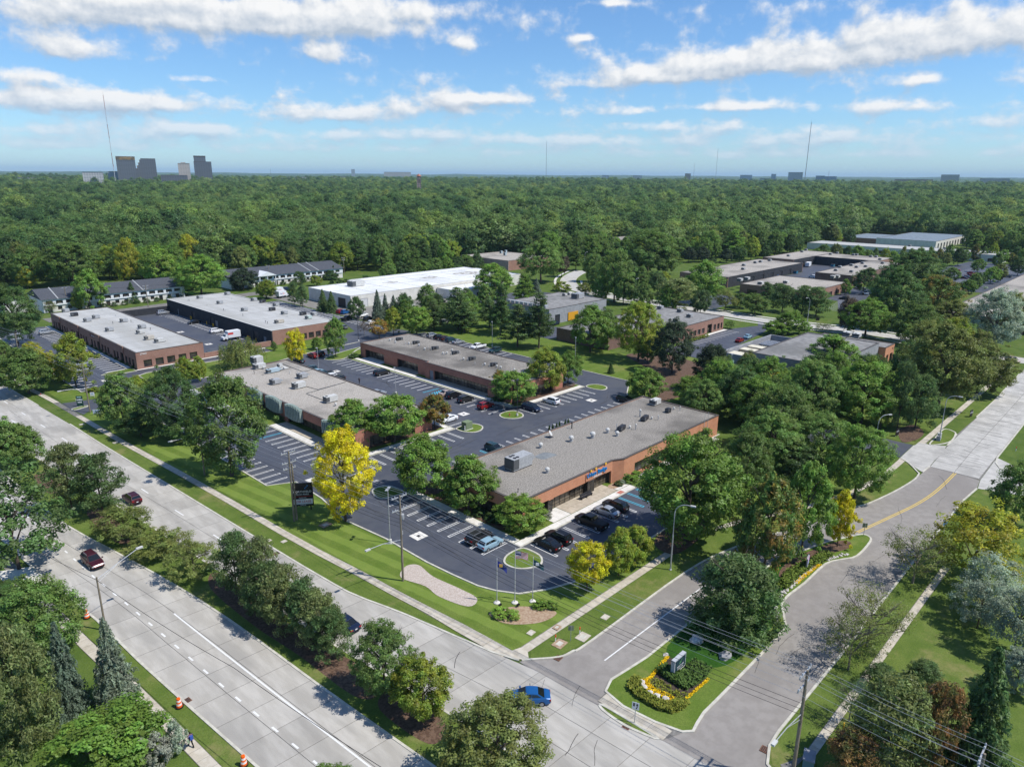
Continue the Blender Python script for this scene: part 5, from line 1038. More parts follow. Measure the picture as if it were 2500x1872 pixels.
def crown_pine(rg, nc=70, per=80, ls=.026, zlo=.22, cs=.2, flatp=.55, shape=1.0):
    """Austrian / Scots pine: rounded pads of needles with gaps"""
    z = zlo + (1 - zlo) * rg.random(nc) ** .85; env = np.sqrt(np.clip(1 - ((z - zlo - .28) / (1.04 - zlo - .28 + .0)) ** 2, .06, 1)) * shape
    a = 2 * math.pi * rg.random(nc); rr = env * np.sqrt(rg.random(nc)) * .92
    p = np.stack([rr * np.cos(a), rr * np.sin(a), z], 1)
    k = np.repeat(np.arange(nc), per); csz = cs * (.6 + .7 * rg.random(nc))
    q = unit(rg.normal(size=(len(k), 3))) * (rg.random(len(k)) ** .4)[:, None]; q[:, 2] = q[:, 2] * flatp * .42
    cen = p[k] + q * csz[k][:, None]; nr = unit(q + np.array([0, 0, .55]) + p[k] * np.array([.5, .5, 0]))
    return cen, nr, ls * (.55 + .8 * rg.random(len(k))), rg.random(nc)[k]
def crown_whitepine(rg, tiers=11, ls=.021):
    cs, ns, cl = [], [], []
    for i in range(tiers):
        z = .2 + .78 * i / (tiers - 1); R0 = (1 - ((z - .2) / .85)) ** .75 * .95 + .07
        for j in range(max(4, int(8 * R0 + 2))):
            a = 2 * math.pi * rg.random(); R1 = R0 * (.65 + .5 * rg.random())
            for u in range(3):
                s0 = (.45 + .3 * u) * R1; n = int(44 * (R1 + .25)); q = unit(rg.normal(size=(n, 3))) * (rg.random(n) ** .45)[:, None] * np.array([.2, .2, .028])
                cs.append(q + np.array([s0 * math.cos(a), s0 * math.sin(a), z + .05 * s0])); ns.append(unit(q * 2 + np.array([0, 0, .7]))); cl.append(np.full(n, rg.random()))
    cen = np.concatenate(cs); return cen, np.concatenate(ns), ls * (.6 + .8 * rg.random(len(cen))), np.concatenate(cl)
def crown_willow(rg, ns_=190, per=42, ls=.026):
    cs, ns, cl = [], [], []
    for i in range(ns_):
        d = rg.normal(size=3); d[2] = abs(d[2]); d /= np.linalg.norm(d); rr = .45 + .55 * rg.random()
        top = np.array([d[0] * rr, d[1] * rr, .55 + .42 * d[2] * rr]); ln = .22 + .38 * rg.random() * (1 - .3 * d[2]); s = rg.random(per)
        p = np.repeat(top[None], per, 0); p[:, 2] -= s * ln; p[:, :2] += rg.normal(size=(per, 2)) * .03 + np.outer(s, d[:2]) * .1
        p[:, 2] = np.maximum(p[:, 2], .06); cs.append(p); ns.append(np.tile(np.array([d[0], d[1], .4]), (per, 1))); cl.append(np.full(per, rg.random()))
    cen = np.concatenate(cs); return cen, np.concatenate(ns), ls * (.6 + .8 * rg.random(len(cen))), np.concatenate(cl)
def trunk_mesh(name, rg, h0=.0, h1=.72, r0=.036, limbs=7, spread=.6, m=BARK, lz=.3, twig=False):
    b = MB(); lean = rg.normal(size=2) * .02
    b.tube([(0, 0, h0 - .01), (lean[0] * .4, lean[1] * .4, h1 * .35), (lean[0], lean[1], h1 * .7), (lean[0] * 1.5, lean[1] * 1.5, h1)], [r0 * 1.25, r0 * .9, r0 * .6, r0 * .18], 7)
    for i in range(limbs):
        a = 2 * math.pi * (i + rg.random() * .6) / limbs; z = lz + (h1 - lz) * (.05 + .75 * rg.random()); L = spread * (.55 + .45 * rg.random()); rise = .16 + .16 * rg.random()
        p0 = np.array([lean[0] * z, lean[1] * z, z]); p1 = p0 + np.array([math.cos(a) * L * .5, math.sin(a) * L * .5, rise * .55]); p2 = p0 + np.array([math.cos(a) * L, math.sin(a) * L, rise])
        b.tube([p0, p1, p2], [r0 * .5, r0 * .32, r0 * .1], 5)
        for k in range(7 if twig else 2):
            a2 = a + rg.normal() * .7; e = p1 + (p2 - p1) * rg.random(); q = e + np.array([math.cos(a2) * .3, math.sin(a2) * .3, .10 + .1 * rg.random()]) * (1.0 if twig else .8)
            b.tube([e, (e + q) / 2 + rg.normal(size=3) * .012, q], [r0 * .2, r0 * .14, r0 * .05], 4)
    me = bpy.data.meshes.new(name); me.from_pydata([tuple(map(float, v)) for v in b.v], [], b.f); me.materials.append(m); me.update(); return me
PROTO = {}
def proto(kind, n, crown_fn, trunk_kw, mt=LEAF, asp=.62, flat=.36):
    PROTO[kind] = []
    for i in range(n):
        rg = np.random.default_rng(abs(hash_(kind)) * 17 + i)
        cm = leaves_mesh('crown', *crown_fn(rg), rg, mt, asp, flat); tm = trunk_mesh('trunk', rg, **trunk_kw); PROTO[kind].append((cm, tm))
def hash_(s): return sum((i + 1) * ord(c) for i, c in enumerate(s))
proto('round', 4, lambda rg: crown_broad(rg, .54, .46, 1.0, 230, 84, .16, .034), dict(limbs=7, spread=.55))
proto('oval', 4, lambda rg: crown_broad(rg, .54, .46, 1.0, 230, 84, .15, .033, 'ovate'), dict(limbs=7, spread=.5))
proto('big', 4, lambda rg: crown_broad(rg, .54, .46, 1.0, 380, 84, .125, .0245, 'oval', 11, .9, .56), dict(limbs=9, spread=.55, r0=.04))
proto('locust', 3, lambda rg: crown_broad(rg, .55, .45, 1.0, 140, 56, .18, .034, 'dome', 6, .95, .45), dict(limbs=8, spread=.65, lz=.18, r0=.03))
proto('shrub', 3, lambda rg: crown_broad(rg, .48, .50, 1.0, 90, 60, .2, .06, 'dome', 5, .4, .5), dict(limbs=5, spread=.5, h1=.5, lz=.1))
proto('spruce', 3, lambda rg: crown_spruce(rg, 22, .062, 1.9, .03, .16, .78, .16), dict(limbs=0, h1=.95, r0=.06), LEAF, .34, .4)
proto('arbor', 2, lambda rg: crown_spruce(rg, 14, .11, 1.0, .0, .0, .7, .08), dict(limbs=0, h1=.8, r0=.06), LEAF, .5, .7)
proto('pine', 4, lambda rg: crown_pine(rg, 130, 70, .055, .12, .23), dict(limbs=10, spread=.6, h1=.85, lz=.2), LEAF, .32, .7)
proto('densepine', 2, lambda rg: crown_pine(rg, 270, 66, .046, .03, .17, .9, 1.0), dict(limbs=8, spread=.5, h1=.85), LEAF, .34, .7)
proto('whitepine', 3, lambda rg: crown_whitepine(rg, 14, .052), dict(limbs=6, spread=.5, h1=.95, r0=.05), LEAF, .35, .5)
proto('willow', 2, lambda rg: crown_willow(rg, 240, 42, .040), dict(limbs=7, spread=.5), LEAF, .4, .5)
proto('sparse', 3, lambda rg: crown_broad(rg, .55, .44, 1.0, 160, 34, .18, .022, 'dome', 5, .4, .4), dict(limbs=14, spread=.75, lz=.14, r0=.03, m=BARKL, twig=True))
NAMES = dict(round='broadleaf_tree', oval='maple_tree', big='broadleaf_tree', locust='honey_locust_tree', shrub='shrub', spruce='spruce_tree', arbor='arborvitae', pine='pine_tree', densepine='pine_tree', whitepine='white_pine_tree', willow='willow_tree', sparse='crabapple_tree')
COL = dict(g=((.155, .265, .046), (.20, .315, .055)), d=((.076, .14, .042), (.105, .175, .048)), l=((.205, .33, .055), (.26, .38, .06)), m=((.132, .22, .052), (.175, .255, .062)), o=((.165, .205, .056), (.22, .245, .065)), Y=((.64, .56, .014), (.48, .47, .02)), y=((.29, .32, .032), (.42, .36, .03)), yg=((.20, .285, .038), (.31, .34, .04)), s=((.27, .335, .235), (.33, .385, .29)), b=((.16, .22, .155), (.21, .27, .2)), p=((.10, .17, .058), (.14, .205, .068)), po=((.18, .23, .08), (.22, .25, .09)), br=((.13, .16, .05), (.36, .19, .08)), or_=((.115, .195, .042), (.36, .20, .045)), dk=((.042, .068, .034), (.056, .086, .042)), gy=((.25, .265, .2), (.3, .31, .26)), pr=((.10, .08, .06), (.15, .11, .075)))
NT = [0]
def tree(kind, x, y, h, r, col, label, group=None, patch=.45, zs=1.0):
    NT[0] += 1; i = NT[0]; cm, tm = PROTO[kind][i % len(PROTO[kind])]
    name = NAMES[kind]
    if kind == 'shrub': name = 'shrub'
    t = thing(name, label, 'shrub' if kind in ('shrub', 'arbor') and h < 3.2 else 'tree', (x, y, 0), (i * 2.399) % 6.283, group)
    c = bpy.data.objects.new('crown', cm); C.objects.link(c); c.parent = t; c.scale = (r, r, h)
    k = bpy.data.objects.new('trunk', tm); C.objects.link(k); k.parent = t; k.scale = (r, r, h)
    ca, cb = COL[col]; jt = 1 + .14 * math.sin(i * 7.31); c.color = (*(v * jt for v in ca), 1); c['tint2'] = [float(v * jt) for v in cb]; c['patch'] = float(patch)
    return t
def fit(f, bx, by, ty, xl, xr, zc=.58, rz=.42):
    base = f(bx, by); g_ = G(*base); s = (xr - xl) / 2 / (f(1, 0)[0] - f(0, 0)[0]) ** -1 * 1.0
    rpx = (f(xr, by)[0] - f(xl, by)[0]) / 2; cx = (f(xl, by)[0] + f(xr, by)[0]) / 2; topy = f(bx, ty)[1]
    dp = depth(g_); lo, hi = 1.0, 40.0
    u = [(math.cos(a) * math.cos(b_), math.sin(a) * math.cos(b_), math.sin(b_)) for a in np.linspace(0, 6.28, 17) for b_ in np.linspace(-.6, 1.57, 10)]
    for _ in range(26):
        h = (lo + hi) / 2; r = rpx / FPX * depth((g_[0], g_[1], h * zc))
        tp = min(proj((g_[0] + r * a, g_[1] + r * b_, h * (zc + rz * c)))[1] for a, b_, c in u)
        if tp > topy: lo = h
        else: hi = h
    # centre the crown sideways over the base where the crown leans off the trunk pixel
    return float(g_[0]), float(g_[1]), lo, rpx / FPX * depth((g_[0], g_[1], lo * zc))
def T(f, bx, by, ty, xl, xr, kind, col, label, group=None, patch=.45):
    x, y, h, r = fit(f, bx, by, ty, xl, xr); h = max(1.2, min(h, 26)); return tree(kind, x, y, h, r, col, label, group, patch)
# --- foreground left and median
T(q5, 150, 1230, 400, -330, 480, 'locust', 'd', 'big dark honey locust at the left picture edge over the road')
T(q5, 80, 470, 90, -200, 130, 'round', 'm', 'dark broadleaf tree cut by left edge above the median')
T(q5, 210, 440, 120, 60, 360, 'round', 'm', 'broadleaf tree on median at upper left beside the lanes')
T(q5, 560, 790, 270, 310, 640, 'pine', 'po', 'left pine of the median pair beside the dark red car')
T(q5, 795, 800, 350, 560, 970, 'pine', 'p', 'right pine of the median pair just left of dark red car')
T(q5, 970, 1010, 720, 830, 1280, 'locust', 'o', 'low olive honey locust on the median nearest the pines', None, .1)
T(q5, 1240, 1130, 890, 1080, 1500, 'locust', 'o', 'middle low honey locust on the grassy median')
T(q5, 1500, 1290, 990, 1290, 1690, 'locust', 'o', 'third low honey locust on median, before the pine row', None, .2)
for i, (a, b_, c_, d, e) in enumerate([(1830, 1420, 950, 1640, 1990), (2020, 1500, 990, 1850, 2180), (2080, 1620, 1170, 1850, 2250), (2190, 1690, 1200, 2000, 2420), (2380, 1760, 1300, 2200, 2560), (2480, 1830, 1390, 2290, 2650), (2560, 1920, 1520, 2380, 2700)]):
    T(q5, a, b_, c_, d, e, 'pine', 'po' if i % 2 else 'p', ['tallest pine at upper end of the median pine row', 'second pine of the median row', 'third pine of the median row', 'fourth pine of the median row', 'fifth pine of the median row', 'sixth pine of the median row', 'last pine of the median row by the dark blue car'][i], 'pine row on the median')
T(b2, 1075, 950, 370, 810, 1290, 'big', 'm', 'dense green linden on the median left of the yellowing one', None, .3)
T(b2, 1370, 1120, 620, 1140, 1600, 'round', 'yg', 'yellowing young linden on the median in foreground', None, .35)
T(b2, 1930, 1600, 870, 1590, 2430, 'big', 'o', 'large linden on the median in front of the blue sedan', None, .6)
T(b2, 700, 1760, 1440, 480, 900, 'round', 'm', 'tree top just entering at bottom of the picture')
T(b1, 330, 730, 40, 20, 680, 'big', 'm', 'dark dense maple by the left pavement above the spruces', None, .1)
T(b1, 200, 1330, 410, -130, 470, 'densepine', 'po', 'big pale green pine at lower left edge')
T(b1, 545, 1060, 360, 400, 700, 'spruce', 'b', 'narrow grey green spruce left of the blue spruce', None, .2)
T(b1, 905, 1000, 325, 720, 1060, 'spruce', 's', 'pale blue spruce by the left pavement and street lamp', None, .1)
T(b1, 830, 1560, 955, 430, 1290, 'round', 'g', 'bright green bushy tree at bottom left corner')
T(b1, 1235, 1500, 1215, 1095, 1345, 'shrub', 'gy', 'grey leaved shrub at bottom left by the pavement')
T(b1, 1365, 1390, 1130, 1280, 1450, 'shrub', 's', 'silver green shrub beside the walking person')
T(q5, 40, 1480, 1290, -160, 220, 'round', 'd', 'dark tree at left edge below the big honey locust')
# --- right foreground
T(b4, 1000, 560, 70, 790, 1350, 'sparse', 'o', 'half bare crabapple by the entrance road, farther of two')
T(b4, 855, 740, 240, 620, 1100, 'sparse', 'o', 'half bare crabapple by the entrance road, nearer of two')
T(q8, 1350, 1340, 880, 1110, 1610, 'sparse', 'o', 'half bare crabapple farthest along the entrance road')
T(q8, 1800, 1290, 700, 1540, 2180, 'locust', 'y', 'wide yellow green honey locust at right beside the road', None, .2)
T(q8, 2120, 880, 420, 1940, 2300, 'round', 'm', 'dark green tree at right edge beyond the yellow green locust')
T(q8, 1900, 1560, 1120, 1690, 2120, 'locust', 's', 'silver leaved tree behind the lawn at right', 'silver trees')
T(b4, 1850, 420, 30, 1690, 2060, 'locust', 's', 'silver leaved tree at right, left half of the clump')
T(b4, 2120, 640, 90, 1890, 2330, 'locust', 's', 'silver leaved tree at the right edge of the clump')
T(b4, 2140, 930, 570, 1990, 2300, 'round', 's', 'low silver green tree at right edge above the spruce')
T(b4, 1800, 1560, 545, 1540, 2070, 'spruce', 'p', 'tall dark spruce at lower right with drooping branches', None, .1)
T(b4, 1440, 860, 645, 1285, 1590, 'densepine', 'p', 'small dark pine behind the lower right spruce')
T(b4, 1150, 1540, 770, 800, 1480, 'pine', 'po', 'dying pine with green top at lower right corner', None, .3)
T(b4, 1480, 1560, 830, 1320, 1740, 'pine', 'br', 'brown needled dying pine left of the dark spruce', None, .5)
T(b4, 880, 1660, 1180, 700, 1150, 'pine', 'br', 'brown low pine boughs at bottom beside the utility pole', None, .5)
T(b4, 1090, 900, 680, 960, 1240, 'pine', 'p', 'young pine beside the path at lower right')
T(b4, 860, 1140, 780, 640, 950, 'sparse', 'p', 'bare dead young tree beside the path at lower right')
# --- entrance island and front of office
T(b3, 1870, 440, -160, 1445, 2200, 'densepine', 'p', 'big round dark pine on the entrance island')
T(q8, 200, 1290, 500, -80, 440, 'oval', 'or_', 'tall maple turning orange behind the round pine', None, .12)
T(q8, 490, 1130, 390, 290, 690, 'oval', 'g', 'tall deep green maple beside the orange one')
T(q8, 770, 1060, 655, 635, 870, 'oval', 'Y', 'small orange and yellow maple on the island tip', None, .3)
T(q7, 1500, 1010, 190, 1080, 1890, 'big', 'g', 'large bright green maple hiding right end of front car park')
T(q7, 735, 1390, 1000, 615, 935, 'round', 'Y', 'young yellow tree left of two green ones by front car park', None, .8)
T(q7, 980, 1280, 930, 850, 1095, 'round', 'yg', 'middle young green tree by the front car park')
T(q7, 1105, 1200, 880, 970, 1240, 'round', 'yg', 'right young green tree by the front car park')
T(q7, 1650, 900, 470, 1500, 1900, 'round', 'm', 'green tree filling behind the large front maple')
T(z5, 680, 1110, 665, 350, 985, 'round', 'l', 'light green tree at corner of the front building', None, .35)
T(q6, 1720, 790, 370, 1480, 1920, 'round', 'g', 'tree with yellow top beside left end of front building', None, .4)
T(q6, 1370, 650, 210, 1160, 1620, 'round', 'g', 'green tree left of the yellow topped one near front building')
T(q6, 770, 860, 165, 575, 1035, 'big', 'Y', 'tall bright yellow tree on the lawn in front of offices', None, .15)
T(q2, 1150, 1520, 1140, 955, 1395, 'round', 'g', 'big round green tree at near end of the left office')
T(q2, 840, 1540, 1205, 665, 1015, 'round', 'g', 'round green tree behind the yellow one at left office')
T(q2, 1455, 1400, 1140, 1350, 1615, 'round', 'or_', 'small tree half orange half green by white sedan', None, .55)
# --- lawn trees at left
T(q5, 1790, 510, -230, 1600, 2210, 'big', 'm', 'huge elm on the lawn beside the utility pole')
T(q1, 1330, 1480, 965, 1140, 1555, 'big', 'd', 'dark dense linden between driveway and the elm')
T(q1, 960, 1400, 1005, 790, 1150, 'round', 'm', 'mid green tree left of the dark linden')
T(q1, 1080, 1230, 1010, 990, 1160, 'round', 'yg', 'small yellow green tree behind the dark linden')
T(q1, 1440, 1500, 1270, 1280, 1620, 'round', 'd', 'dark undergrowth tree between the linden and the elm')
T(q1, 1090, 1470, 1260, 950, 1280, 'round', 'd', 'low dark tree at foot of the dark linden')
T(q1, 225, 1140, 810, -20, 390, 'round', 'm', 'green tree on the verge at far left of boulevard')
T(q1, 40, 1000, 730, -60, 130, 'round', 'm', 'tree at left edge behind the verge tree')
T(q1, 140, 770, 330, -60, 330, 'big', 'd', 'large dark oak at left edge behind the far pole')
T(q1, 265, 930, 745, 185, 345, 'round', 'y', 'yellow locust nearest the left car park edge', None, .3)
T(q1, 410, 1040, 830, 305, 495, 'round', 'y', 'yellow locust beside the car park drive', None, .5)
T(q1, 590, 1095, 710, 480, 790, 'oval', 'yg', 'maple with reddish top before the brown warehouse', None, .55)
T(q1, 500, 1050, 930, 460, 600, 'round', 'yg', 'small yellow green tree under the reddish maple')
T(q1, 1440, 1065, 860, 1350, 1520, 'oval', 'yg', 'left of twin yellow green maples below brown warehouse', None, .3)
T(q1, 1545, 1045, 850, 1480, 1600, 'oval', 'yg', 'right of twin yellow green maples below brown warehouse', None, .3)
T(q1, 1870, 945, 690, 1710, 2060, 'willow', 'o', 'weeping willow behind the left gravel roof')
T(q2, 390, 915, 650, 322, 478, 'round', 'Y', 'slim bright yellow tree beyond left gravel roof', None, .6)
T(q2, 695, 860, 555, 605, 765, 'oval', 'g', 'green maple on the grass island beyond the bays')
T(q2, 550, 800, 710, 510, 600, 'round', 'g', 'low green tree behind the bright yellow tree')
T(q2, 222, 810, 740, 200, 250, 'round', 'm', 'tiny tree beside the low brick yard wall')
# --- middle distance
T(q2, 860, 570, 388, 795, 928, 'oval', 'd', 'dark green maple by the parked cars near white warehouse')
T(q2, 600, 505, 335, 548, 650, 'spruce', 'p', 'left of two dark spruces before white warehouse')
T(q2, 665, 515, 350, 615, 718, 'spruce', 'p', 'right of two dark spruces before white warehouse')
T(q2, 1020, 575, 340, 975, 1085, 'spruce', 'b', 'left blue spruce of the group at white warehouse')
T(q2, 1080, 565, 370, 1040, 1130, 'spruce', 'b', 'middle blue spruce of the group at white warehouse')
T(q2, 1145, 570, 380, 1090, 1200, 'spruce', 'b', 'right blue spruce of the group at white warehouse')
T(q2, 1140, 690, 490, 1070, 1215, 'round', 'yg', 'yellow green tree with orange top behind middle building', None, .55)
T(q2, 1030, 715, 570, 945, 1115, 'locust', 'or_', 'thin rusty orange tree behind the middle building', None, .75)
T(q2, 915, 690, 575, 870, 965, 'sparse', 'pr', 'thin purplish tree beside the rusty orange one')
T(q2, 1320, 695, 470, 1225, 1450, 'round', 'l', 'bright green round tree behind middle building roof')
T(q2, 1230, 600, 430, 1160, 1300, 'round', 'g', 'green tree behind the bright round tree')
T(q2, 160, 410, 268, 90, 240, 'round', 'yg', 'orange tinged tree beside the white delivery trucks', None, .3)
T(q2, 375, 455, 280, 325, 420, 'pine', 'p', 'left pine right of the white delivery trucks')
T(q2, 440, 470, 310, 395, 490, 'pine', 'p', 'right pine right of the white delivery trucks')
T(q2, 1405, 500, 310, 1325, 1490, 'round', 'm', 'green tree on the lawn of the white warehouse')
T(q2, 545, 310, 228, 500, 595, 'round', 'yg', 'small yellow tree by the second apartment row')
T(q2, 680, 250, 150, 640, 700, 'spruce', 'd', 'small conifer at end of second apartment row')
T(q2, 650, 260, 195, 590, 725, 'shrub', 'd', 'dark bush at end of second apartment row')
T(q2, 420, 300, 200, 370, 470, 'pine', 'd', 'dark pine in front of second apartment row')
T(q2, 1640, 650, 325, 1515, 1785, 'whitepine', 'p', 'left white pine of the tall clump behind middle building')
T(q3, 70, 880, 490, -10, 160, 'whitepine', 'd', 'dark white pine second in the tall clump')
T(q3, 200, 970, 640, 55, 330, 'whitepine', 'p', 'broad white pine beside parked cars behind middle building')
T(q3, 365, 980, 555, 270, 495, 'whitepine', 'p', 'right white pine of the tall clump')
T(q3, 250, 680, 410, 150, 330, 'whitepine', 'g', 'upper white pine behind the tall clump')
T(q3, 70, 560, 350, -20, 145, 'round', 'm', 'round tree above the white pine clump')
T(q3, 380, 470, 160, 165, 500, 'big', 'm', 'large tree with bare limbs left of the curving street')
T(q2, 1900, 400, 155, 1745, 2035, 'round', 'g', 'green tree in front of white annex')
T(q3, 345, 560, 440, 300, 390, 'spruce', 'b', 'blue spruce at left of the curving street')
T(q3, 540, 540, 470, 475, 605, 'shrub', 'yg', 'low bright bush at bend of the curving street')
T(q3, 760, 1010, 650, 615, 955, 'oval', 'g', 'green maple before the dark brick wing')
T(q3, 880, 960, 690, 780, 1000, 'round', 'm', 'tree between green maple and yellow one at centre')
T(q3, 1130, 1080, 635, 955, 1315, 'big', 'yg', 'large yellow green maple at centre of park', None, .45)
T(q3, 1390, 1170, 780, 1235, 1555, 'big', 'dk', 'very dark dense tree right of the yellow maple')
T(q3, 1200, 1090, 900, 1120, 1300, 'round', 'd', 'dark tree beneath the large yellow maple')
T(q3, 1690, 1310, 965, 1495, 1845, 'densepine', 'dk', 'very dark conifer in front of the grey screen wall')
T(q3, 590, 1255, 1010, 530, 750, 'round', 'g', 'young green tree at far end of middle building')
T(q3, 420, 1310, 990, 255, 565, 'round', 'yg', 'yellow green tree at end of middle building', None, .5)
T(q3, 170, 1420, 1150, 5, 350, 'round', 'g', 'round green tree by near end of middle building')
T(q3, 60, 1330, 1160, -20, 130, 'round', 'or_', 'reddish tinged tree at corner of middle building', None, .5)
T(q3, 920, 1175, 1090, 890, 950, 'spruce', 'd', 'small conifer on the grass beyond the lane')
T(q3, 1180, 1380, 1130, 1035, 1335, 'round', 'g', 'left round tree behind front building far corner')
T(q3, 1550, 1430, 1200, 1395, 1705, 'round', 'g', 'right round tree behind front building far corner')
T(q3, 845, 590, 330, 740, 940, 'big', 'm', 'tall tree at left of the centre street clump')
T(q3, 945, 625, 230, 850, 1130, 'big', 'm', 'tallest grey green tree of centre street clump')
T(q3, 1015, 645, 400, 950, 1120, 'round', 'm', 'lower tree in front of centre street clump')
T(q3, 780, 470, 250, 720, 880, 'round', 'm', 'tree behind left of centre street clump')
T(q3, 1200, 420, 60, 1010, 1420, 'big', 'm', 'wide spreading tree behind the centre clump')
T(q3, 1190, 400, 230, 1120, 1250, 'round', 'g', 'light green tree right behind centre clump')
T(q3, 1340, 410, 210, 1240, 1440, 'round', 'm', 'tree between the centre clump and dark round pair')
T(q3, 1630, 640, 310, 1485, 1785, 'oval', 'g', 'bright green tree left of courtyard complex')
T(q3, 1420, 690, 440, 1255, 1605, 'pine', 'po', 'wide spreading pine along the park street')
T(q3, 1335, 510, 395, 1290, 1390, 'round', 'yg', 'small yellow tree behind the spreading pine', None, .6)
T(q3, 1260, 510, 390, 1170, 1330, 'round', 'd', 'dark tree left behind the spreading pine')
T(q3, 1520, 320, 200, 1465, 1575, 'oval', 'dk', 'left of two dark round trees by the far street')
T(q3, 1625, 315, 195, 1565, 1695, 'oval', 'dk', 'right of two dark round trees by the far street')
T(q3, 1810, 320, 220, 1755, 1870, 'oval', 'dk', 'dark round tree beside the far green lawn')
T(q3, 1910, 310, 200, 1860, 1970, 'round', 'd', 'dark tree right of the far dark round one')
T(q3, 2000, 300, 120, 1930, 2050, 'oval', 'yg', 'yellow green tree above courtyard complex')
T(q3, 2110, 290, 185, 2070, 2160, 'oval', 'd', 'dark tree left of the courtyard far wing')
T(q3, 1700, 335, 280, 1670, 1740, 'shrub', 'd', 'dark low bush beside the dark round pair')
T(q3, 650, 380, 200, 590, 720, 'whitepine', 'm', 'slim pine on the lawn beyond curving street')
T(q3, 540, 430, 260, 495, 610, 'round', 'pr', 'dark purple leaved tree on the far lawn')
T(q3, 720, 560, 480, 640, 770, 'round', 'o', 'low olive tree beside the curving street')
T(q3, 1840, 830, 765, 1795, 1885, 'locust', 'm', 'small tree on grass beside the brick office')
T(q3, 1800, 690, 530, 1720, 1900, 'locust', 'o', 'olive tree between the street and courtyard office')
T(q3, 2030, 720, 560, 1930, 2135, 'round', 'm', 'left small tree on verge below courtyard office')
T(q4, 20, 670, 560, -20, 130, 'round', 'm', 'tree on verge left of the four pines')
for i, (a, b_, c_, d, e) in enumerate([(345, 700, 495, 250, 455), (495, 720, 500, 400, 580), (605, 735, 515, 500, 745), (225, 620, 475, 180, 290), (310, 600, 480, 260, 400)]):
    T(q4, a, b_, c_, d, e, 'pine', 'p', ['left pine of the mulched row by the park drive', 'middle pine of the mulched row by the park drive', 'right pine of the mulched row by the park drive', 'far left pine against the low tan office', 'second far pine against the low tan office'][i])
T(q4, 390, 870, 695, 270, 480, 'round', 'g', 'light green tree above the grey screen wall corner')
T(q4, 300, 880, 770, 190, 390, 'round', 'g', 'low green tree left above the grey screen wall')
T(q4, 515, 870, 775, 460, 570, 'oval', 'g', 'small round tree behind grey panel building')
T(q4, 660, 840, 780, 600, 750, 'sparse', 'o', 'half bare small tree behind the grey panel roof')
T(q4, 845, 860, 590, 790, 960, 'round', 'pr', 'reddish brown tree left of the park drive tree')
T(q4, 985, 890, 610, 830, 1185, 'big', 'g', 'round green tree at corner of the park street')
T(q4, 830, 570, 445, 800, 880, 'oval', 'g', 'slim tree at end of the low tan office')
T(q4, 970, 560, 365, 895, 1080, 'round', 'd', 'dark tree before the near wing of courtyard complex')
T(q4, 1130, 520, 380, 1070, 1210, 'round', 'd', 'dark tree right of near courtyard wing')
T(q4, 1190, 830, 390, 1020, 1400, 'big', 'd', 'large dark tree between park drive and far car park')
T(q4, 1330, 560, 235, 1140, 1570, 'big', 'd', 'broad dark green tree left of the far car park')
T(q4, 1520, 760, 430, 1330, 1720, 'big', 'or_', 'dark tree with rusty top and bare branch at right', None, .1)
T(q4, 1350, 950, 640, 1200, 1560, 'big', 'm', 'mid green tree filling the right hand grove')
T(q4, 1640, 860, 620, 1480, 1800, 'big', 'o', 'olive tree in middle of right hand grove')
T(q4, 1960, 1010, 540, 1770, 2175, 'big', 's', 'tall grey green tree near right edge', None, .1)
T(q4, 2080, 900, 560, 1990, 2190, 'big', 'o', 'olive tree behind the tall grey green one')
T(q4, 1660, 1080, 760, 1540, 1820, 'big', 'yg', 'yellow green tree in upper right grove', None, .3)
T(q4, 1540, 1460, 830, 1370, 1950, 'big', 'o', 'very large olive tree by the right pavement')
T(q4, 1850, 1330, 950, 1640, 2090, 'big', 'o', 'right half of the big olive grove by pavement')
T(q4, 1230, 1610, 1090, 1140, 1370, 'pine', 'p', 'left dark pine on the mulch mound at right')
T(q4, 1370, 1600, 1190, 1220, 1520, 'pine', 'p', 'right dark pine on the mulch mound at right')
T(q4, 1290, 1300, 930, 1190, 1460, 'round', 'd', 'dark tree behind the mulch mound pines')
T(q4, 720, 1180, 870, 540, 900, 'oval', 'g', 'green tree in front of the grey panel wall')
T(q4, 600, 1300, 1020, 400, 760, 'round', 'd', 'dark green tree at foot of the grey panel wall')
T(q4, 70, 1230, 1010, -20, 160, 'round', 'o', 'tree right of the teal tank with rusty twigs', None, .2)
T(q4, 110, 1280, 1090, -20, 290, 'locust', 'y', 'yellow crowned low tree beside the teal tank', None, .3)
T(q4, 355, 1280, 1155, 270, 445, 'locust', 'Y', 'golden low tree at foot of grey panel wall', None, .6)
T(q4, 560, 1560, 1080, 430, 850, 'big', 'm', 'large green tree left of the bright one at right')
T(q4, 950, 1560, 1090, 680, 1210, 'big', 'g', 'large bright green tree at right of the grove')
T(q4, 1100, 1600, 1260, 1000, 1180, 'round', 'yg', 'yellow edged tree at right of the bright green one')
T(q4, 150, 1600, 1210, -40, 380, 'big', 'g', 'large leafy tree hiding right end of front building')
T(q4, 330, 1760, 1280, 120, 600, 'big', 'm', 'broad tree in the dense grove above the entrance road')
T(q4, 40, 1560, 1290, -30, 110, 'round', 'yg', 'yellow green sapling at right end of front roof', None, .5)
T(q8, 250, 500, 20, -30, 470, 'big', 'm', 'large grove tree nearest the front building entrance')
T(q8, 620, 480, 30, 400, 880, 'big', 'm', 'grove tree left of the cream arching one')
T(q8, 900, 690, 130, 660, 1130, 'big', 'g', 'arching light green tree over the entrance road verge')
T(q8, 60, 640, 180, -120, 260, 'big', 'm', 'dark grove tree right behind the front car park maple')
T(q8, 440, 560, 260, 280, 640, 'round', 'd', 'dark tree behind the deep green maple')
T(q8, 1090, 380, 280, 1030, 1170, 'shrub', 'd', 'clipped dark bush beside the side drive')
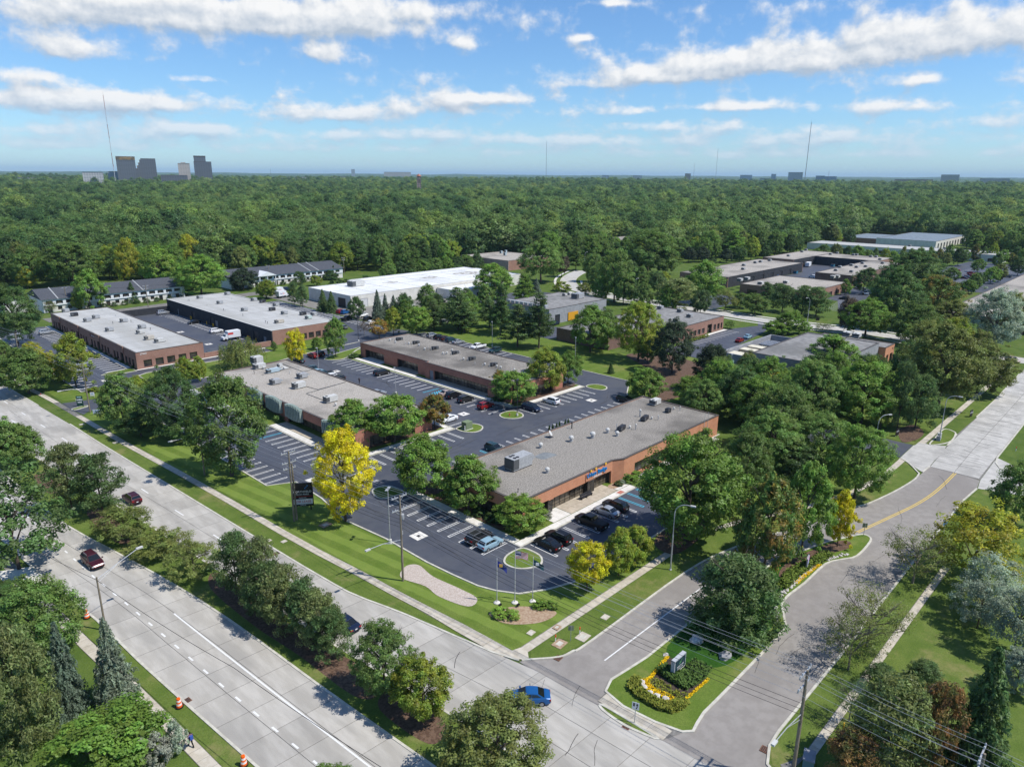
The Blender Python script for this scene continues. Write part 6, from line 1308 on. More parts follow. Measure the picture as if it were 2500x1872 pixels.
# --- back at left
T(q1, 700, 490, 205, 580, 820, 'oval', 'g', 'tall green tree in front of first apartment row')
T(q1, 1025, 440, 278, 970, 1075, 'spruce', 'd', 'spruce in front of the first apartment row')
T(q1, 605, 500, 375, 560, 650, 'round', 'yg', 'small yellow green tree by first apartment row')
T(q1, 395, 520, 420, 340, 445, 'sparse', 'o', 'thin small tree at left end of first apartment row')
T(q1, 575, 310, -20, 330, 750, 'big', 'm', 'very large tree behind the first apartment row')
T(q1, 250, 320, 20, 120, 400, 'big', 'm', 'large tree left of the very large one')
T(q1, 1560, 390, 90, 1375, 1745, 'big', 'g', 'big tree between the two apartment rows')
T(q1, 1430, 380, 270, 1360, 1500, 'round', 'd', 'dark tree at right end of first apartment row')
T(q1, 1880, 340, 180, 1775, 1995, 'round', 'dk', 'dark purple tree before second apartment row')
T(q1, 2060, 410, 268, 1990, 2132, 'round', 'yg', 'orange tinged yellow tree near the delivery trucks', None, .3)
T(q1, 1230, 310, 0, 1080, 1380, 'oval', 'l', 'bright pale green tree in front of the wood')
T(q1, 1010, 300, -60, 920, 1100, 'oval', 'y', 'tall yellow tree in front of the wood', None, .2)
T(q1, 1480, 230, -60, 1380, 1600, 'oval', 'y', 'yellow crowned tree further right in front of wood', None, .1)
T(q1, 215, 330, 170, 150, 290, 'round', 'y', 'small yellow tree at left before the wood', None, .5)
for k in range(9):
    x, y = 90 + 4.6 * k + RND.random(), 334.5 + RND.random(); tree('shrub', x, y, 1.8, 1.5, 'd', 'clipped dark bush along the first apartment row', 'bushes at first apartments')
for k in range(10):
    x, y = 160 + 6 * k + RND.random(), 343 + RND.random(); tree('shrub', x, y, 1.8, 1.6, 'd', 'clipped dark bush along the second apartment row', 'bushes at second apartments')
for k, (a, b_) in enumerate([(600, 850), (648, 835), (707, 820), (735, 805), (818, 780), (848, 765)]):
    x, y = gp(z7(a, b_)); tree('arbor', x, 94.0, 3.9, .62, 'd', 'slim dark arborvitae behind the front building, ' + ['first', 'second', 'third', 'fourth', 'fifth', 'sixth'][k] + ' from left', 'arborvitae behind front building')
for k in range(14): tree('arbor', 206 + 2.8 * k, 98.4 + .45 * k, 3.0, .9, 'd', 'small conifer in the hedge row along the grey screen wall', 'hedge conifers by screen wall')
for (x, y, h, r, col, l) in [(101.2, 69.9, 1.0, .8, 'd', 'small round bush by the front entrance pier'), (104.4, 69.7, 1.2, 1.5, 'g', 'wide clipped bush by the front pier'), (106.8, 69.9, 1.2, 1.4, 'g', 'clipped bush right of the front pier'), (102.6, 69.9, .8, .7, 's', 'pale bush between bushes at front pier'), (81.9, 70.6, 1.6, .9, 'gy', 'thin grey bush at near corner of the front building'), (75.0, 76.5, 1.4, 1.5, 'd', 'clipped bush under light green tree at front corner'), (74.9, 79.6, 1.3, 1.4, 'd', 'clipped bush beside the path at left of front building'),
        (121.6, 188.6 - 2.6, 1.3, 2.0, 'd', 'clipped hedge at far corner of the middle building'), (122.2, 122.4, 1.3, 1.8, 'd', 'hedge at near corner of middle building'), (75.2, 147.4, 1.3, 1.4, 'd', 'bush at foot of brick pier on left office'), (57.6, 203.2, 1.6, 3.0, 'g', 'low clipped green hedge beside the left entrance drive'), (62.0, 202.8, 1.6, 3.0, 'g', 'right half of the clipped hedge by left entrance'), (52.6, 203.0, 1.2, 1.8, 'yg', 'pale low shrubs left of the clipped hedge'), (52.0, 183.5, 1.9, 1.8, 'd', 'dark bush beside the small white sign on lawn')]:
    tree('shrub', x, y, h, r, col, l)
for k in range(18): tree('shrub', 67.95 + .2, 220.6 + 4.7 * k, .9, .55, 'd', 'small dark bush at the foot of brown warehouse wall', 'bushes along brown warehouse')
for k in range(7): tree('shrub', 216 + 2.2 * k, 123.6, 1.1, 1.0, 'yg', 'low bush along the brick office car park', 'bushes at brick office')
for k, (x, y, r) in enumerate([(57.0, 57.0, 1.15), (57.9, 55.6, 1.1), (62.3, 54.4, 1.05), (63.1, 53.2, .9)]): tree('shrub', x, y, 1.0, r, 'l', ['left daylily clump by the flagpoles, rear half', 'left daylily clump by the flagpoles, front half', 'right daylily clump by flagpoles, rear half', 'right daylily clump by the flagpoles, front half'][k])
# smaller trees scattered through the right background, in front of the wood
for i in range(16):
    x, y = gp(q4(1060 + 70 * i, 300 + (i * 37) % 40)); tree('round' if i % 3 else 'oval', x, y, 8 + (i * 13) % 5, 2.4 + (i % 3) * .5, ['m', 'yg', 'g', 'or_'][i % 4], ['first', 'second', 'third', 'fourth', 'fifth', 'sixth', 'seventh', 'eighth', 'ninth', 'tenth', 'eleventh', 'twelfth', 'thirteenth', 'fourteenth', 'fifteenth', 'sixteenth'][i] + ' small tree from left before the long pale warehouse', 'small trees before pale warehouse', .3)

ORD = 'first second third fourth fifth sixth seventh eighth ninth tenth eleventh twelfth thirteenth fourteenth fifteenth sixteenth seventeenth eighteenth nineteenth twentieth twenty-first twenty-second twenty-third twenty-fourth'.split()
FCP = [(600, 285), (660, 275), (760, 295), (850, 285), (930, 300), (1010, 300), (1600, 352), (1700, 345), (1850, 395), (2000, 360), (2100, 332), (2150, 300), (2200, 340), (1650, 468), (2010, 470), (1850, 505), (1950, 482), (1400, 330), (1500, 340), (2160, 420), (1780, 560), (1820, 540)]
for i, (a, b_) in enumerate(FCP):
    x, y = gp(q4(a, b_)); tree('round', x, y, 7 + (i * 7) % 5, 3.4 + (i * 5) % 3 * .6, ['g', 'm', 'o', 'd'][i % 4], ORD[sorted(q4(*q)[0] for q in FCP).index(q4(a, b_)[0])] + ' leafy tree from left around the far car park', 'trees around far car park', .3)
GRV = [(146, 78, 'm'), (153, 72, 'd'), (158, 80, 'g'), (151, 62, 'm'), (159, 66, 'm'), (167, 72, 'g'), (166, 60, 'd'), (175, 66, 'm'), (177, 56, 'm'), (185, 62, 'g'), (191, 56, 'd'), (166, 84, 'm'), (174, 80, 'd'), (248, 58, 'o'), (258, 50, 'm'), (252, 44, 'o')]
for i, (x, y, c_) in enumerate(GRV): tree('big', x, y, 9.5 + (i * 7) % 4, 4.6 + (i * 5) % 3 * .5, c_, ORD[sorted(proj((p_[0], p_[1], 0))[0] for p_ in GRV).index(proj((x, y, 0))[0])] + ' tree from left filling the dense grove right of front building', 'trees of the grove right of front building')
MID = [(166, 200), (171, 208), (172, 190), (179, 198), (185, 190), (182, 181), (178, 212), (189, 206), (196, 215), (206, 214), (168, 220), (262, 160), (264, 146), (258, 170), (266, 182), (262, 196), (300, 190), (308, 205), (318, 216), (300, 215), (330, 228), (345, 235), (320, 180), (310, 168)]
for i, (x, y) in enumerate(MID):
    tree('whitepine' if i < 9 and i % 2 == 0 else 'round', x, y, 11 + (i * 5) % 5, 4.2 + (i * 3) % 3 * .5, ['p', 'm', 'd', 'g'][i % 4], ORD[sorted(proj((p_[0], p_[1], 0))[0] for p_ in (MID[:11] if i < 11 else MID[11:])).index(proj((x, y, 0))[0])] + ' tree from left' + (' in the grove behind the middle building' if i < 11 else ' on the lawns along the park street'), 'grove behind middle building' if i < 11 else 'park street trees')

for i in range(22): tree('shrub', 190 + 5.2 * i, 307.5 + (i * 7) % 4, 3.6 + (i * 5) % 3, 3.4, ['g', 'd', 'm'][i % 3], 'tall bush in the hedge behind the white warehouse', 'hedge behind white warehouse')
for i in range(14): tree('round', 232 + 6.5 * i, 318 + (i * 7) % 9, 9 + (i * 5) % 5, 4.4, ['m', 'g', 'd'][i % 3], ORD[i] + ' tree from left in the belt behind the white warehouse', 'tree belt behind white warehouse') if not 306 < 232 + 6.5 * i < 355 else None
# ------------------------------------------------------------------ woodland: front trees singly, the rest as one mass
edge = [(-200, 720), (0, 705), (100, 690), (440, 684), (560, 672), (830, 668), (1000, 660), (1120, 652), (1250, 645), (1420, 640), (1600, 640), (1800, 632), (1900, 626), (2000, 612), (2060, 604), (2100, 592), (2300, 604), (2500, 625), (2700, 640)]
def in_wood(x, y):
    if depth((x, y, 0)) < 60: return False
    px, py = proj((x, y, 0.)); return py < np.interp(px, [e[0] for e in edge], [e[1] for e in edge])
AVOID = [(664, 790, 150, 245), (555, 645, 95, 240), (434, 535, 320, 378), (306, 355, 298, 350), (60, 135, 330, 364), (150, 226, 338, 374)]
AVOID += [(420, 592, 60, 126), (310, 500, 0, 76), (-50, 600, -50, 40), (340, 524, 120, 210), (166, 278, 240, 305), (202, 244, 174, 206)]; PSA = np.array(PS)
def clear(x, y): return all(not (a - 4 < x < b_ + 4 and c_ - 4 < y < d + 4) for a, b_, c_, d in AVOID) and np.min(np.hypot(PSA[:, 0] - x, PSA[:, 1] - y)) > 11
wr = np.random.default_rng(5); cand = []
for D in np.arange(300, 1000, 10.5):
    n = int(D * 1.40 / 10.5)
    for k in range(n):
        a = math.atan2(AF[1], AF[0]) + (-.70 + 1.40 * (k + wr.random()) / n); r_ = D + wr.random() * 10.5; x, y = r_ * math.cos(a), r_ * math.sin(a)
        if in_wood(x, y) and clear(x, y): cand.append((r_, x, y))
def frontness(c_):
    px, py = proj((c_[1], c_[2], 0.)); return np.interp(px, [e[0] for e in edge], [e[1] for e in edge]) - py
cand.sort(key=frontness)
front = [c_ for c_ in cand if frontness(c_) >= 0 and -40 < proj((c_[1], c_[2], 8.))[0] < 2540][:165]; rest = [c_ for c_ in cand if c_ not in set(front)]
WK = ['big', 'round', 'big', 'oval', 'big', 'whitepine']; WC = ['m', 'd', 'g', 'm', 'o', 'd', 'm', 'g', 'yg']
for i, (r_, x, y) in enumerate(front):
    px = proj((x, y, 0))[0]; h = 11 + 9 * wr.random(); kd = WK[int(wr.integers(len(WK)))]
    zone = 'behind the first apartment row' if px < 480 else 'behind the second apartment row' if px < 830 else 'behind the white warehouse' if px < 1150 else 'behind the centre clump' if px < 1600 else 'beyond the courtyard complex' if px < 2050 else 'at right behind the far warehouses'
    cc = WC[int(wr.integers(len(WC)))]; ds = dict(m='mid green', d='dark green', g='fresh green', o='olive green', yg='yellow green')[cc] + (' tall' if h > 16 else ' lower') + dict(whitepine=' pine', oval=' pointed tree').get(kd, ' round tree')
    tree(kd, x, y, h, h * (.32 + .12 * wr.random()), cc, ds + ' at front of the wood ' + zone, ds + ' wood edge ' + zone, .3)
pts, scl = [], []
def addp(x, y, h): pts.append((x, y, rise(math.hypot(x, y)))); scl.append(h * (1.35 if wr.random() < .12 else .85 if wr.random() < .3 else 1.0))
for (r_, x, y) in rest: addp(x, y, 11 + 13 * wr.random() ** 1.2)
D = 1000.0
while D < 3600:
    st = 11.5 if D < 1800 else 13.5
    n = int(D * 1.30 / st)
    for k in range(n):
        a = math.atan2(AF[1], AF[0]) + (-.65 + 1.30 * (k + wr.random()) / n); r_ = D + wr.random() * st
        addp(r_ * math.cos(a), r_ * math.sin(a), 11 + 12 * wr.random() ** 1.2 + 2.0 * math.sin(r_ * .006 + a * 9))
    D += st
wcol = bpy.data.collections.new('woodland_crowns')
for i in range(8):
    rg = np.random.default_rng(900 + i)
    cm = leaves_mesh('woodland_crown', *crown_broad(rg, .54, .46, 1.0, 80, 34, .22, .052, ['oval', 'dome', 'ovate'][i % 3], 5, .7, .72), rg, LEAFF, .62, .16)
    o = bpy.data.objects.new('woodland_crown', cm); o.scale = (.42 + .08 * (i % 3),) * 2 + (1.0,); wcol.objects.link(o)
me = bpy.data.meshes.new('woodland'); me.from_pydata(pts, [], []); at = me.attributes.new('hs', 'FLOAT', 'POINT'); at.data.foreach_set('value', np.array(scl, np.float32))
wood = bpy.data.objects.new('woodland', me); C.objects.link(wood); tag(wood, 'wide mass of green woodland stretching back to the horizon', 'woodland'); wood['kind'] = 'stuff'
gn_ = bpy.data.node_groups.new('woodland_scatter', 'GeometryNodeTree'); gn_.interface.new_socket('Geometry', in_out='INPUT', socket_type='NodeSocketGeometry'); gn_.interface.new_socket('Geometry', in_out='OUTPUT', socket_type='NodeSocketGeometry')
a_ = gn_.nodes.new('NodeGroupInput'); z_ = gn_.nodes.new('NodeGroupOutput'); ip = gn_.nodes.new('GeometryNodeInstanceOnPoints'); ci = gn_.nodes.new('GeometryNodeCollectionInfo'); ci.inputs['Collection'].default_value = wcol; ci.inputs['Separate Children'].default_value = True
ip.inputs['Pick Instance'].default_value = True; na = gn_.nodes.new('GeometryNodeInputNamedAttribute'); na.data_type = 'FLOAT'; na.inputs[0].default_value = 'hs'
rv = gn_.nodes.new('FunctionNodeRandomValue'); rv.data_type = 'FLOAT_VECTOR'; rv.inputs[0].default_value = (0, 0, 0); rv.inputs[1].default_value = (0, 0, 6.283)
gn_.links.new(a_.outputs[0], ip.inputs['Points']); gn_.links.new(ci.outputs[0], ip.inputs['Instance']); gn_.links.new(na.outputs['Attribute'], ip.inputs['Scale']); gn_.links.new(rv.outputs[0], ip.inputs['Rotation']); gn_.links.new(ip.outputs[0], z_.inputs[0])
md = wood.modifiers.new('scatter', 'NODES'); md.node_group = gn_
# far canopy: bumpy sheet to the horizon
rr = [3500.0]
while rr[-1] < 42000: rr.append(rr[-1] * 1.012 + 4)
na_ = 420; A0 = math.atan2(AF[1], AF[0]); vv = []; ff = []
hn = wr.random((len(rr), na_)); low = np.interp(np.linspace(0, 40, na_), np.arange(41), wr.random(41))
for i, r_ in enumerate(rr):
    for k in range(na_):
        a = A0 + (k / (na_ - 1) - .5) * 1.5; z = 9 + 8 * hn[i, k] + 5 * math.sin(r_ * .0021 + k * .045) + 25 + (44 + 24 * low[k]) * max(0.0, min(1, (r_ - 5500) / 12000))
        vv.append((r_ * math.cos(a), r_ * math.sin(a), z))
ff = [(i * na_ + k, (i + 1) * na_ + k, (i + 1) * na_ + k + 1, i * na_ + k + 1) for i in range(len(rr) - 1) for k in range(na_ - 1)]
me = bpy.data.meshes.new('far_woodland'); me.from_pydata(vv, [], ff); me.materials.append(mat('far_canopy', (.035, .075, .032), (.085, .135, .05), .012, 7, space='P', c3=(.03, .06, .03), s3=.0016)); me.update()
fw = bpy.data.objects.new('far_woodland', me); C.objects.link(fw); tag(fw, 'faint blue green tree cover along the far horizon', 'woodland'); fw['kind'] = 'stuff'
# ------------------------------------------------------------------ vehicles
def paint(name, c, metal=.2): return mat('paint_' + name, c, rough=.28, spec=.5, metal=metal)
PT = dict(black=paint('black', (.010, .010, .012)), charcoal=paint('charcoal', (.028, .028, .030)), silver=paint('silver', (.45, .47, .49), .5), white=paint('white', (.74, .75, .76), 0), red=paint('red', (.26, .012, .014)), maroon=paint('maroon', (.055, .007, .013)), blue=paint('blue', (.012, .10, .30)), navy=paint('navy', (.012, .022, .055)), ice=paint('ice_blue', (.30, .46, .56)), beige=paint('beige', (.42, .34, .30)), brown=paint('brown', (.060, .024, .020)), teal=paint('teal', (.02, .055, .065)), grey=paint('grey', (.14, .145, .15)))
TYRE = mat('tyre_rubber', (.014, .014, .014), rough=.9); RIM = mat('alloy_rim', (.38, .39, .40), rough=.35, metal=.6); CGL = mat('car_glass', (.008, .010, .012), rough=.05, spec=.7); LAMPF = mat('headlamp', (.55, .57, .6), rough=.15); LAMPR = mat('tail_lamp', (.30, .010, .010), rough=.25); TRIM = mat('black_trim', (.016, .016, .017), rough=.6); PLATE = mat('number_plate', (.6, .62, .65))
# station: x, half width, z bottom, z waist, z top of lower body
SHAPES = dict(
    sedan=dict(L=4.8, W=1.83, st=[(-2.40, .62, .42, .62, .70), (-2.34, .80, .30, .66, .92), (-1.9, .89, .24, .70, 1.02), (-1.0, .915, .22, .70, 1.00), (0, .915, .22, .70, .97), (.85, .91, .22, .68, .95), (1.7, .88, .24, .64, .84), (2.2, .78, .28, .58, .70), (2.40, .58, .40, .52, .58)], cab=[(-1.75, 1.00), (-.95, 1.43), (.25, 1.46), (1.15, .95)]),
    suv=dict(L=4.75, W=1.9, st=[(-2.37, .70, .48, .75, .95), (-2.30, .86, .36, .80, 1.12), (-1.8, .94, .30, .82, 1.12), (-.8, .95, .28, .82, 1.10), (.3, .95, .28, .82, 1.08), (1.0, .94, .28, .80, 1.06), (1.8, .91, .30, .76, .98), (2.22, .82, .34, .68, .84), (2.37, .64, .46, .62, .68)], cab=[(-2.22, 1.10), (-1.85, 1.66), (.25, 1.70), (1.15, 1.06)]),
    van=dict(L=5.15, W=2.0, st=[(-2.55, .78, .42, .75, 1.0), (-2.5, .94, .32, .8, 1.12), (-1.8, .99, .26, .8, 1.12), (0, 1.0, .26, .8, 1.1), (1.3, .99, .26, .78, 1.06), (2.0, .93, .28, .7, .93), (2.4, .82, .34, .62, .76), (2.55, .66, .44, .56, .62)], cab=[(-2.42, 1.12), (-2.2, 1.70), (.55, 1.74), (1.75, 1.04)]),
    hatch=dict(L=4.45, W=1.8, st=[(-2.22, .66, .46, .7, .9), (-2.15, .82, .34, .74, 1.02), (-1.6, .89, .28, .76, 1.03), (-.6, .90, .26, .76, 1.0), (.4, .90, .26, .76, .99), (1.0, .89, .26, .74, .97), (1.7, .86, .28, .7, .90), (2.08, .77, .32, .62, .76), (2.22, .6, .42, .56, .62)], cab=[(-2.05, 1.02), (-1.55, 1.52), (.15, 1.55), (1.1, .98)]),
    pickup=dict(L=5.9, W=2.02, st=[(-2.95, .90, .60, .85, 1.05), (-2.9, .99, .52, .88, 1.16), (-2.2, 1.0, .46, .9, 1.18), (-1.0, 1.0, .44, .9, 1.18), (.4, 1.0, .44, .9, 1.18), (1.5, 1.0, .44, .9, 1.18), (2.3, .97, .46, .86, 1.14), (2.75, .9, .5, .8, 1.02), (2.95, .75, .58, .72, .8)], cab=[(-.75, 1.18), (-.55, 1.82), (1.0, 1.84), (1.75, 1.17)]))
_car = {}
def car_meshes(kind, small):
    key = (kind, small)
    if key in _car: return _car[key]
    S = SHAPES[kind]; out = []
    def mk(name, b, smooth=False):
        me = bpy.data.meshes.new(name); me.from_pydata([tuple(map(float, v)) for v in b.v], [], b.f); me.update()
        if smooth: me.polygons.foreach_set('use_smooth', [True] * len(me.polygons))
        return me
    b = MB(); st = S['st']; n = 10
    for (x, w_, zb, zw, zt) in st:
        cr = .035
        b.v += [(x, -w_ * .93, zb), (x, -w_, zb + .12), (x, -w_, zw), (x, -w_ * .955, zt - .03), (x, -w_ * .86, zt + .01), (x, 0, zt + cr), (x, w_ * .86, zt + .01), (x, w_ * .955, zt - .03), (x, w_, zw), (x, w_, zb + .12), (x, w_ * .93, zb)]
    k = 11
    for i in range(len(st) - 1):
        for j in range(k):
            a, c_ = i * k + j, i * k + (j + 1) % k; b.f.append((a, c_, c_ + k, a + k))
    b.f.append(tuple(range(k))); b.f.append(tuple(range(len(st) * k - 1, len(st) * k - k - 1, -1)))
    W2 = S['W'] / 2; c0, c1, c2, c3 = S['cab']
    wb, wt = W2 * .90, W2 * .70
    # roof and pillars are body colour; glass sits just proud between them
    def cabpt(f): return [(c0[0], c0[1], wb), (c1[0], c1[1], wt), (c2[0], c2[1], wt), (c3[0], c3[1], wb)]
    r = MB()
    ring = [(c0[0], wb, c0[1] - .02), (c1[0], wt, c1[1]), (c1[0] + .35, wt * 1.0, c1[1] + .035), (c2[0] - .3, wt, c2[1] + .03), (c2[0], wt, c2[1]), (c3[0], wb, c3[1] - .02)]
    for (x, w_, z) in ring: r.v += [(x, -w_, z), (x, -w_ * .45, z + .02), (x, w_ * .45, z + .02), (x, w_, z)]
    for i in range(len(ring) - 1):
        for j in range(3): a = i * 4 + j; r.f.append((a, a + 4, a + 5, a + 1))
    zb_ = c0[1] - .05
    n0 = len(r.v)
    for s in (0, 3):
        idx = [i * 4 + s for i in range(len(ring))]; r.f.append(tuple(idx if s == 0 else idx[::-1]))
    n1 = len(b.v); b.v += r.v; b.f += [tuple(i + n1 for i in f) for f in r.f]
    if kind == 'pickup':
        bm_ = MB(); bm_.box(-2.82, -.82, -.8, .8, 1.19, 1.235); out.append(('bed_cover', mk('bed_cover', bm_), 'trim'))
    out.insert(0, ('body', mk('body', b, False), 'paint'))
    def quad(p, q, e, t0=.08, t1=.92, w0=1, w1=1):
        (xa, za, wa), (xb, zb2, wb2) = p, q; nx, nz = -(zb2 - za), (xb - xa); l = math.hypot(nx, nz); nx, nz = nx / l * e, nz / l * e
        if nz < 0: nx, nz = -nx, -nz
        g_ = MB(); L0 = lambda a, b_, t_: a + (b_ - a) * t_
        P_ = [(L0(xa, xb, t0), -L0(wa, wb2, t0) * .9, L0(za, zb2, t0)), (L0(xa, xb, t0), L0(wa, wb2, t0) * .9, L0(za, zb2, t0)), (L0(xa, xb, t1), L0(wa, wb2, t1) * .9, L0(za, zb2, t1)), (L0(xa, xb, t1), -L0(wa, wb2, t1) * .9, L0(za, zb2, t1))]
        m_ = [((p[0] + nx), p[1], p[2] + nz + .012) for p in P_]; g_.v = m_; g_.f = [(0, 1, 2, 3)]; return g_
    out.append(('windshield', mk('windshield', quad((c3[0], c3[1], wb), (c2[0], c2[1], wt), .02)), 'glass'))
    out.append(('rear_window', mk('rear_window', quad((c0[0], c0[1], wb), (c1[0], c1[1], wt), .02, .22 if kind in ('suv', 'van', 'hatch') else .08)), 'glass'))
    for s in (-1, 1):
        nw = 3 if kind in ('suv', 'van') else 2
        lo = [(c0[0] + .32 * (c1[0] - c0[0]) + .12, c0[1] + .28 * (c1[1] - c0[1])), (c3[0] - .32 * (c3[0] - c2[0]) - .06, c3[1] + .22 * (c2[1] - c3[1]))]
        hi = [(c1[0] + .02, c1[1] - .07), (c2[0] - .02, c2[1] - .07)]
        for i in range(nw):
            t0, t1 = i / nw + .015, (i + 1) / nw - .015; g_ = MB(); P_ = []
            for (pt, t_) in ((lo, t0), (lo, t1), (hi, t1), (hi, t0)):
                x = pt[0][0] + (pt[1][0] - pt[0][0]) * t_; z = pt[0][1] + (pt[1][1] - pt[0][1]) * t_; f = (z - c0[1]) / (c1[1] - c0[1]); w_ = wb + (wt - wb) * f
                P_.append((x, s * (w_ + .014), z))
            g_.v = P_; g_.f = [(0, 1, 2, 3) if s < 0 else (3, 2, 1, 0)]; out.append(('side_window', mk('side_window', g_), 'glass'))
    wr_ = .40 if kind == 'pickup' else .36 if kind == 'suv' else .33; ax = S['L'] * .295
    for sx_ in (-1, 1):
        for s in (-1, 1):
            g_ = MB(); y0, y1 = (W2 - .22) * s, (W2 + .012) * s
            g_.tube([(sx_ * ax, y0, wr_), (sx_ * ax, y1, wr_)], wr_, 14); out.append(('wheel', mk('wheel', g_), 'tyre'))
            if not small: g_ = MB(); g_.tube([(sx_ * ax, y1 - .01 * s, wr_), (sx_ * ax, y1 + .012 * s, wr_)], wr_ * .66, 10); out.append(('rim', mk('rim', g_), 'rim'))
    if not small:
        xf, xr = S['L'] / 2, -S['L'] / 2; zf = st[-2][4] - .08; zr = st[1][4] - .14
        for s in (-1, 1):
            out.append(('headlight', mk('headlight', MB().box(xf - .22, xf - .07, s * W2 * .66 - .2, s * W2 * .66 + .2, zf - .1, zf + .05)), 'lampf'))
            out.append(('taillight', mk('taillight', MB().box(xr + .0, xr + .14, s * W2 * .72 - .18, s * W2 * .72 + .18, zr - .12, zr + .06)), 'lampr'))
            out.append(('mirror', mk('mirror', MB().box(c3[0] - .32, c3[0] - .14, s * (W2 + .1) - .1, s * (W2 + .1) + .1, c3[1] + .0, c3[1] + .14)), 'paint'))
        out.append(('bumper', mk('bumper', MB().box(xf - .12, xf + .03, -W2 * .66, W2 * .66, .34, .5)), 'trim'))
        out.append(('bumper', mk('bumper', MB().box(xr - .03, xr + .12, -W2 * .7, W2 * .7, .36, .52)), 'trim'))
        out.append(('number_plate', mk('number_plate', MB().box(xr - .02, xr + .1, -.16, .16, .62, .76)), 'plate'))
        if kind in ('suv', 'van'):
            for s in (-1, 1): out.append(('roof_rail', mk('roof_rail', MB().box(c1[0] + .3, c2[0] - .3, s * wt * .9 - .03, s * wt * .9 + .03, c1[1] + .02, c1[1] + .09)), 'rim'))
    _car[key] = out; return out
MM = dict(glass=CGL, tyre=TYRE, rim=RIM, lampf=LAMPF, lampr=LAMPR, trim=TRIM, plate=PLATE)
CARN = dict(sedan='sedan_car', suv='suv_car', van='minivan', hatch='hatchback_car', pickup='pickup_truck')
def car(kind, x, y, rz, col, label, small=False, group=None, z=None):
    t = thing(CARN[kind], label, 'pickup' if kind == 'pickup' else 'car', (x, y, .05 if z is None else z), rz, group); wl = None
    for (nm, me, mk_) in car_meshes(kind, small):
        o = bpy.data.objects.new(nm, me); C.objects.link(o)
        o.parent = wl if nm == 'rim' and wl else t
        m_ = PT[col] if mk_ == 'paint' else MM[mk_]
        if not me.materials: me.materials.append(m_)
        o.material_slots[0].link = 'OBJECT'; o.material_slots[0].material = m_
        if nm == 'wheel': wl = o
    return t
E_, N_, W_d, S_d = 0.0, P2_, math.pi, -P2_
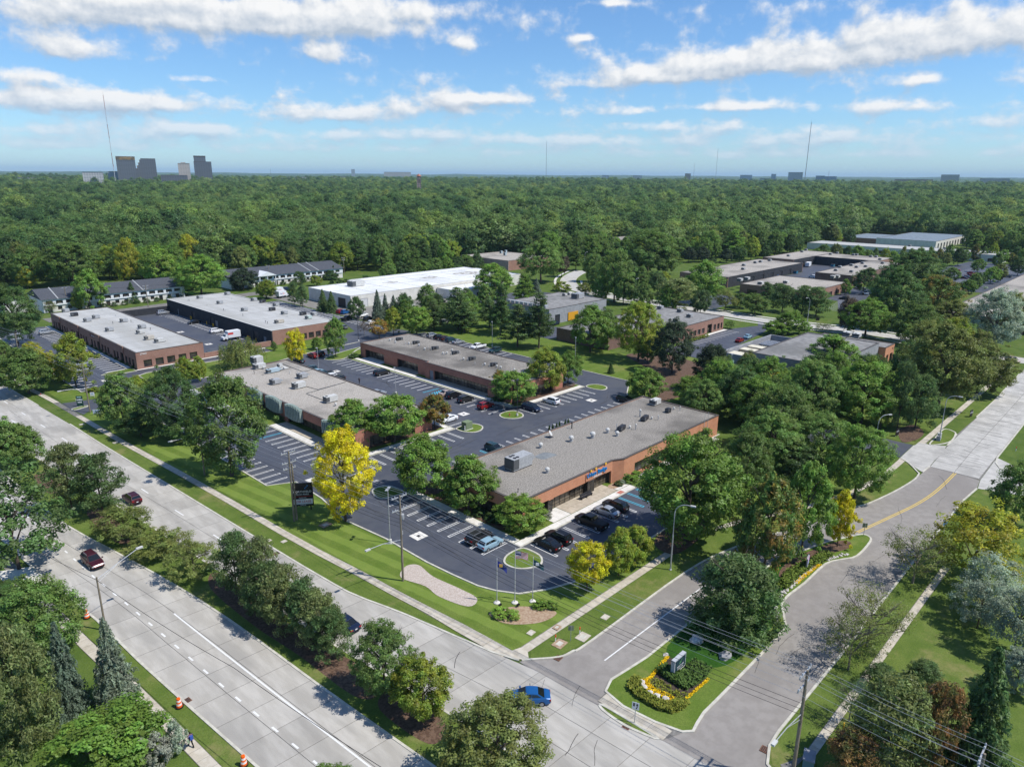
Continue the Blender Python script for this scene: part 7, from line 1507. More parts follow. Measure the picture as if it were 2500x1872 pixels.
# (kind, centre x, y, heading, colour, label); headings in plan
for (k, x, y, h, c_, l) in [
    ('suv', 68.9, 73.3, E_, 'charcoal', 'black suv left of the pale blue hatchback in front car park'), ('hatch', 68.8, 70.8 - 2.6 + .3, E_, 'ice', 'pale ice blue hatchback beside the teardrop grass island'),
    ('sedan', 75.0, 64.3, N_, 'black', 'black sedan nearest the teardrop grass island'), ('suv', 77.7, 64.4, N_, 'black', 'black suv right of the black sedan'), ('pickup', 85.4, 63.9, N_, 'black', 'black pickup truck with covered bed in front car park'), ('sedan', 90.4, 64.5, N_, 'silver', 'silver sedan between black pickup and dark suv'), ('suv', 93.2, 64.7, N_, 'charcoal', 'dark suv beside the blue accessible bays'),
    ('van', 116.2, 163.8, E_, 'charcoal', 'dark grey minivan parked alone before middle building'), ('sedan', 116.2, 135.4, E_, 'beige', 'beige car beside the blue hatched bay'), ('suv', 116.0, 132.6, E_, 'black', 'black suv second from the blue hatched bay'), ('suv', 116.0, 127.9, E_, 'charcoal', 'dark grey suv between black suv and red car'), ('suv', 116.0, 120.5, E_, 'red', 'red crossover before the middle building'),
    ('van', 122.8, 111.5, S_d, 'navy', 'dark navy minivan beside the lamp island'), ('suv', 130.3, 111.6, N_, 'white', 'white suv backed to the path near the lane'), ('sedan', 103.0, 119.6, W_d, 'white', 'white sedan beside the half orange tree'),
    ('suv', 97.2, 98.4, S_d, 'teal', 'dark car by the blue bays behind front building'), ('suv', 144.6, 99.0, S_d, 'charcoal', 'dark suv behind far end of front building'),
    ('suv', 158.4, 191.8, E_, 'silver', 'silver suv first in row behind middle building'), ('suv', 158.4, 188.0, E_, 'black', 'black car second in row behind middle building'), ('suv', 158.4, 184.8, E_, 'brown', 'dark brown car third in row behind middle building'), ('suv', 158.4, 181.8, E_, 'teal', 'dark teal car fourth in row behind middle building'), ('sedan', 158.4, 178.2, E_, 'silver', 'silver car fifth in row behind middle building'),
    ('pickup', 158.2, 168.0, W_d, 'white', 'white pickup truck behind the middle building'), ('suv', 158.4, 160.2, W_d, 'teal', 'dark green suv right of the white pickup'),
    ('suv', 103.0, 147.6, E_, 'silver', 'silver suv half hidden behind left gravel roof'), ('sedan', 102.6, 141.2, E_, 'white', 'white car behind round tree at left office'), ('suv', 103.0, 166.6, W_d, 'charcoal', 'dark car nearest the walker behind left office'), ('hatch', 103.0, 170.2, W_d, 'white', 'white hatchback behind edge of left gravel roof'), ('pickup', 103.0, 173.4, W_d, 'teal', 'dark pickup behind edge of left gravel roof'), ('sedan', 103.0, 177.4, W_d, 'ice', 'pale blue car behind edge of left gravel roof'), ('suv', 103.0, 181.0, W_d, 'teal', 'teal suv behind edge of left gravel roof'),
    ('suv', 112.6, 205.6 - 10.4, N_, 'red', 'dark red suv near the yellow tree beyond left roof'), ('suv', 115.4, 196.2, N_, 'black', 'black suv beside the dark red suv'), ('sedan', 106.4, 193.0, N_, 'teal', 'blue green car half hidden by willow'),
    ('suv', 68.8, 181.4, E_, 'white', 'white suv at far end of front office bays'), ('sedan', 68.8, 178.8, E_, 'grey', 'grey sedan second at far end of front office bays'), ('suv', 68.8, 176.2, E_, 'silver', 'silver suv third at far end of front office bays'), ('sedan', 68.8, 173.6, E_, 'white', 'white sedan fourth at far end of front office bays'), ('hatch', 68.8, 171.0, E_, 'blue', 'blue hatchback fifth at far end of front office bays'), ('sedan', 68.8, 165.4, E_, 'white', 'white sedan glimpsed through the elm leaves'),
    ('suv', 57.4, 148.0, W_d, 'black', 'black car in shade under the dark linden'),
    ('suv', 63.6, 291.6, E_, 'silver', 'silver suv beside far end of the brown warehouse'), ('suv', 64.0, 243.4, E_, 'navy', 'dark car by the brown warehouse under reddish maple'),
    ('suv', 107.6, 302.0, E_, 'silver', 'silver suv at back of the service yard'), ('sedan', 108.6, 274.0, W_d, 'black', 'black car by the yellow bollards in service yard'), ('suv', 107.4, 252.2, E_, 'white', 'white suv in middle of the service yard'), ('sedan', 108.8, 240.6, E_, 'grey', 'grey car beyond the box truck in service yard'), ('sedan', 91.2, 219.9, E_, 'teal', 'dark car tucked behind the low brick yard wall'),
    ]:
    if l.startswith('pale ice'): y = 70.6
    car(k, x, y, h, c_, l)
x, y = gp(b3(285, 985)); car('sedan', x, y, 2.35, 'blue', 'bright blue sedan crossing the junction in foreground')
x, y = gp(q5(720, 1195)); car('suv', x, y, -P2_ + .06, 'maroon', 'dark maroon suv driving toward camera on near carriageway')
x, y = gp(q5(1020, 710)); car('suv', x, y, P2_ + .06, 'maroon', 'dark maroon suv driving away on far carriageway')
x, y = gp(b2(760, 410)); car('sedan', x, y, P2_ + .1, 'navy', 'dark blue car half hidden by last median pine')
for (f, a, b_, kd, h, c_, l) in [(q4, 985, 565, 'pickup', .5, 'white', 'white pickup beside the low tan office bays'), (q4, 820, 605, 'hatch', 1.75, 'black', 'dark car at bay left of white pickup'), (q4, 2120, 1085, 'suv', -2.2, 'beige', 'pale suv waiting at the junction at right edge'), (q4, 315, 437, 'sedan', .3, 'blue', 'blue car in the courtyard yard'), (q4, 580, 438, 'van', 1.2, 'white', 'white van at corner of courtyard yard'),
        (z8, 1270, 490, 'sedan', .1, 'red', 'red car by the hedge of grey screen wall'), (z8, 1375, 445, 'sedan', .1, 'ice', 'pale blue car beyond red one by the hedge'), (q2, 735, 520, 'suv', .3, 'red', 'red car in the lot left of the dark maple'), (q2, 770, 525, 'suv', .3, 'blue', 'blue car left of the dark maple'), (q2, 780, 575, 'pickup', .3, 'black', 'black pickup below the dark maple'), (q2, 900, 550, 'pickup', .3, 'white', 'white pickup right of the dark maple'), (q2, 945, 575, 'suv', .3, 'charcoal', 'dark car right of the white pickup near blue spruces'), (q2, 965, 605, 'sedan', .3, 'white', 'white car behind the rusty orange tree'), (q2, 750, 640, 'sedan', 1.6, 'grey', 'grey car beside the green maple island'),
        (q2, 1490, 500, 'suv', .2, 'silver', 'silver car near lawn of white warehouse'), (q2, 1510, 440, 'suv', .2, 'black', 'black car in shade near the white annex'), (q2, 1500, 540, 'suv', .2, 'black', 'black car behind the silver one near white pines'), (q2, 1440, 620, 'suv', .2, 'black', 'black car at end of the row behind pines'), (q2, 1490, 605, 'suv', .2, 'charcoal', 'dark car second at end of the row behind pines'), (q2, 1530, 600, 'suv', .2, 'silver', 'pale car third at end of the row behind pines'), (q2, 315, 345, 'van', .2, 'navy', 'dark van behind the white delivery trucks'), (q2, 1690, 160, 'van', -1.2, 'white', 'left white van before the pink warehouse'), (q2, 1770, 165, 'van', -1.2, 'white', 'right white van before the pink warehouse'), (q3, 490, 800, 'suv', .2, 'navy', 'dark car beside the orange generator'), (q2, 1270, 470, 'suv', .2, 'white', 'white car glimpsed behind bright green tree')]:
    x, y = gp(f(a, b_)); car(kd, x, y, h, c_, l, True)
for i, (a, b_, c_) in enumerate([(1640, 395, 'red'), (1690, 383, 'red'), (1605, 415, 'silver'), (1745, 445, 'maroon'), (1785, 430, 'red'), (1805, 410, 'red'), (1870, 437, 'white'), (1905, 430, 'grey'), (1935, 408, 'silver'), (1970, 392, 'charcoal'), (1720, 503, 'maroon'), (1760, 495, 'silver'), (2080, 435, 'grey'), (1770, 438, 'grey')]):
    x, y = gp(q4(a, b_)); car('sedan' if i % 2 else 'suv', x, y, [0, 3.14][i % 2] + P2_, c_, f'{c_} car in far car park at right, ' + ['leftmost of the red pair', 'right of the red pair', 'nearest the left trees', 'front of middle row', 'second of middle row', 'third of middle row', 'by the row end', 'beyond the pale one', 'toward the back', 'farthest back', 'lowest in the lot', 'beside the lowest maroon', 'at right by hedge', 'between two red cars'][i], True)
# box truck in the yard, delivery trucks, trailer
def box_truck(x, y, rz, label, open_back=False, stripe=None, text=None, L=6.2, W=2.3, H=3.2):
    t = thing('box_truck', label, 'truck', (x, y, .09), rz); bw = mat('truck_white', (.66, .68, .70), rough=.5)
    MB().box(-L / 2, L / 2 - 1.7, -W / 2, W / 2, .75, .95).build('chassis', DARKM, t, True)
    if open_back:
        b = MB(); b.box(-L / 2, L / 2 - 1.7, -W / 2, -W / 2 + .08, .95, H); b.box(-L / 2, L / 2 - 1.7, W / 2 - .08, W / 2, .95, H); b.box(-L / 2, L / 2 - 1.7, -W / 2 + .08, W / 2 - .08, H - .1, H); b.box(L / 2 - 1.8, L / 2 - 1.7, -W / 2 + .08, W / 2 - .08, .95, H - .1); bx_ = b.build('cargo_box', bw, t, True)
        MB().box(-L / 2 + 1.2, -L / 2 + 3, -.9, .9, .96, 2.0).build('cargo', mat('cargo_goods', (.12, .11, .08), (.3, .28, .22), 2), t, True)
    else: bx_ = MB().box(-L / 2, L / 2 - 1.7, -W / 2, W / 2, .95, H).build('cargo_box', bw, t, True)
    b = MB(); b.prism([(L / 2 - 1.65, .5), (L / 2, .5), (L / 2, 1.25), (L / 2 - .75, 1.4), (L / 2 - 1.15, 2.2), (L / 2 - 1.65, 2.25)], -W / 2 * .88, W / 2 * .88); b.v = [(p[0], p[2], p[1]) for p in b.v]; b.build('cab', bw, t, True)
    b = MB(); w_ = W / 2 * .8; b.v = [(L / 2 - .75 + .02, -w_, 1.45), (L / 2 - .75 + .02, w_, 1.45), (L / 2 - 1.13, w_, 2.15), (L / 2 - 1.13, -w_, 2.15)]; b.f = [(0, 1, 2, 3)]; b.build('windshield', CGL, t, True)
    for sx_ in (-L / 2 + 1.1, L / 2 - .8):
        for s in (-1, 1): o = MB().tube([(sx_, s * (W / 2 - .3), .42), (sx_, s * (W / 2 + .01), .42)], .42, 12).build('wheel', TYRE, t, True)
    for s in (-1, 1):
        if stripe: MB().box(L / 2 - 3.6, L / 2 - 1.72, s * W / 2 - (.012 if s < 0 else -.002), s * W / 2 + (.012 if s > 0 else -.002), 2.0, 2.7).build('side_stripe', stripe, bx_, True)
        if text:
            for i, (tx, mm, dx) in enumerate(text): text3d(tx, .95, mm, bx_, (-.85 + dx * (1 if s < 0 else -1), s * (W / 2 + .02), 2.0), (P2_, 0, 0 if s < 0 else math.pi), ext=.006)
    return t
box_truck(*gp(z2(850, 775)), W_d + .0 + math.pi * 0 + .0, 'white moving box truck with red stripe and open rear in service yard', True, SIGNR)
FP = mat('letter_purple', (.09, .02, .22)); FO = mat('letter_orange_red', (.75, .06, .03))
box_truck(*gp(q2(285, 400)), .25, 'white delivery truck with purple and red letters, nearer one', False, None, [('Fed', FP, -.7), ('Ex', FO, .75)])
box_truck(*gp(q2(262, 372)), .25, 'white delivery truck behind the nearer one by warehouse', False, None, [('Fed', FP, -.7), ('Ex', FO, .75)])
box_truck(*gp(q2(725, 455)), P2_ + .2, 'white delivery truck docked at the white warehouse corner', False, None, [('Fed', FP, -.7), ('Ex', FO, .75)])
tr_ = thing('cargo_trailer', 'white cargo trailer in the courtyard yard', 'trailer', (*gp(q4(545, 352)), 0), .2); MB().box(-3.6, 3.6, -1.2, 1.2, .6, 3.0).build('body', mat('truck_white', (.66, .68, .70)), tr_, True); MB().tube([(0, -1.25, .42), (0, -1.0, .42)], .42, 12).tube([(0, 1.0, .42), (0, 1.25, .42)], .42, 12).build('wheel', TYRE, tr_, True); MB().box(3.6, 4.8, -.06, .06, .5, .62).build('tow_bar', DARKM, tr_, True)
for (a, b_, l) in [(735, 352, 'teal skip beside far wall of the courtyard yard'), (450, 405, 'blue skip at near side of courtyard yard')]:
    d = thing('skip', l, 'skip', (*gp(q4(a, b_)), 0), .1); b = MB(); b.box(-1.6, 1.6, -.9, .9, .15, 1.7).build('bin', mat('skip_blue', (.03, .14, .22)), d, True); MB().box(-1.65, 1.65, -.95, .95, 1.7, 1.78).build('lid', DARKM, d, True); MB().box(-1.2, -1.0, -.8, .8, 0, .15).box(1.0, 1.2, -.8, .8, 0, .15).build('runner', DARKM, d, True)

# ------------------------------------------------------------------ poles, lamps, wires
INS = mat('insulator', (.5, .52, .55), rough=.3)
def utility_pole(x, y, H, arms, label, lamp=None, twin=False, transformer=False, angle=0.0):
    t = thing('utility_pole', label, 'utility pole', (x, y, 0), angle)
    MB().lathe([(.17, -.1), (.15, H * .5), (.11, H)], 0, 0, 9).build('pole', WOODP, t, True)
    if twin: MB().tube([(.55, .15, -.1), (.5, .12, H * .55), (.42, .1, H * .82)], [.17, .15, .12], 8).build('stub_pole', WOODP, t, True)
    for (z, L) in arms:
        a = MB().box(-L / 2, L / 2, .1, .22, z - .07, z + .07).build('crossarm', GALV, t, True)
        for k in (-.46, -.27, .27, .46): MB().lathe([(.05, z + .07), (.07, z + .16), (.04, z + .3)], L * k, .16, 7).build('insulator', INS, a, True)
        for s in (-1, 1): MB().tube([(s * L * .28, .16, z - .05), (s * .1, .12, z - .7)], .025, 4).build('brace', GALV, a, True)
    if transformer: MB().lathe([(.24, H * .72), (.26, H * .72 + .1), (.26, H * .72 + .75), (.18, H * .72 + .85)], .32, 0, 10).build('transformer', HVACG, t, True); MB().lathe([(.1, H * .55), (.1, H * .55 + .5)], .2, 0, 8).build('fuse_box', HVACG, t, True)
    if lamp:
        z, dx, L = lamp; e = (dx * L, 0, z + .12)
        ar = MB().tube([(0, 0, z - .5), (dx * L * .6, 0, z + .05), e], .045, 6).tube([(0, 0, z - 1.1), (dx * L * .55, 0, z - .05)], .03, 5).build('lamp_arm', GALV, t, True)
        MB().box(min(e[0], e[0] + dx * .75), max(e[0], e[0] + dx * .75), -.16, .16, z + .02, z + .2).build('lamp_head', HVACW, ar, True)
    return t
PP = [(53.4, 72.5, 13.2, [(12.9, 2.6), (11.0, 2.6)], 'utility pole with street lamp arm beside the stone chip bed', (7.0, -1, 5.2), False, True), (51.9, 99.7, 12.4, [(12.1, 2.5), (10.4, 2.5), (9.4, 2.2)], 'twin utility pole in front of the black lawn sign', None, True, False),
      (49.6, 128.8, 12.9, [(12.7, 2.6), (11.3, 2.6), (10.6, 2.2)], 'utility pole with lamp arm left of the elm', (8.2, -1, 5.0), False, False), (46.3, 185.0, 12.2, [(12.0, 2.5), (10.6, 2.5)], 'utility pole at the left entrance drive', (6.4, -1, 5.2), False, False),
      (44.2, 238.0, 11.5, [(11.2, 2.5), (9.8, 2.5)], 'far utility pole near left edge of picture', None, False, False), (57.6, 18.3, 12.6, [(12.3, 2.5), (10.9, 2.5)], 'utility pole with lamp arm at lower right', (8.4, -1, 5.4), True, False), (57.6, 4.6, 12.6, [(12.4, 2.6), (11.4, 2.6), (10.6, 2.2)], 'utility pole with white crossarms at bottom right corner', None, False, False)]
for (x, y, H_, arms, l, lm, tw, tf) in PP: utility_pole(x, y, H_, arms, l, lm, tw, tf)
def wire(pts, label, r=.015, sag=.9, m=WIRE, group='overhead wires'):
    b = MB(); P_ = []
    for i in range(len(pts) - 1):
        a, c_ = np.array(pts[i]), np.array(pts[i + 1])
        for k in range(10 if i < len(pts) - 2 else 11):
            t_ = k / 10; p = a + (c_ - a) * t_; p[2] -= sag * 4 * t_ * (1 - t_) * np.linalg.norm(c_ - a) / 55; P_.append(tuple(p))
    b.tube(P_, r, 4); o = b.build('power_line', m); tag(o, label, 'wire', group); return o
order = [(38.0, 330, 11.5), (44.2, 238, 11.5), (46.3, 185, 12.2), (49.6, 128.8, 12.9), (51.9, 99.7, 12.4), (53.4, 72.5, 13.2), (57.6, 18.3, 12.6), (57.6, 4.6, 12.6), (60, -40, 12.6)]
for i, dx in enumerate((-1.2, -.65, .65, 1.2)): wire([(x + dx, y + .16, z) for (x, y, z) in order], 'bare overhead wire on the top crossarms along boulevard, ' + ['nearest the road', 'second from the road', 'third from the road', 'farthest from the road'][i])
for i, dx in enumerate((-1.2, 0, 1.2)): wire([(x + dx, y + .16, z - 1.85) for (x, y, z) in order], 'bare overhead wire on the lower crossarms along boulevard, ' + ['road side', 'middle', 'lawn side'][i])
for i, dz in enumerate((3.7, 4.3, 4.9)): wire([(x + .15, y, z - dz) for (x, y, z) in order], 'thick black cable slung low between the boulevard poles, ' + ['highest', 'middle', 'lowest'][i], .024, 1.2, WIREB, 'black cables on boulevard poles')
wire([(20.2, 89.8, 7.2), (23.6, 60, 9.0), (28, 25, 10.5)], 'black service cable from left street lamp toward the camera', .03, .8, WIREB); wire([(20.2, 89.8, 7.2), (13, 118, 8.6), (8, 150, 10)], 'black service cable from left street lamp to the dark locust', .03, .8, WIREB)
# wooden lamp pole on the left
t = thing('street_lamp', 'wooden pole street lamp on the left verge by blue spruce', 'street lamp', (20.2, 89.8, 0)); MB().lathe([(.13, -.1), (.1, 7.6)], 0, 0, 8).build('pole', WOODP, t, True)
ar = MB().tube([(0, 0, 7.3), (2.8, .8, 8.1), (5.4, 1.6, 8.7)], .045, 6).tube([(0, 0, 6.8), (2.6, .75, 7.95)], .03, 5).build('lamp_arm', GALV, t, True); MB().box(5.3, 6.1, 1.5, 1.85, 8.62, 8.8).build('lamp_head', HVACW, ar, True)
def davit(x, y, H_, ang, label, R=1.6):
    t = thing('street_lamp', label, 'street lamp', (x, y, 0), ang); P_ = [(0, 0, -.1), (0, 0, H_ * .5), (0, 0, H_ - R)] + [(R - R * math.cos(a), 0, H_ - R + R * math.sin(a)) for a in np.linspace(.3, 1.57, 6)] + [(R + .6, 0, H_ - .02)]
    MB().tube(P_, [.12, .1, .085] + [.06] * 7, 8).build('pole', GALV, t, True); MB().box(R + .5, R + 1.25, -.15, .15, H_ - .1, H_ + .08).build('lamp_head', HVACW, t, True); MB().lathe([(.22, -.05), (.22, .12), (.13, .2)], 0, 0, 8).build('base', GALV, t, True); return t
davit(82.6, 47.1, 10.7, -P2_ + .35, 'tall grey curved street lamp by the pavement near front car park'); davit(170.2, 33.9, 10.7, -P2_ + .1, 'tall grey curved street lamp on island at right street'); davit(283.1, 109.0, 10.0, W_d - .2, 'curved street lamp by the park street pines')
davit(*gp(q8(1055, 320)), 8.0, -.6, 'curved street lamp showing above clipped bush at side drive'); davit(*gp(q3(515, 420)), 8, .1, 'curved street lamp at the bend of the far street'); davit(*gp(q3(1103, 590)), 9, .1, 'curved street lamp beside centre street clump'); davit(*gp(q3(718, 350)), 9, .1, 'curved street lamp on far lawn by slim pine'); davit(*gp(q3(1450, 280)), 9, .1, 'faint street lamp near dark round trees')
def lotlamp(x, y, H_, label, heads=2, m=GALV, ang=0.6):
    t = thing('car_park_lamp', label, 'lamp post', (x, y, .1), ang); MB().lathe([(.26, -.1), (.26, .6)], 0, 0, 10).build('concrete_base', PALE, t, True); MB().lathe([(.08, .6), (.06, H_)], 0, 0, 8).build('pole', m, t, True)
    for k in range(heads): s = 1 if k else -1; MB().box(s * .12 if s > 0 else -.75, .75 if s > 0 else -.12, -.2, .2, H_ - .05, H_ + .1).build('lamp_head', m, t, True)
lotlamp(58.6, 82.5, 9.1, 'pale lamp post at edge of front car park near utility pole'); lotlamp(117.0, 110.8, 8.9, 'dark lamp post on the small grass island in lane', 2, DARKM); lotlamp(104.7, 178.8, 7.2, 'pale lamp post behind the left gravel roof', 1); lotlamp(107.3, 145.5, 7.2, 'pale lamp post in bays before middle building', 1); lotlamp(135.7, 204.2, 8.8, 'dark lamp post beyond end of the middle building', 1, DARKM); lotlamp(163.4, 166.6, 8.5, 'grey lamp post behind white pickup', 1); lotlamp(164.5, 131.7, 8.5, 'grey lamp post on lawn beyond the lane', 1); lotlamp(180.6, 89.1, 8, 'grey lamp post below the teal tank', 1)
for i, (a, f, b_, hh) in enumerate([(1145, q1, 475, 9.5), (525, q1, 495, 9.5), (760, q2, 225, 10), (1265, q2, 140, 9), (185, q2, 290, 9.5), (735, q2, 225, 6)]):
    utility_pole(*gp(f(a, b_)), hh, [(hh - .3, 2.4), (hh - 1.5, 2.0)] if i in (2, 0) else [(hh - .3, 2.0)], ['back pole in front of first apartment row', 'back pole at left of first apartment row', 'back pole with two crossarms right of second apartments', 'thin back pole before the wood', 'back pole in front of second apartment row', 'short back pole right of second apartments'][i])
bo = [gp(q1(525, 495)), gp(q1(1145, 475)), gp(q2(185, 290)), gp(q2(760, 225)), gp(q2(1265, 140))]; wire([(a, b_, 9.2) for a, b_ in bo], 'thin wire running past the apartment rows', .03, 1.0, WIREB, 'back wires')
# flags
def flagpole(x, y, H_, label): 
    t = thing('flagpole', label, 'flagpole', (x, y, 0)); MB().lathe([(.45, -.02), (.45, .12), (.3, .22)], 0, 0, 14).build('concrete_base', PALE, t, True); MB().lathe([(.06, .2), (.04, H_)], 0, 0, 8).build('pole', HVACW, t, True); MB().lathe([(.02, H_), (.08, H_ + .08), (.02, H_ + .16)], 0, 0, 8).build('finial', GALV, t, True)
def flag_mesh(L, Hh, droop, n=12, m=8):
    v = []
    for j in range(m + 1):
        for i in range(n + 1):
            s = i / n; v.append((s * L * .92, .12 * math.sin(s * 7 + j * .3) * s, -j / m * Hh * (1 - .12 * s) - droop * s ** 1.3))
    return v, [(j * (n + 1) + i, j * (n + 1) + i + 1, (j + 1) * (n + 1) + i + 1, (j + 1) * (n + 1) + i) for j in range(m) for i in range(n)], n, m
for i, (x, y, H_, l) in enumerate([(58.9, 59.2, 6.6, 'left flagpole of three with blue flag'), (60.6, 57.5, 8.1, 'tallest middle flagpole with striped flag'), (62.5, 56.0, 6.6, 'right flagpole of three with dark flag')]):
    flagpole(x, y, H_, l); L_, Hh, dr = [(1.4, .9, 1.0), (1.8, 1.15, .35), (1.5, .9, .9)][i]
    v, f, n, m_ = flag_mesh(L_, Hh, dr, 13, 13)
    fl_ = thing('flag', ['limp blue flag on the left flagpole', 'red and white striped flag with blue canton on middle flagpole', 'dark blue green flag on the right flagpole'][i], 'flag', (x + .05, y, H_ - .25), -.85)
    if i == 1:
        for nm, sel, mm in (('red_stripes', lambda a, b_: b_ % 2 == 0 and not (a < 6 and b_ < 7), SIGNR), ('white_stripes', lambda a, b_: b_ % 2 == 1 and not (a < 6 and b_ < 7), SIGNW), ('canton', lambda a, b_: a < 6 and b_ < 7, mat('flag_navy', (.02, .03, .13)))):
            b = MB(); b.v = v; b.f = [q for k, q in enumerate(f) if sel(k % n, k // n)]; o = b.build(nm, mm, fl_, True); o['kind'] = 'stuff'
        b = MB()
        for r_ in range(4):
            for c2 in range(5):
                q = v[(1 + r_ * 1 + r_ // 1 * 0) * (n + 1) + 1 + c2]; b.box(q[0] - .03, q[0] + .03, q[1] - .012, q[1] + .012, q[2] - .03, q[2] + .03)
        b.build('stars', SIGNW, fl_, True)
    else:
        b = MB(); b.v = v; b.f = f; b.build('cloth', mat('flag_blue', (.03, .045, .22)) if i == 0 else mat('flag_green', (.012, .06, .075)), fl_, True)
        b = MB(); q = v[6 * (n + 1) + 5]; b.box(q[0] - .22, q[0] + .22, q[1] - .03, q[1] + .03, q[2] - .2, q[2] + .2); b.build('emblem', SIGNW if i else SIGNY, fl_, True)
    lt = thing('ground_light', ['small black floodlight in front of the left flagpole', 'small black floodlight in front of middle flagpole', 'small black floodlight in front of right flagpole'][i], 'light', (x - .4, y - 1.0, 0)); MB().box(-.04, .04, -.04, .04, 0, .3).build('stake', BLACK, lt, True); MB().box(-.22, .22, -.12, .12, .3, .5).build('lamp_head', BLACK, lt, True)

# ------------------------------------------------------------------ signs
def sign_rot(side): return {'W': (P2_, 0, -P2_), 'S': (P2_, 0, 0)}[side]
t = thing('lawn_sign', 'tall black leasing sign with red and white panels on front lawn', 'sign', (55.2, 102.4, 0), -.62)
MB().box(-1.35, -1.15, -.08, .08, 0, .8).box(1.15, 1.35, -.08, .08, 0, .8).build('post', BLACK, t, True); pn = MB().box(-1.75, 1.75, -.16, .16, .8, 5.0).build('panel', BLACK, t, True)
MB().box(-1.6, 1.6, -.175, -.16, 1.15, 2.1).build('white_band', SIGNW, pn, True); MB().box(-1.6, 1.6, -.175, -.16, 2.55, 2.62).build('red_rule', SIGNR, pn, True)
text3d('NORTHFIELD', .5, SIGNW, pn, (0, -.18, 3.45), (P2_, 0, 0), ext=.01); text3d('TECH PARK', .42, SIGNW, pn, (0, -.18, 2.95), (P2_, 0, 0), ext=.01); text3d('FOR LEASE', .56, SIGNR, pn, (0, -.19, 1.62), (P2_, 0, 0), ext=.01); text3d('OFFICE', .3, SIGNW, pn, (0, -.18, .97), (P2_, 0, 0), ext=.01); text3d('FRIEDMAN', .26, SIGNW, pn, (0, -.18, 2.33), (P2_, 0, 0), ext=.01)
for k in range(3): MB().box(.4 + .2 * k, .55 + .2 * k, -.178, -.16, 3.95 + .22 * k, 4.15 + .22 * k).build('emblem', SIGNB, pn, True)
t = thing('monument_sign', 'grey and green monument sign in the flower bed', 'sign', (*gp(b3(1435, 765)), .1), 0.0)
MB().box(-1.7, 1.7, -.32, .32, 0, 2.9).build('frame', mat('monument_grey', (.42, .44, .47)), t, True); pn = MB().box(-1.5, 1.5, -.36, -.32, .75, 2.7).build('panel', mat('monument_green', (.015, .045, .06)), t, True)
MB().box(-1.5, 1.5, -.36, -.321, .3, .7).build('lower_band', SIGNW, pn, True); text3d('PARK PLACE', .36, SIGNW, pn, (0, -.375, 1.45), (P2_, 0, 0), ext=.008); text3d('EXECUTIVE', .32, SIGNW, pn, (0, -.375, 1.05), (P2_, 0, 0), ext=.008)
b = MB(); b.prism([(-.5, 1.8), (0, 1.95), (.55, 2.45), (.1, 2.2)], -.38, -.362); b.v = [(p[0], p[2], p[1]) for p in b.v]; b.build('emblem', mat('sign_leaf', (.12, .35, .1)), pn, True)
t.scale = (.72, .72, .76)
t = thing('monument_sign', 'small lilac banner sign at the island flower strip', 'sign', (*gp(q8(535, 1225)), .12), 0.25)
MB().box(-.9, .9, -.1, .1, 0, 1.9).build('frame', GREYW, t, True); pn = MB().box(-.82, .82, -.12, -.1, .25, 1.8).build('panel', mat('lilac_panel', (.55, .5, .68)), t, True); MB().box(-.82, .82, -.125, -.12, 1.45, 1.78).build('top_band', mat('pink_band', (.55, .2, .35)), pn, True); text3d('WELCOME', .3, SIGNB, pn, (0, -.13, 1.0), (P2_, 0, 0), ext=.006)
def small_sign(f, a, b_, W_, H_, z0, m_, label, rz=-.7, text=None, tm=SIGNW, post=True, name='lawn_sign'):
    t = thing(name, label, 'sign', (*gp(f(a, b_)), 0), rz)
    if post: MB().box(-W_ / 2 + .05, -W_ / 2 + .13, -.04, .04, 0, z0 + .05).box(W_ / 2 - .13, W_ / 2 - .05, -.04, .04, 0, z0 + .05).build('post', HVACW, t, True)
    pn = MB().box(-W_ / 2, W_ / 2, -.06, .06, z0, z0 + H_).build('panel', m_, t, True)
    if text: text3d(text, H_ * .28, tm, pn, (0, -.07, z0 + H_ * .6), (P2_, 0, 0), ext=.006)
    return t
GRN = mat('sign_green_dark', (.015, .06, .045)); t = small_sign(q1, 622, 1240, 1.5, 2.6, .15, GRN, 'tall dark green sign on the drive island at left', -.7, 'PARK'); 
for k in range(3): MB().box(-.5, .5, -.075, -.06, 2.3 - .65 * k, 2.55 - .65 * k).build('tenant_panel', mat('pale_green_panel', (.4, .6, .55)) if k == 0 else SIGNW, t, True)
small_sign(q1, 715, 1168, 1.0, .9, .4, SIGNW, 'small white sign before the clipped hedge', -.7, 'FOR', SIGNB); small_sign(q1, 755, 1305, 2.0, 1.0, .35, mat('sign_pale_blue', (.5, .55, .68)), 'white and blue lawn sign right of the entrance drive', -.7, 'LEASING', SIGNB); small_sign(q8, 1190, 400, 1.9, .8, .8, BLACK, 'dark sign on two posts beside the side drive', -.2); small_sign(q8, 1230, 205, 1.3, 1.5, .3, BLACK, 'black leasing sign at the foot of mulch mound', -.2, 'LEASE'); small_sign(q4, 1800, 1510, 1.2, 1.7, .1, BLACK, 'black upright sign on right verge by pavement', -.2, 'OFFICE'); small_sign(q4, 618, 775, 1.6, 1.1, .5, BLACK, 'dark sign below the park street pines', -.6)
def post_sign(x, y, rz, H_, W_, Hh, m_, label, back=GALV):
    t = thing('road_sign', label, 'road sign', (x, y, 0), rz); MB().box(-.035, .035, -.03, .03, 0, H_).build('post', GALV, t, True); pn = MB().box(-W_ / 2, W_ / 2, -.055, -.035, H_ - Hh, H_).build('plate', m_, t, True); return t, pn
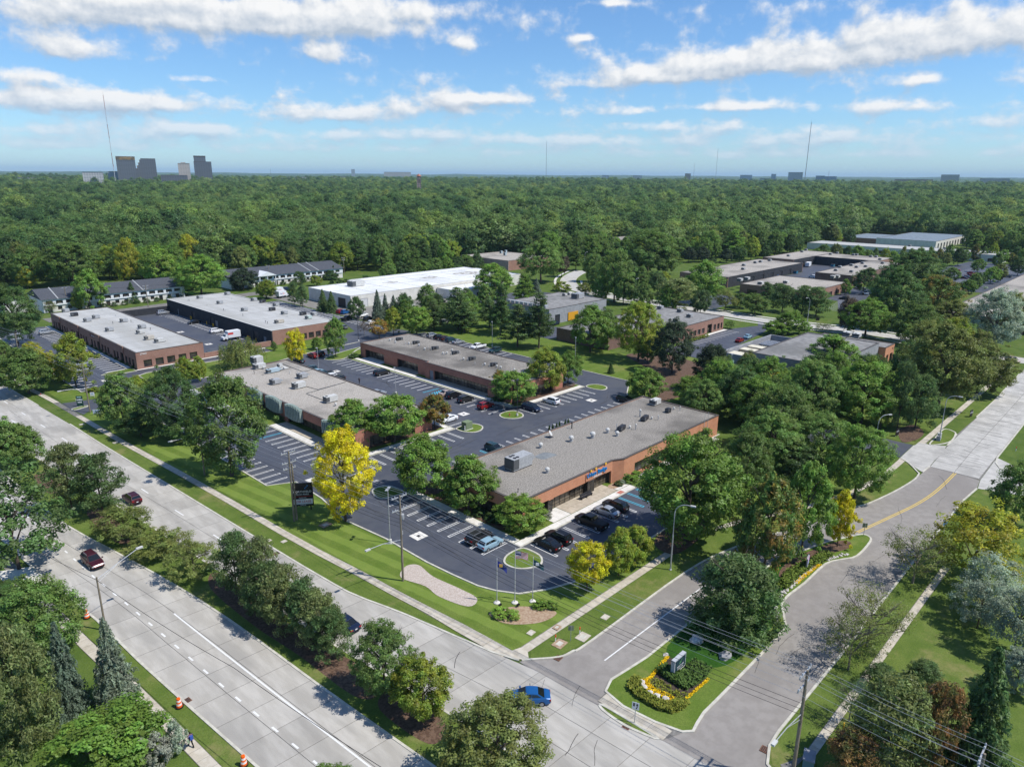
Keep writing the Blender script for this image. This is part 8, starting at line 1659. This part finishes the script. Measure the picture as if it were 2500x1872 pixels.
x, y = gp(b3(1103, 1155)); t, pn = post_sign(x, y, -1.15, 2.7, .75, .9, SIGNW, 'white keep right sign with black arrow in foreground'); b = MB(); b.prism([(.02, 1.9), (.1, 1.86), (.22, 2.15), (.2, 2.35), (.3, 2.33), (.17, 2.6), (.03, 2.38), (.11, 2.36), (.12, 2.15)], -.068, -.057); b.v = [(p[0], p[2], p[1]) for p in b.v]; b.build('arrow', BLACK, pn, True); MB().box(-.26, -.08, -.068, -.057, 2.2, 2.6).build('block', BLACK, pn, True)
x, y = gp(q8(972, 980)); post_sign(x, y, 2.2, 2.4, .75, .75, mat('sign_back', (.22, .25, .16)), 'green backed road sign at tip of the entrance island'); x, y = gp(b3(610, 520)); post_sign(x, y, 2.3, 2.2, .7, .7, mat('sign_back', (.22, .25, .16)), 'road sign seen from behind at the corner verge'); x, y = gp(q8(1590, 960)); post_sign(x, y, 2.6, 2.4, .8, .9, mat('sign_blue_back', (.12, .24, .38)), 'blue road sign beside the yellow green locust')
for (f, a, b_, hh, c_, l) in [(b3, 493, 525, 1.0, FO, 'orange and white marker post by the corner, left one'), (b3, 680, 470, 1.1, FO, 'orange and white marker post by the corner, right one'), (b4, 812, 1230, 1.3, YELB, 'yellow marker post beside the path at lower right'), (q8, 2148, 318, .9, FO, 'orange marker post on right verge'), (q1, 318, 1165, .9, FO, 'orange topped marker post at left pavement')]:
    t = thing('marker_post', l, 'marker post', (*gp(f(a, b_)), 0)); MB().lathe([(.06, 0), (.06, hh * .65)], 0, 0, 7).build('shaft', SIGNW if c_ is FO else YELB, t, True); MB().lathe([(.07, hh * .65), (.07, hh), (.02, hh + .03)], 0, 0, 7).build('tip', c_, t, True)

# ------------------------------------------------------------------ street things
ORG = mat('barrel_orange', (.80, .13, .01), rough=.5)
for (a, b_, l) in [(672, 345, 'orange striped traffic barrel farthest along left verge'), (1385, 1032, 'orange striped traffic barrel beside the drain on left verge'), (1883, 1480, 'orange striped traffic barrel at bottom edge of picture')]:
    t = thing('traffic_barrel', l, 'traffic barrel', (*gp(b1(a, b_)), .08)); MB().lathe([(.42, 0), (.42, .1), (.34, .12)], 0, 0, 14).build('base', BLACK, t, True)
    for k in range(5): z0, z1_ = .12 + .2 * k, .32 + .2 * k; r0, r1 = .32 - .03 * k, .32 - .03 * k - .01; MB().lathe([(r0, z0), (r1, z1_)], 0, 0, 14).build('band', ORG if k % 2 == 0 else SIGNW, t, True)
    MB().box(-.12, .12, -.03, .03, 1.12, 1.22).build('handle', ORG, t, True)
def human(x, y, rz, label, shirt, trousers, pose, bag=None, hair=(.02, .015, .012), z=0.0):
    t = thing('person', label, 'person', (x, y, z), rz); SK = mat('skin', (.32, .18, .12)); 
    J = dict(pel=(0, 0, .93), ch=(.02, 0, 1.28), nk=(.03, 0, 1.47), hd=(.05, 0, 1.60), ht=(.05, 0, 1.72), shL=(0, .18, 1.41), shR=(0, -.18, 1.41), hpL=(0, .09, .90), hpR=(0, -.09, .90)); J.update(pose)
    E2 = [('pel', 'ch'), ('ch', 'nk'), ('nk', 'hd'), ('hd', 'ht'), ('ch', 'shL'), ('shL', 'elL'), ('elL', 'haL'), ('ch', 'shR'), ('shR', 'elR'), ('elR', 'haR'), ('pel', 'hpL'), ('hpL', 'knL'), ('knL', 'anL'), ('anL', 'toL'), ('pel', 'hpR'), ('hpR', 'knR'), ('knR', 'anR'), ('anR', 'toR')]
    RD = dict(pel=.13, ch=.14, nk=.055, hd=.085, ht=.06, shL=.065, shR=.065, elL=.042, elR=.042, haL=.032, haR=.032, hpL=.085, hpR=.085, knL=.058, knR=.058, anL=.04, anR=.04, toL=.035, toR=.035)
    def skin(name, keep, m_, k=1.0, extra=0.0):
        ed = [e for e in E2 if e in keep]; names = sorted({n for e in ed for n in e}, key=lambda n: list(J).index(n)); me = bpy.data.meshes.new(name); me.from_pydata([J[n] for n in names], [(names.index(a), names.index(b_)) for a, b_ in ed], []); me.materials.append(m_)
        o = bpy.data.objects.new(name, me); C.objects.link(o); o.parent = t; md_ = o.modifiers.new('skin', 'SKIN')
        lay = me.skin_vertices[0] if me.skin_vertices else None
        if lay is None: me.attributes; bpy.context.view_layer.objects.active = o; lay = me.skin_vertices[0] if me.skin_vertices else None
        if lay:
            for i, n in enumerate(names): r_ = RD[n] * k + extra; lay.data[i].radius = (r_, r_); lay.data[i].use_root = (i == 0)
        ss = o.modifiers.new('sub', 'SUBSURF'); ss.levels = 1; ss.render_levels = 2; return o
    def tubes(name, chains, m_, k=1.0, extra=0.0):
        b = MB()
        for ch in chains: b.tube([J[n] for n in ch], [RD[n] * k + extra for n in ch], 8)
        return b.build(name, m_, t, True, True)
    try: body = skin('body', E2, SK)
    except Exception as ex: print('skin fallback', ex); body = tubes('body', [('pel', 'ch', 'nk', 'hd', 'ht')], SK)
    tubes('trousers', [('hpL', 'knL', 'anL'), ('hpR', 'knR', 'anR')], trousers, 1.12, .012); tubes('shirt', [('pel', 'ch', 'nk')], shirt, 1.1, .03); tubes('sleeve', [('shL', 'elL')], shirt, 1.1, .015); tubes('sleeve', [('shR', 'elR')], shirt, 1.1, .015)
    MB().lathe([(.09, 1.60), (.105, 1.66), (.085, 1.74), (.03, 1.78)], .03, 0, 10).build('hair', mat('hair_dark', hair), t, True, True)
    for n in ('toL', 'toR'): q = J[n]; MB().box(q[0] - .16, q[0] + .07, q[1] - .045, q[1] + .045, q[2] - .03, q[2] + .06).build('shoe', BLACK, t, True)
    if bag: MB().box(-.34, -.14, -.15, .15, 1.02, 1.45).build('backpack', bag, t, True)
    return t
walk = dict(elL=(-.10, .24, 1.16), haL=(-.02, .25, .93), elR=(.08, -.24, 1.16), haR=(.22, -.24, .98), knL=(.20, .09, .50), anL=(.30, .09, .10), toL=(.44, .09, .05), knR=(-.05, -.09, .48), anR=(-.30, -.09, .12), toR=(-.18, -.09, .04))
stand = dict(elL=(0, .26, 1.15), haL=(.05, .27, .9), elR=(0, -.26, 1.15), haR=(.12, -.22, .98), knL=(.08, .09, .49), anL=(.10, .09, .08), toL=(.24, .09, .04), knR=(-.03, -.09, .49), anR=(-.12, -.09, .08), toR=(.02, -.09, .04))
human(*gp(b1(1478, 1340)), P2_ + .1, 'person in dark clothes with blue backpack walking along left pavement', mat('purple_shirt', (.10, .05, .18)), mat('dark_trousers', (.012, .012, .014)), walk, mat('blue_backpack', (.04, .09, .35)), z=.11)
human(*gp(z4(195, 815)), W_d + .6, 'person in dark suit crossing the lane between buildings', mat('navy_jacket', (.012, .016, .03)), mat('dark_trousers', (.012, .012, .014)), walk, None, z=.09)
# hydrants, rocks, boxes, covers, bollards
t = thing('fire_hydrant', 'red fire hydrant by the blue spruce at left', 'hydrant', (*gp(b1(840, 480)), 0)); HR = mat('hydrant_red', (.5, .03, .02)); MB().lathe([(.16, 0), (.16, .08), (.11, .1), (.11, .55), (.13, .58), (.1, .7), (.03, .76)], 0, 0, 10).build('body', HR, t, True); MB().tube([(-.22, 0, .42), (.22, 0, .42)], .06, 7).build('outlet', HR, t, True)
t = thing('fire_hydrant', 'small rusty hydrant on the lamp grass island', 'hydrant', (115.6, 112.0, .12)); MB().lathe([(.16, 0), (.16, .08), (.11, .1), (.11, .55), (.1, .7), (.03, .76)], 0, 0, 10).build('body', mat('hydrant_rust', (.35, .12, .05)), t, True); MB().tube([(-.2, 0, .42), (.2, 0, .42)], .06, 7).build('outlet', HR, t, True)
def rock(x, y, s, label, m_=ROCK, group=None, z=.1):
    rg = np.random.default_rng(int(x * 100) % 9999); bm = bmesh.new(); bmesh.ops.create_icosphere(bm, subdivisions=2, radius=1.0)
    for v in bm.verts: v.co *= 1 + .22 * rg.normal() * .6; v.co.x *= s * 1.2; v.co.y *= s; v.co.z *= s * .65
    me = bpy.data.meshes.new('boulder'); bm.to_mesh(me); bm.free(); me.materials.append(m_); o = bpy.data.objects.new('boulder', me); C.objects.link(o); o.location = (x, y, z + s * .3); return tag(o, label, 'rock', group)
rock(*gp(b3(1585, 525)), .75, 'pale boulder in the ground cover on entrance island'); rock(*gp(b3(1800, 650)), .75, 'grey boulder on the entrance island near right kerb', mat('grey_boulder', (.22, .22, .23), (.33, .33, .34), 2)); rock(*gp(b3(1345, 635)), .3, 'small white rock at tip of yellow flower strip')
for i, (a, b_) in enumerate([(1155, 850), (1172, 890), (1215, 935), (1270, 960), (1340, 980), (1405, 1010)]): rock(*gp(b3(a, b_)), .42, 'pale edging boulder of the flower bed, ' + ['first', 'second', 'third', 'fourth', 'fifth', 'sixth'][i] + ' from the left')
kerbrocks = MB(); rgk = np.random.default_rng(3)
for k in range(150):
    s = k / 149; p = np.interp(s * 30, [0, 3.4, 6.8, 22, 30], [81.2, 84, 87.2, 100.2, 105.5]), np.interp(s * 30, [0, 3.4, 6.8, 22, 30], [30.2, 31.6, 32.4, 32.2, 29.9]); r_ = .14 + .12 * rgk.random(); x = p[0] + rgk.normal() * .2; y = p[1] + abs(rgk.normal()) * .22
    kerbrocks.lathe([(r_ * .7, .12), (r_, .12 + r_ * .4), (r_ * .5, .12 + r_ * .85)], x, y, 5)
o = kerbrocks.build('edging_stones', ROCK, kind='stuff'); tag(o, 'pale edging stones along the kerb of the entrance island', 'stones')
t = thing('transformer_box', 'olive green transformer box on the small grass island', 'utility box', (102.4, 112.6, .12), .0); MB().box(-.95, .95, -.8, .8, .05, 1.75).build('cabinet', mat('transformer_green', (.17, .22, .13)), t, True); MB().box(-1.1, 1.1, -.95, .95, 0, .05).build('pad', PALE, t, True); MB().box(-.97, -.95, -.05, .05, .3, 1.5).build('door_seam', DARKM, t, True)
t = thing('bollard', 'white post beside the olive transformer box', 'bollard', (101.2, 112.0, .12)); MB().lathe([(.11, 0), (.11, 1.0), (.05, 1.1)], 0, 0, 9).build('post', SIGNW, t, True); MB().lathe([(.115, .8), (.115, .9)], 0, 0, 9).build('band', GALV, t, True)
t = thing('utility_cabinet', 'blue green utility cabinet at foot of lower right pole', 'utility box', (*gp(b4(545, 1480)), 0), .3); MB().box(-.8, .8, -.5, .5, 0, 1.2).build('cabinet', mat('cabinet_teal', (.16, .26, .27)), t, True); MB().box(-.85, .85, -.55, .55, 1.2, 1.27).build('lid', GREYW, t, True)
t = thing('utility_cabinet', 'white control cabinet at the street lamp island', 'utility box', (171.4, 34.2, .1), .1); MB().box(-.5, .5, -.35, .35, 0, 1.5).build('cabinet', HVACW, t, True); MB().box(-1.4, -.7, -.4, .4, 0, 1.0).build('meter_box', GREYW, t, True)
for i, (f, a, b_, s) in enumerate([(b3, 878, 338, .55), (b3, 705, 490, .85), (b3, 525, 543, .85), (b3, 305, 458, .5), (q6, 295, 1018, .45), (q6, 175, 1012, .45), (q5, 895, 255, .6), (q5, 630, 115, .5), (q6, 615, 890, .9), (b3, 505, 420, .5)]):
    x, y = gp(f(a, b_)); t = thing('utility_cover', ['pale utility cover on verge by entrance road', 'large pale cover beside right marker post', 'brown cover beside left marker post', 'pale cover on corner lawn near daylilies', 'right of two pale covers on front verge', 'left of two pale covers on front verge', 'pale cover on verge below the elm', 'pale cover at the rounded tip of front verge', 'brown cover on the lawn below yellow tree', 'iron manhole cover in the corner pavement'][i], 'cover', (x, y, .05 if i != 9 else .12), .1)
    MB().box(-s, s, -s * .8, s * .8, 0, .05).build('slab', WALK if i not in (2, 8, 9) else STRAW, t, True); MB().box(-s * .5, s * .5, -s * .4, s * .4, .05, .06).build('lid', KERB, t, True)
for i, (f, a, b_) in enumerate([(b1, 1440, 985), (b3, 515, 655), (b3, 1045, 1180), (b4, 212, 1360), (q6, 240, 1110)]):
    x, y = gp(f(a, b_)); t = thing('storm_drain', ['rusty kerb drain beside the middle traffic barrel', 'kerb drain at corner of entrance road', 'rusty kerb drain before the keep right sign', 'rusty kerb drain at lower right kerb', 'kerb drain on far carriageway beside verge'][i], 'drain', (x, y, .09), .1); MB().box(-.45, .45, -.4, .4, 0, .02).build('frame', mat('rust_iron', (.13, .06, .04), (.2, .1, .06), 6), t, True)
    for k in range(4): MB().box(-.36, .36, -.3 + .17 * k, -.22 + .17 * k, .02, .04).build('bar', DARKM, t, True)
for i, (x, y) in enumerate([(110.9, 262.2), (110.9, 263.0), (110.9, 268.2), (110.4, 228.0), (110.4, 232.4), (110.2, 233.4), (110.6, 244.8), (110.9, 282), (110.9, 283)]):
    t = thing('bollard', 'yellow steel bollard along the dark warehouse wall', 'bollard', (x, y, .05), 0, 'yellow bollards in the yard'); MB().lathe([(.13, 0), (.13, 1.3), (.08, 1.4)], 0, 0, 9).build('post', YELB, t, True); MB().lathe([(.16, 0), (.16, .06)], 0, 0, 9).build('collar', DARKM, t, True)
for i in range(7):
    x, y = gp(q4([240, 245, 410, 425, 440, 460, 770][i], [435, 440, 395, 393, 395, 400, 340][i])); t = thing('bollard', 'yellow bollard along courtyard service walls', 'bollard', (x, y, .05), 0, 'yellow bollards in courtyard'); MB().lathe([(.16, 0), (.16, 1.5)], 0, 0, 8).build('post', YELB, t, True)
# flower bed on the island
FLY = mat('yellow_flowers', (.85, .62, .005), (.75, .45, .01), 8)
def tufts(name, label, cat, pts, n, s, m_, hgt=.25, seed=1, zb=.12):
    rg = np.random.default_rng(seed); P_ = np.array(pts); b = MB(); seg = np.linalg.norm(np.diff(P_[:, :2], axis=0), axis=1); cum = np.concatenate([[0], np.cumsum(seg)])
    for k in range(n):
        d = rg.random() * cum[-1]; x = np.interp(d, cum, P_[:, 0]); y = np.interp(d, cum, P_[:, 1]); wd = np.interp(d, cum, P_[:, 2]); x += (rg.random() - .5) * wd; y += (rg.random() - .5) * wd; r_ = s * (.6 + .8 * rg.random()); z = zb + hgt * rg.random()
        a = rg.normal(size=3); a[2] = abs(a[2]) + .6; a /= np.linalg.norm(a); u = np.cross(a, rg.normal(size=3)); u /= np.linalg.norm(u); v_ = np.cross(a, u)
        b.poly([np.array([x, y, z]) + r_ * q for q in (-u, -v_ * .7, u, v_ * .7)])
    o = b.build(name, m_, kind='stuff'); return tag(o, label, cat)
fb_ = lambda a, b_, w_: (*gp(b3(a, b_)), w_)
sheet('flower_bed', [gp(b3(a, b_)) for a, b_ in ((1360, 645), (1400, 660), (1500, 780), (1660, 815), (1600, 900), (1500, 970), (1420, 990), (1210, 890), (1150, 840), (1210, 800))], DIRT, .135)
tufts('yellow_flower_strip', 'bright yellow flowers edging the monument sign bed', 'flowers', [fb_(1360, 650, .35), fb_(1215, 825, .4), fb_(1180, 850, 1.1), fb_(1220, 895, 1.1), fb_(1320, 940, 1.0), fb_(1410, 985, .9)], 2600, .075, FLY, .22, 1)
tufts('yellow_flower_strip', 'thin yellow flower line on right of monument bed', 'flowers', [fb_(1500, 975, .35), fb_(1590, 895, .3), fb_(1670, 825, .35)], 600, .07, FLY, .2, 2)
tufts('yellow_flower_strip', 'yellow flower strip along the island kerb stones', 'flowers', [(*gp(q8(455, 1345)), .5), (*gp(q8(540, 1270)), .5), (*gp(q8(635, 1200)), .5)], 900, .08, FLY, .25, 3)
LILY = mat('lily_leaf', (.13, .17, .02), (.2, .2, .03), 5); GRD = mat('bed_leaf', (.05, .10, .02), (.09, .15, .03), 5)
tufts('daylily_border', 'olive daylily border curving round the flower bed', 'plants', [fb_(1110, 830, .9), fb_(1100, 890, 1.2), fb_(1170, 960, 1.3), fb_(1270, 1020, 1.2), fb_(1380, 1050, 1.2), fb_(1480, 1010, 1.2)], 5200, .16, LILY, .55, 4)
tufts('ornamental_grass', 'tall soft green grasses round the monument sign', 'plants', [fb_(1330, 760, 1.6), fb_(1400, 800, 2.0), fb_(1480, 850, 2.0), fb_(1560, 790, 2.4), fb_(1600, 740, 2.2)], 5200, .17, GRD, .7, 5)
tufts('bedding_plants', 'small young plants in dark soil of flower bed', 'plants', [fb_(1240, 830, 1.2), fb_(1310, 880, 1.8), fb_(1400, 940, 1.6), fb_(1480, 950, 1.0)], 420, .12, LILY, .3, 6)
tufts('shrub_border', 'leafy green border behind the lilac sign', 'plants', [(*gp(q8(350, 1380)), 1.6), (*gp(q8(420, 1280)), 1.8), (*gp(q8(560, 1200)), 1.6), (*gp(q8(700, 1130)), 1.4)], 3600, .16, mat('border_leaf', (.09, .15, .02), (.15, .2, .03), 5), .7, 7)
# bench group by the front door, table
t = thing('bench', 'dark metal bench against windows of the front building', 'bench', (93.0, 70.9, .17)); MB().box(-1.6, 1.6, -.25, .2, .42, .48).build('seat', DARKM, t, True); MB().box(-1.6, 1.6, .2, .26, .5, .95).build('backrest', DARKM, t, True)
for s in (-1.4, 0, 1.4): MB().box(s - .04, s + .04, -.22, .2, 0, .42).build('leg', DARKM, t, True)
for i, (x, y) in enumerate([gp(z6(1460, 705)), gp(z6(1490, 680))]):
    t = thing('flagpole', ['left bare white flagpole at far end of front building', 'right bare white flagpole at far end of front building'][i], 'flagpole', (x, min(y, 69.6), .13)); MB().lathe([(.06, 0), (.035, 7.0)], 0, 0, 7).build('pole', HVACW, t, True); MB().lathe([(.2, 0), (.2, .12)], 0, 0, 8).build('base', PALE, t, True)
# ------------------------------------------------------------------ air
hz = MB().box(-3200, 44500, -3200, 44500, -1.6, 330.0); hm = bpy.data.materials.new('haze_air'); hm.use_nodes = True; ht = hm.node_tree; ht.nodes.clear(); ho = ht.nodes.new('ShaderNodeOutputMaterial'); pv = ht.nodes.new('ShaderNodeVolumePrincipled')
pv.inputs['Color'].default_value = (.56, .80, 1.0, 1); pv.inputs['Density'].default_value = 0.000045; pv.inputs['Anisotropy'].default_value = .0
ht.links.new(pv.outputs[0], ho.inputs['Volume']); hz = hz.build('haze', hm, kind='stuff'); tag(hz, 'thin pale blue air haze over the whole scene', 'haze'); hz.display_type = 'WIRE'
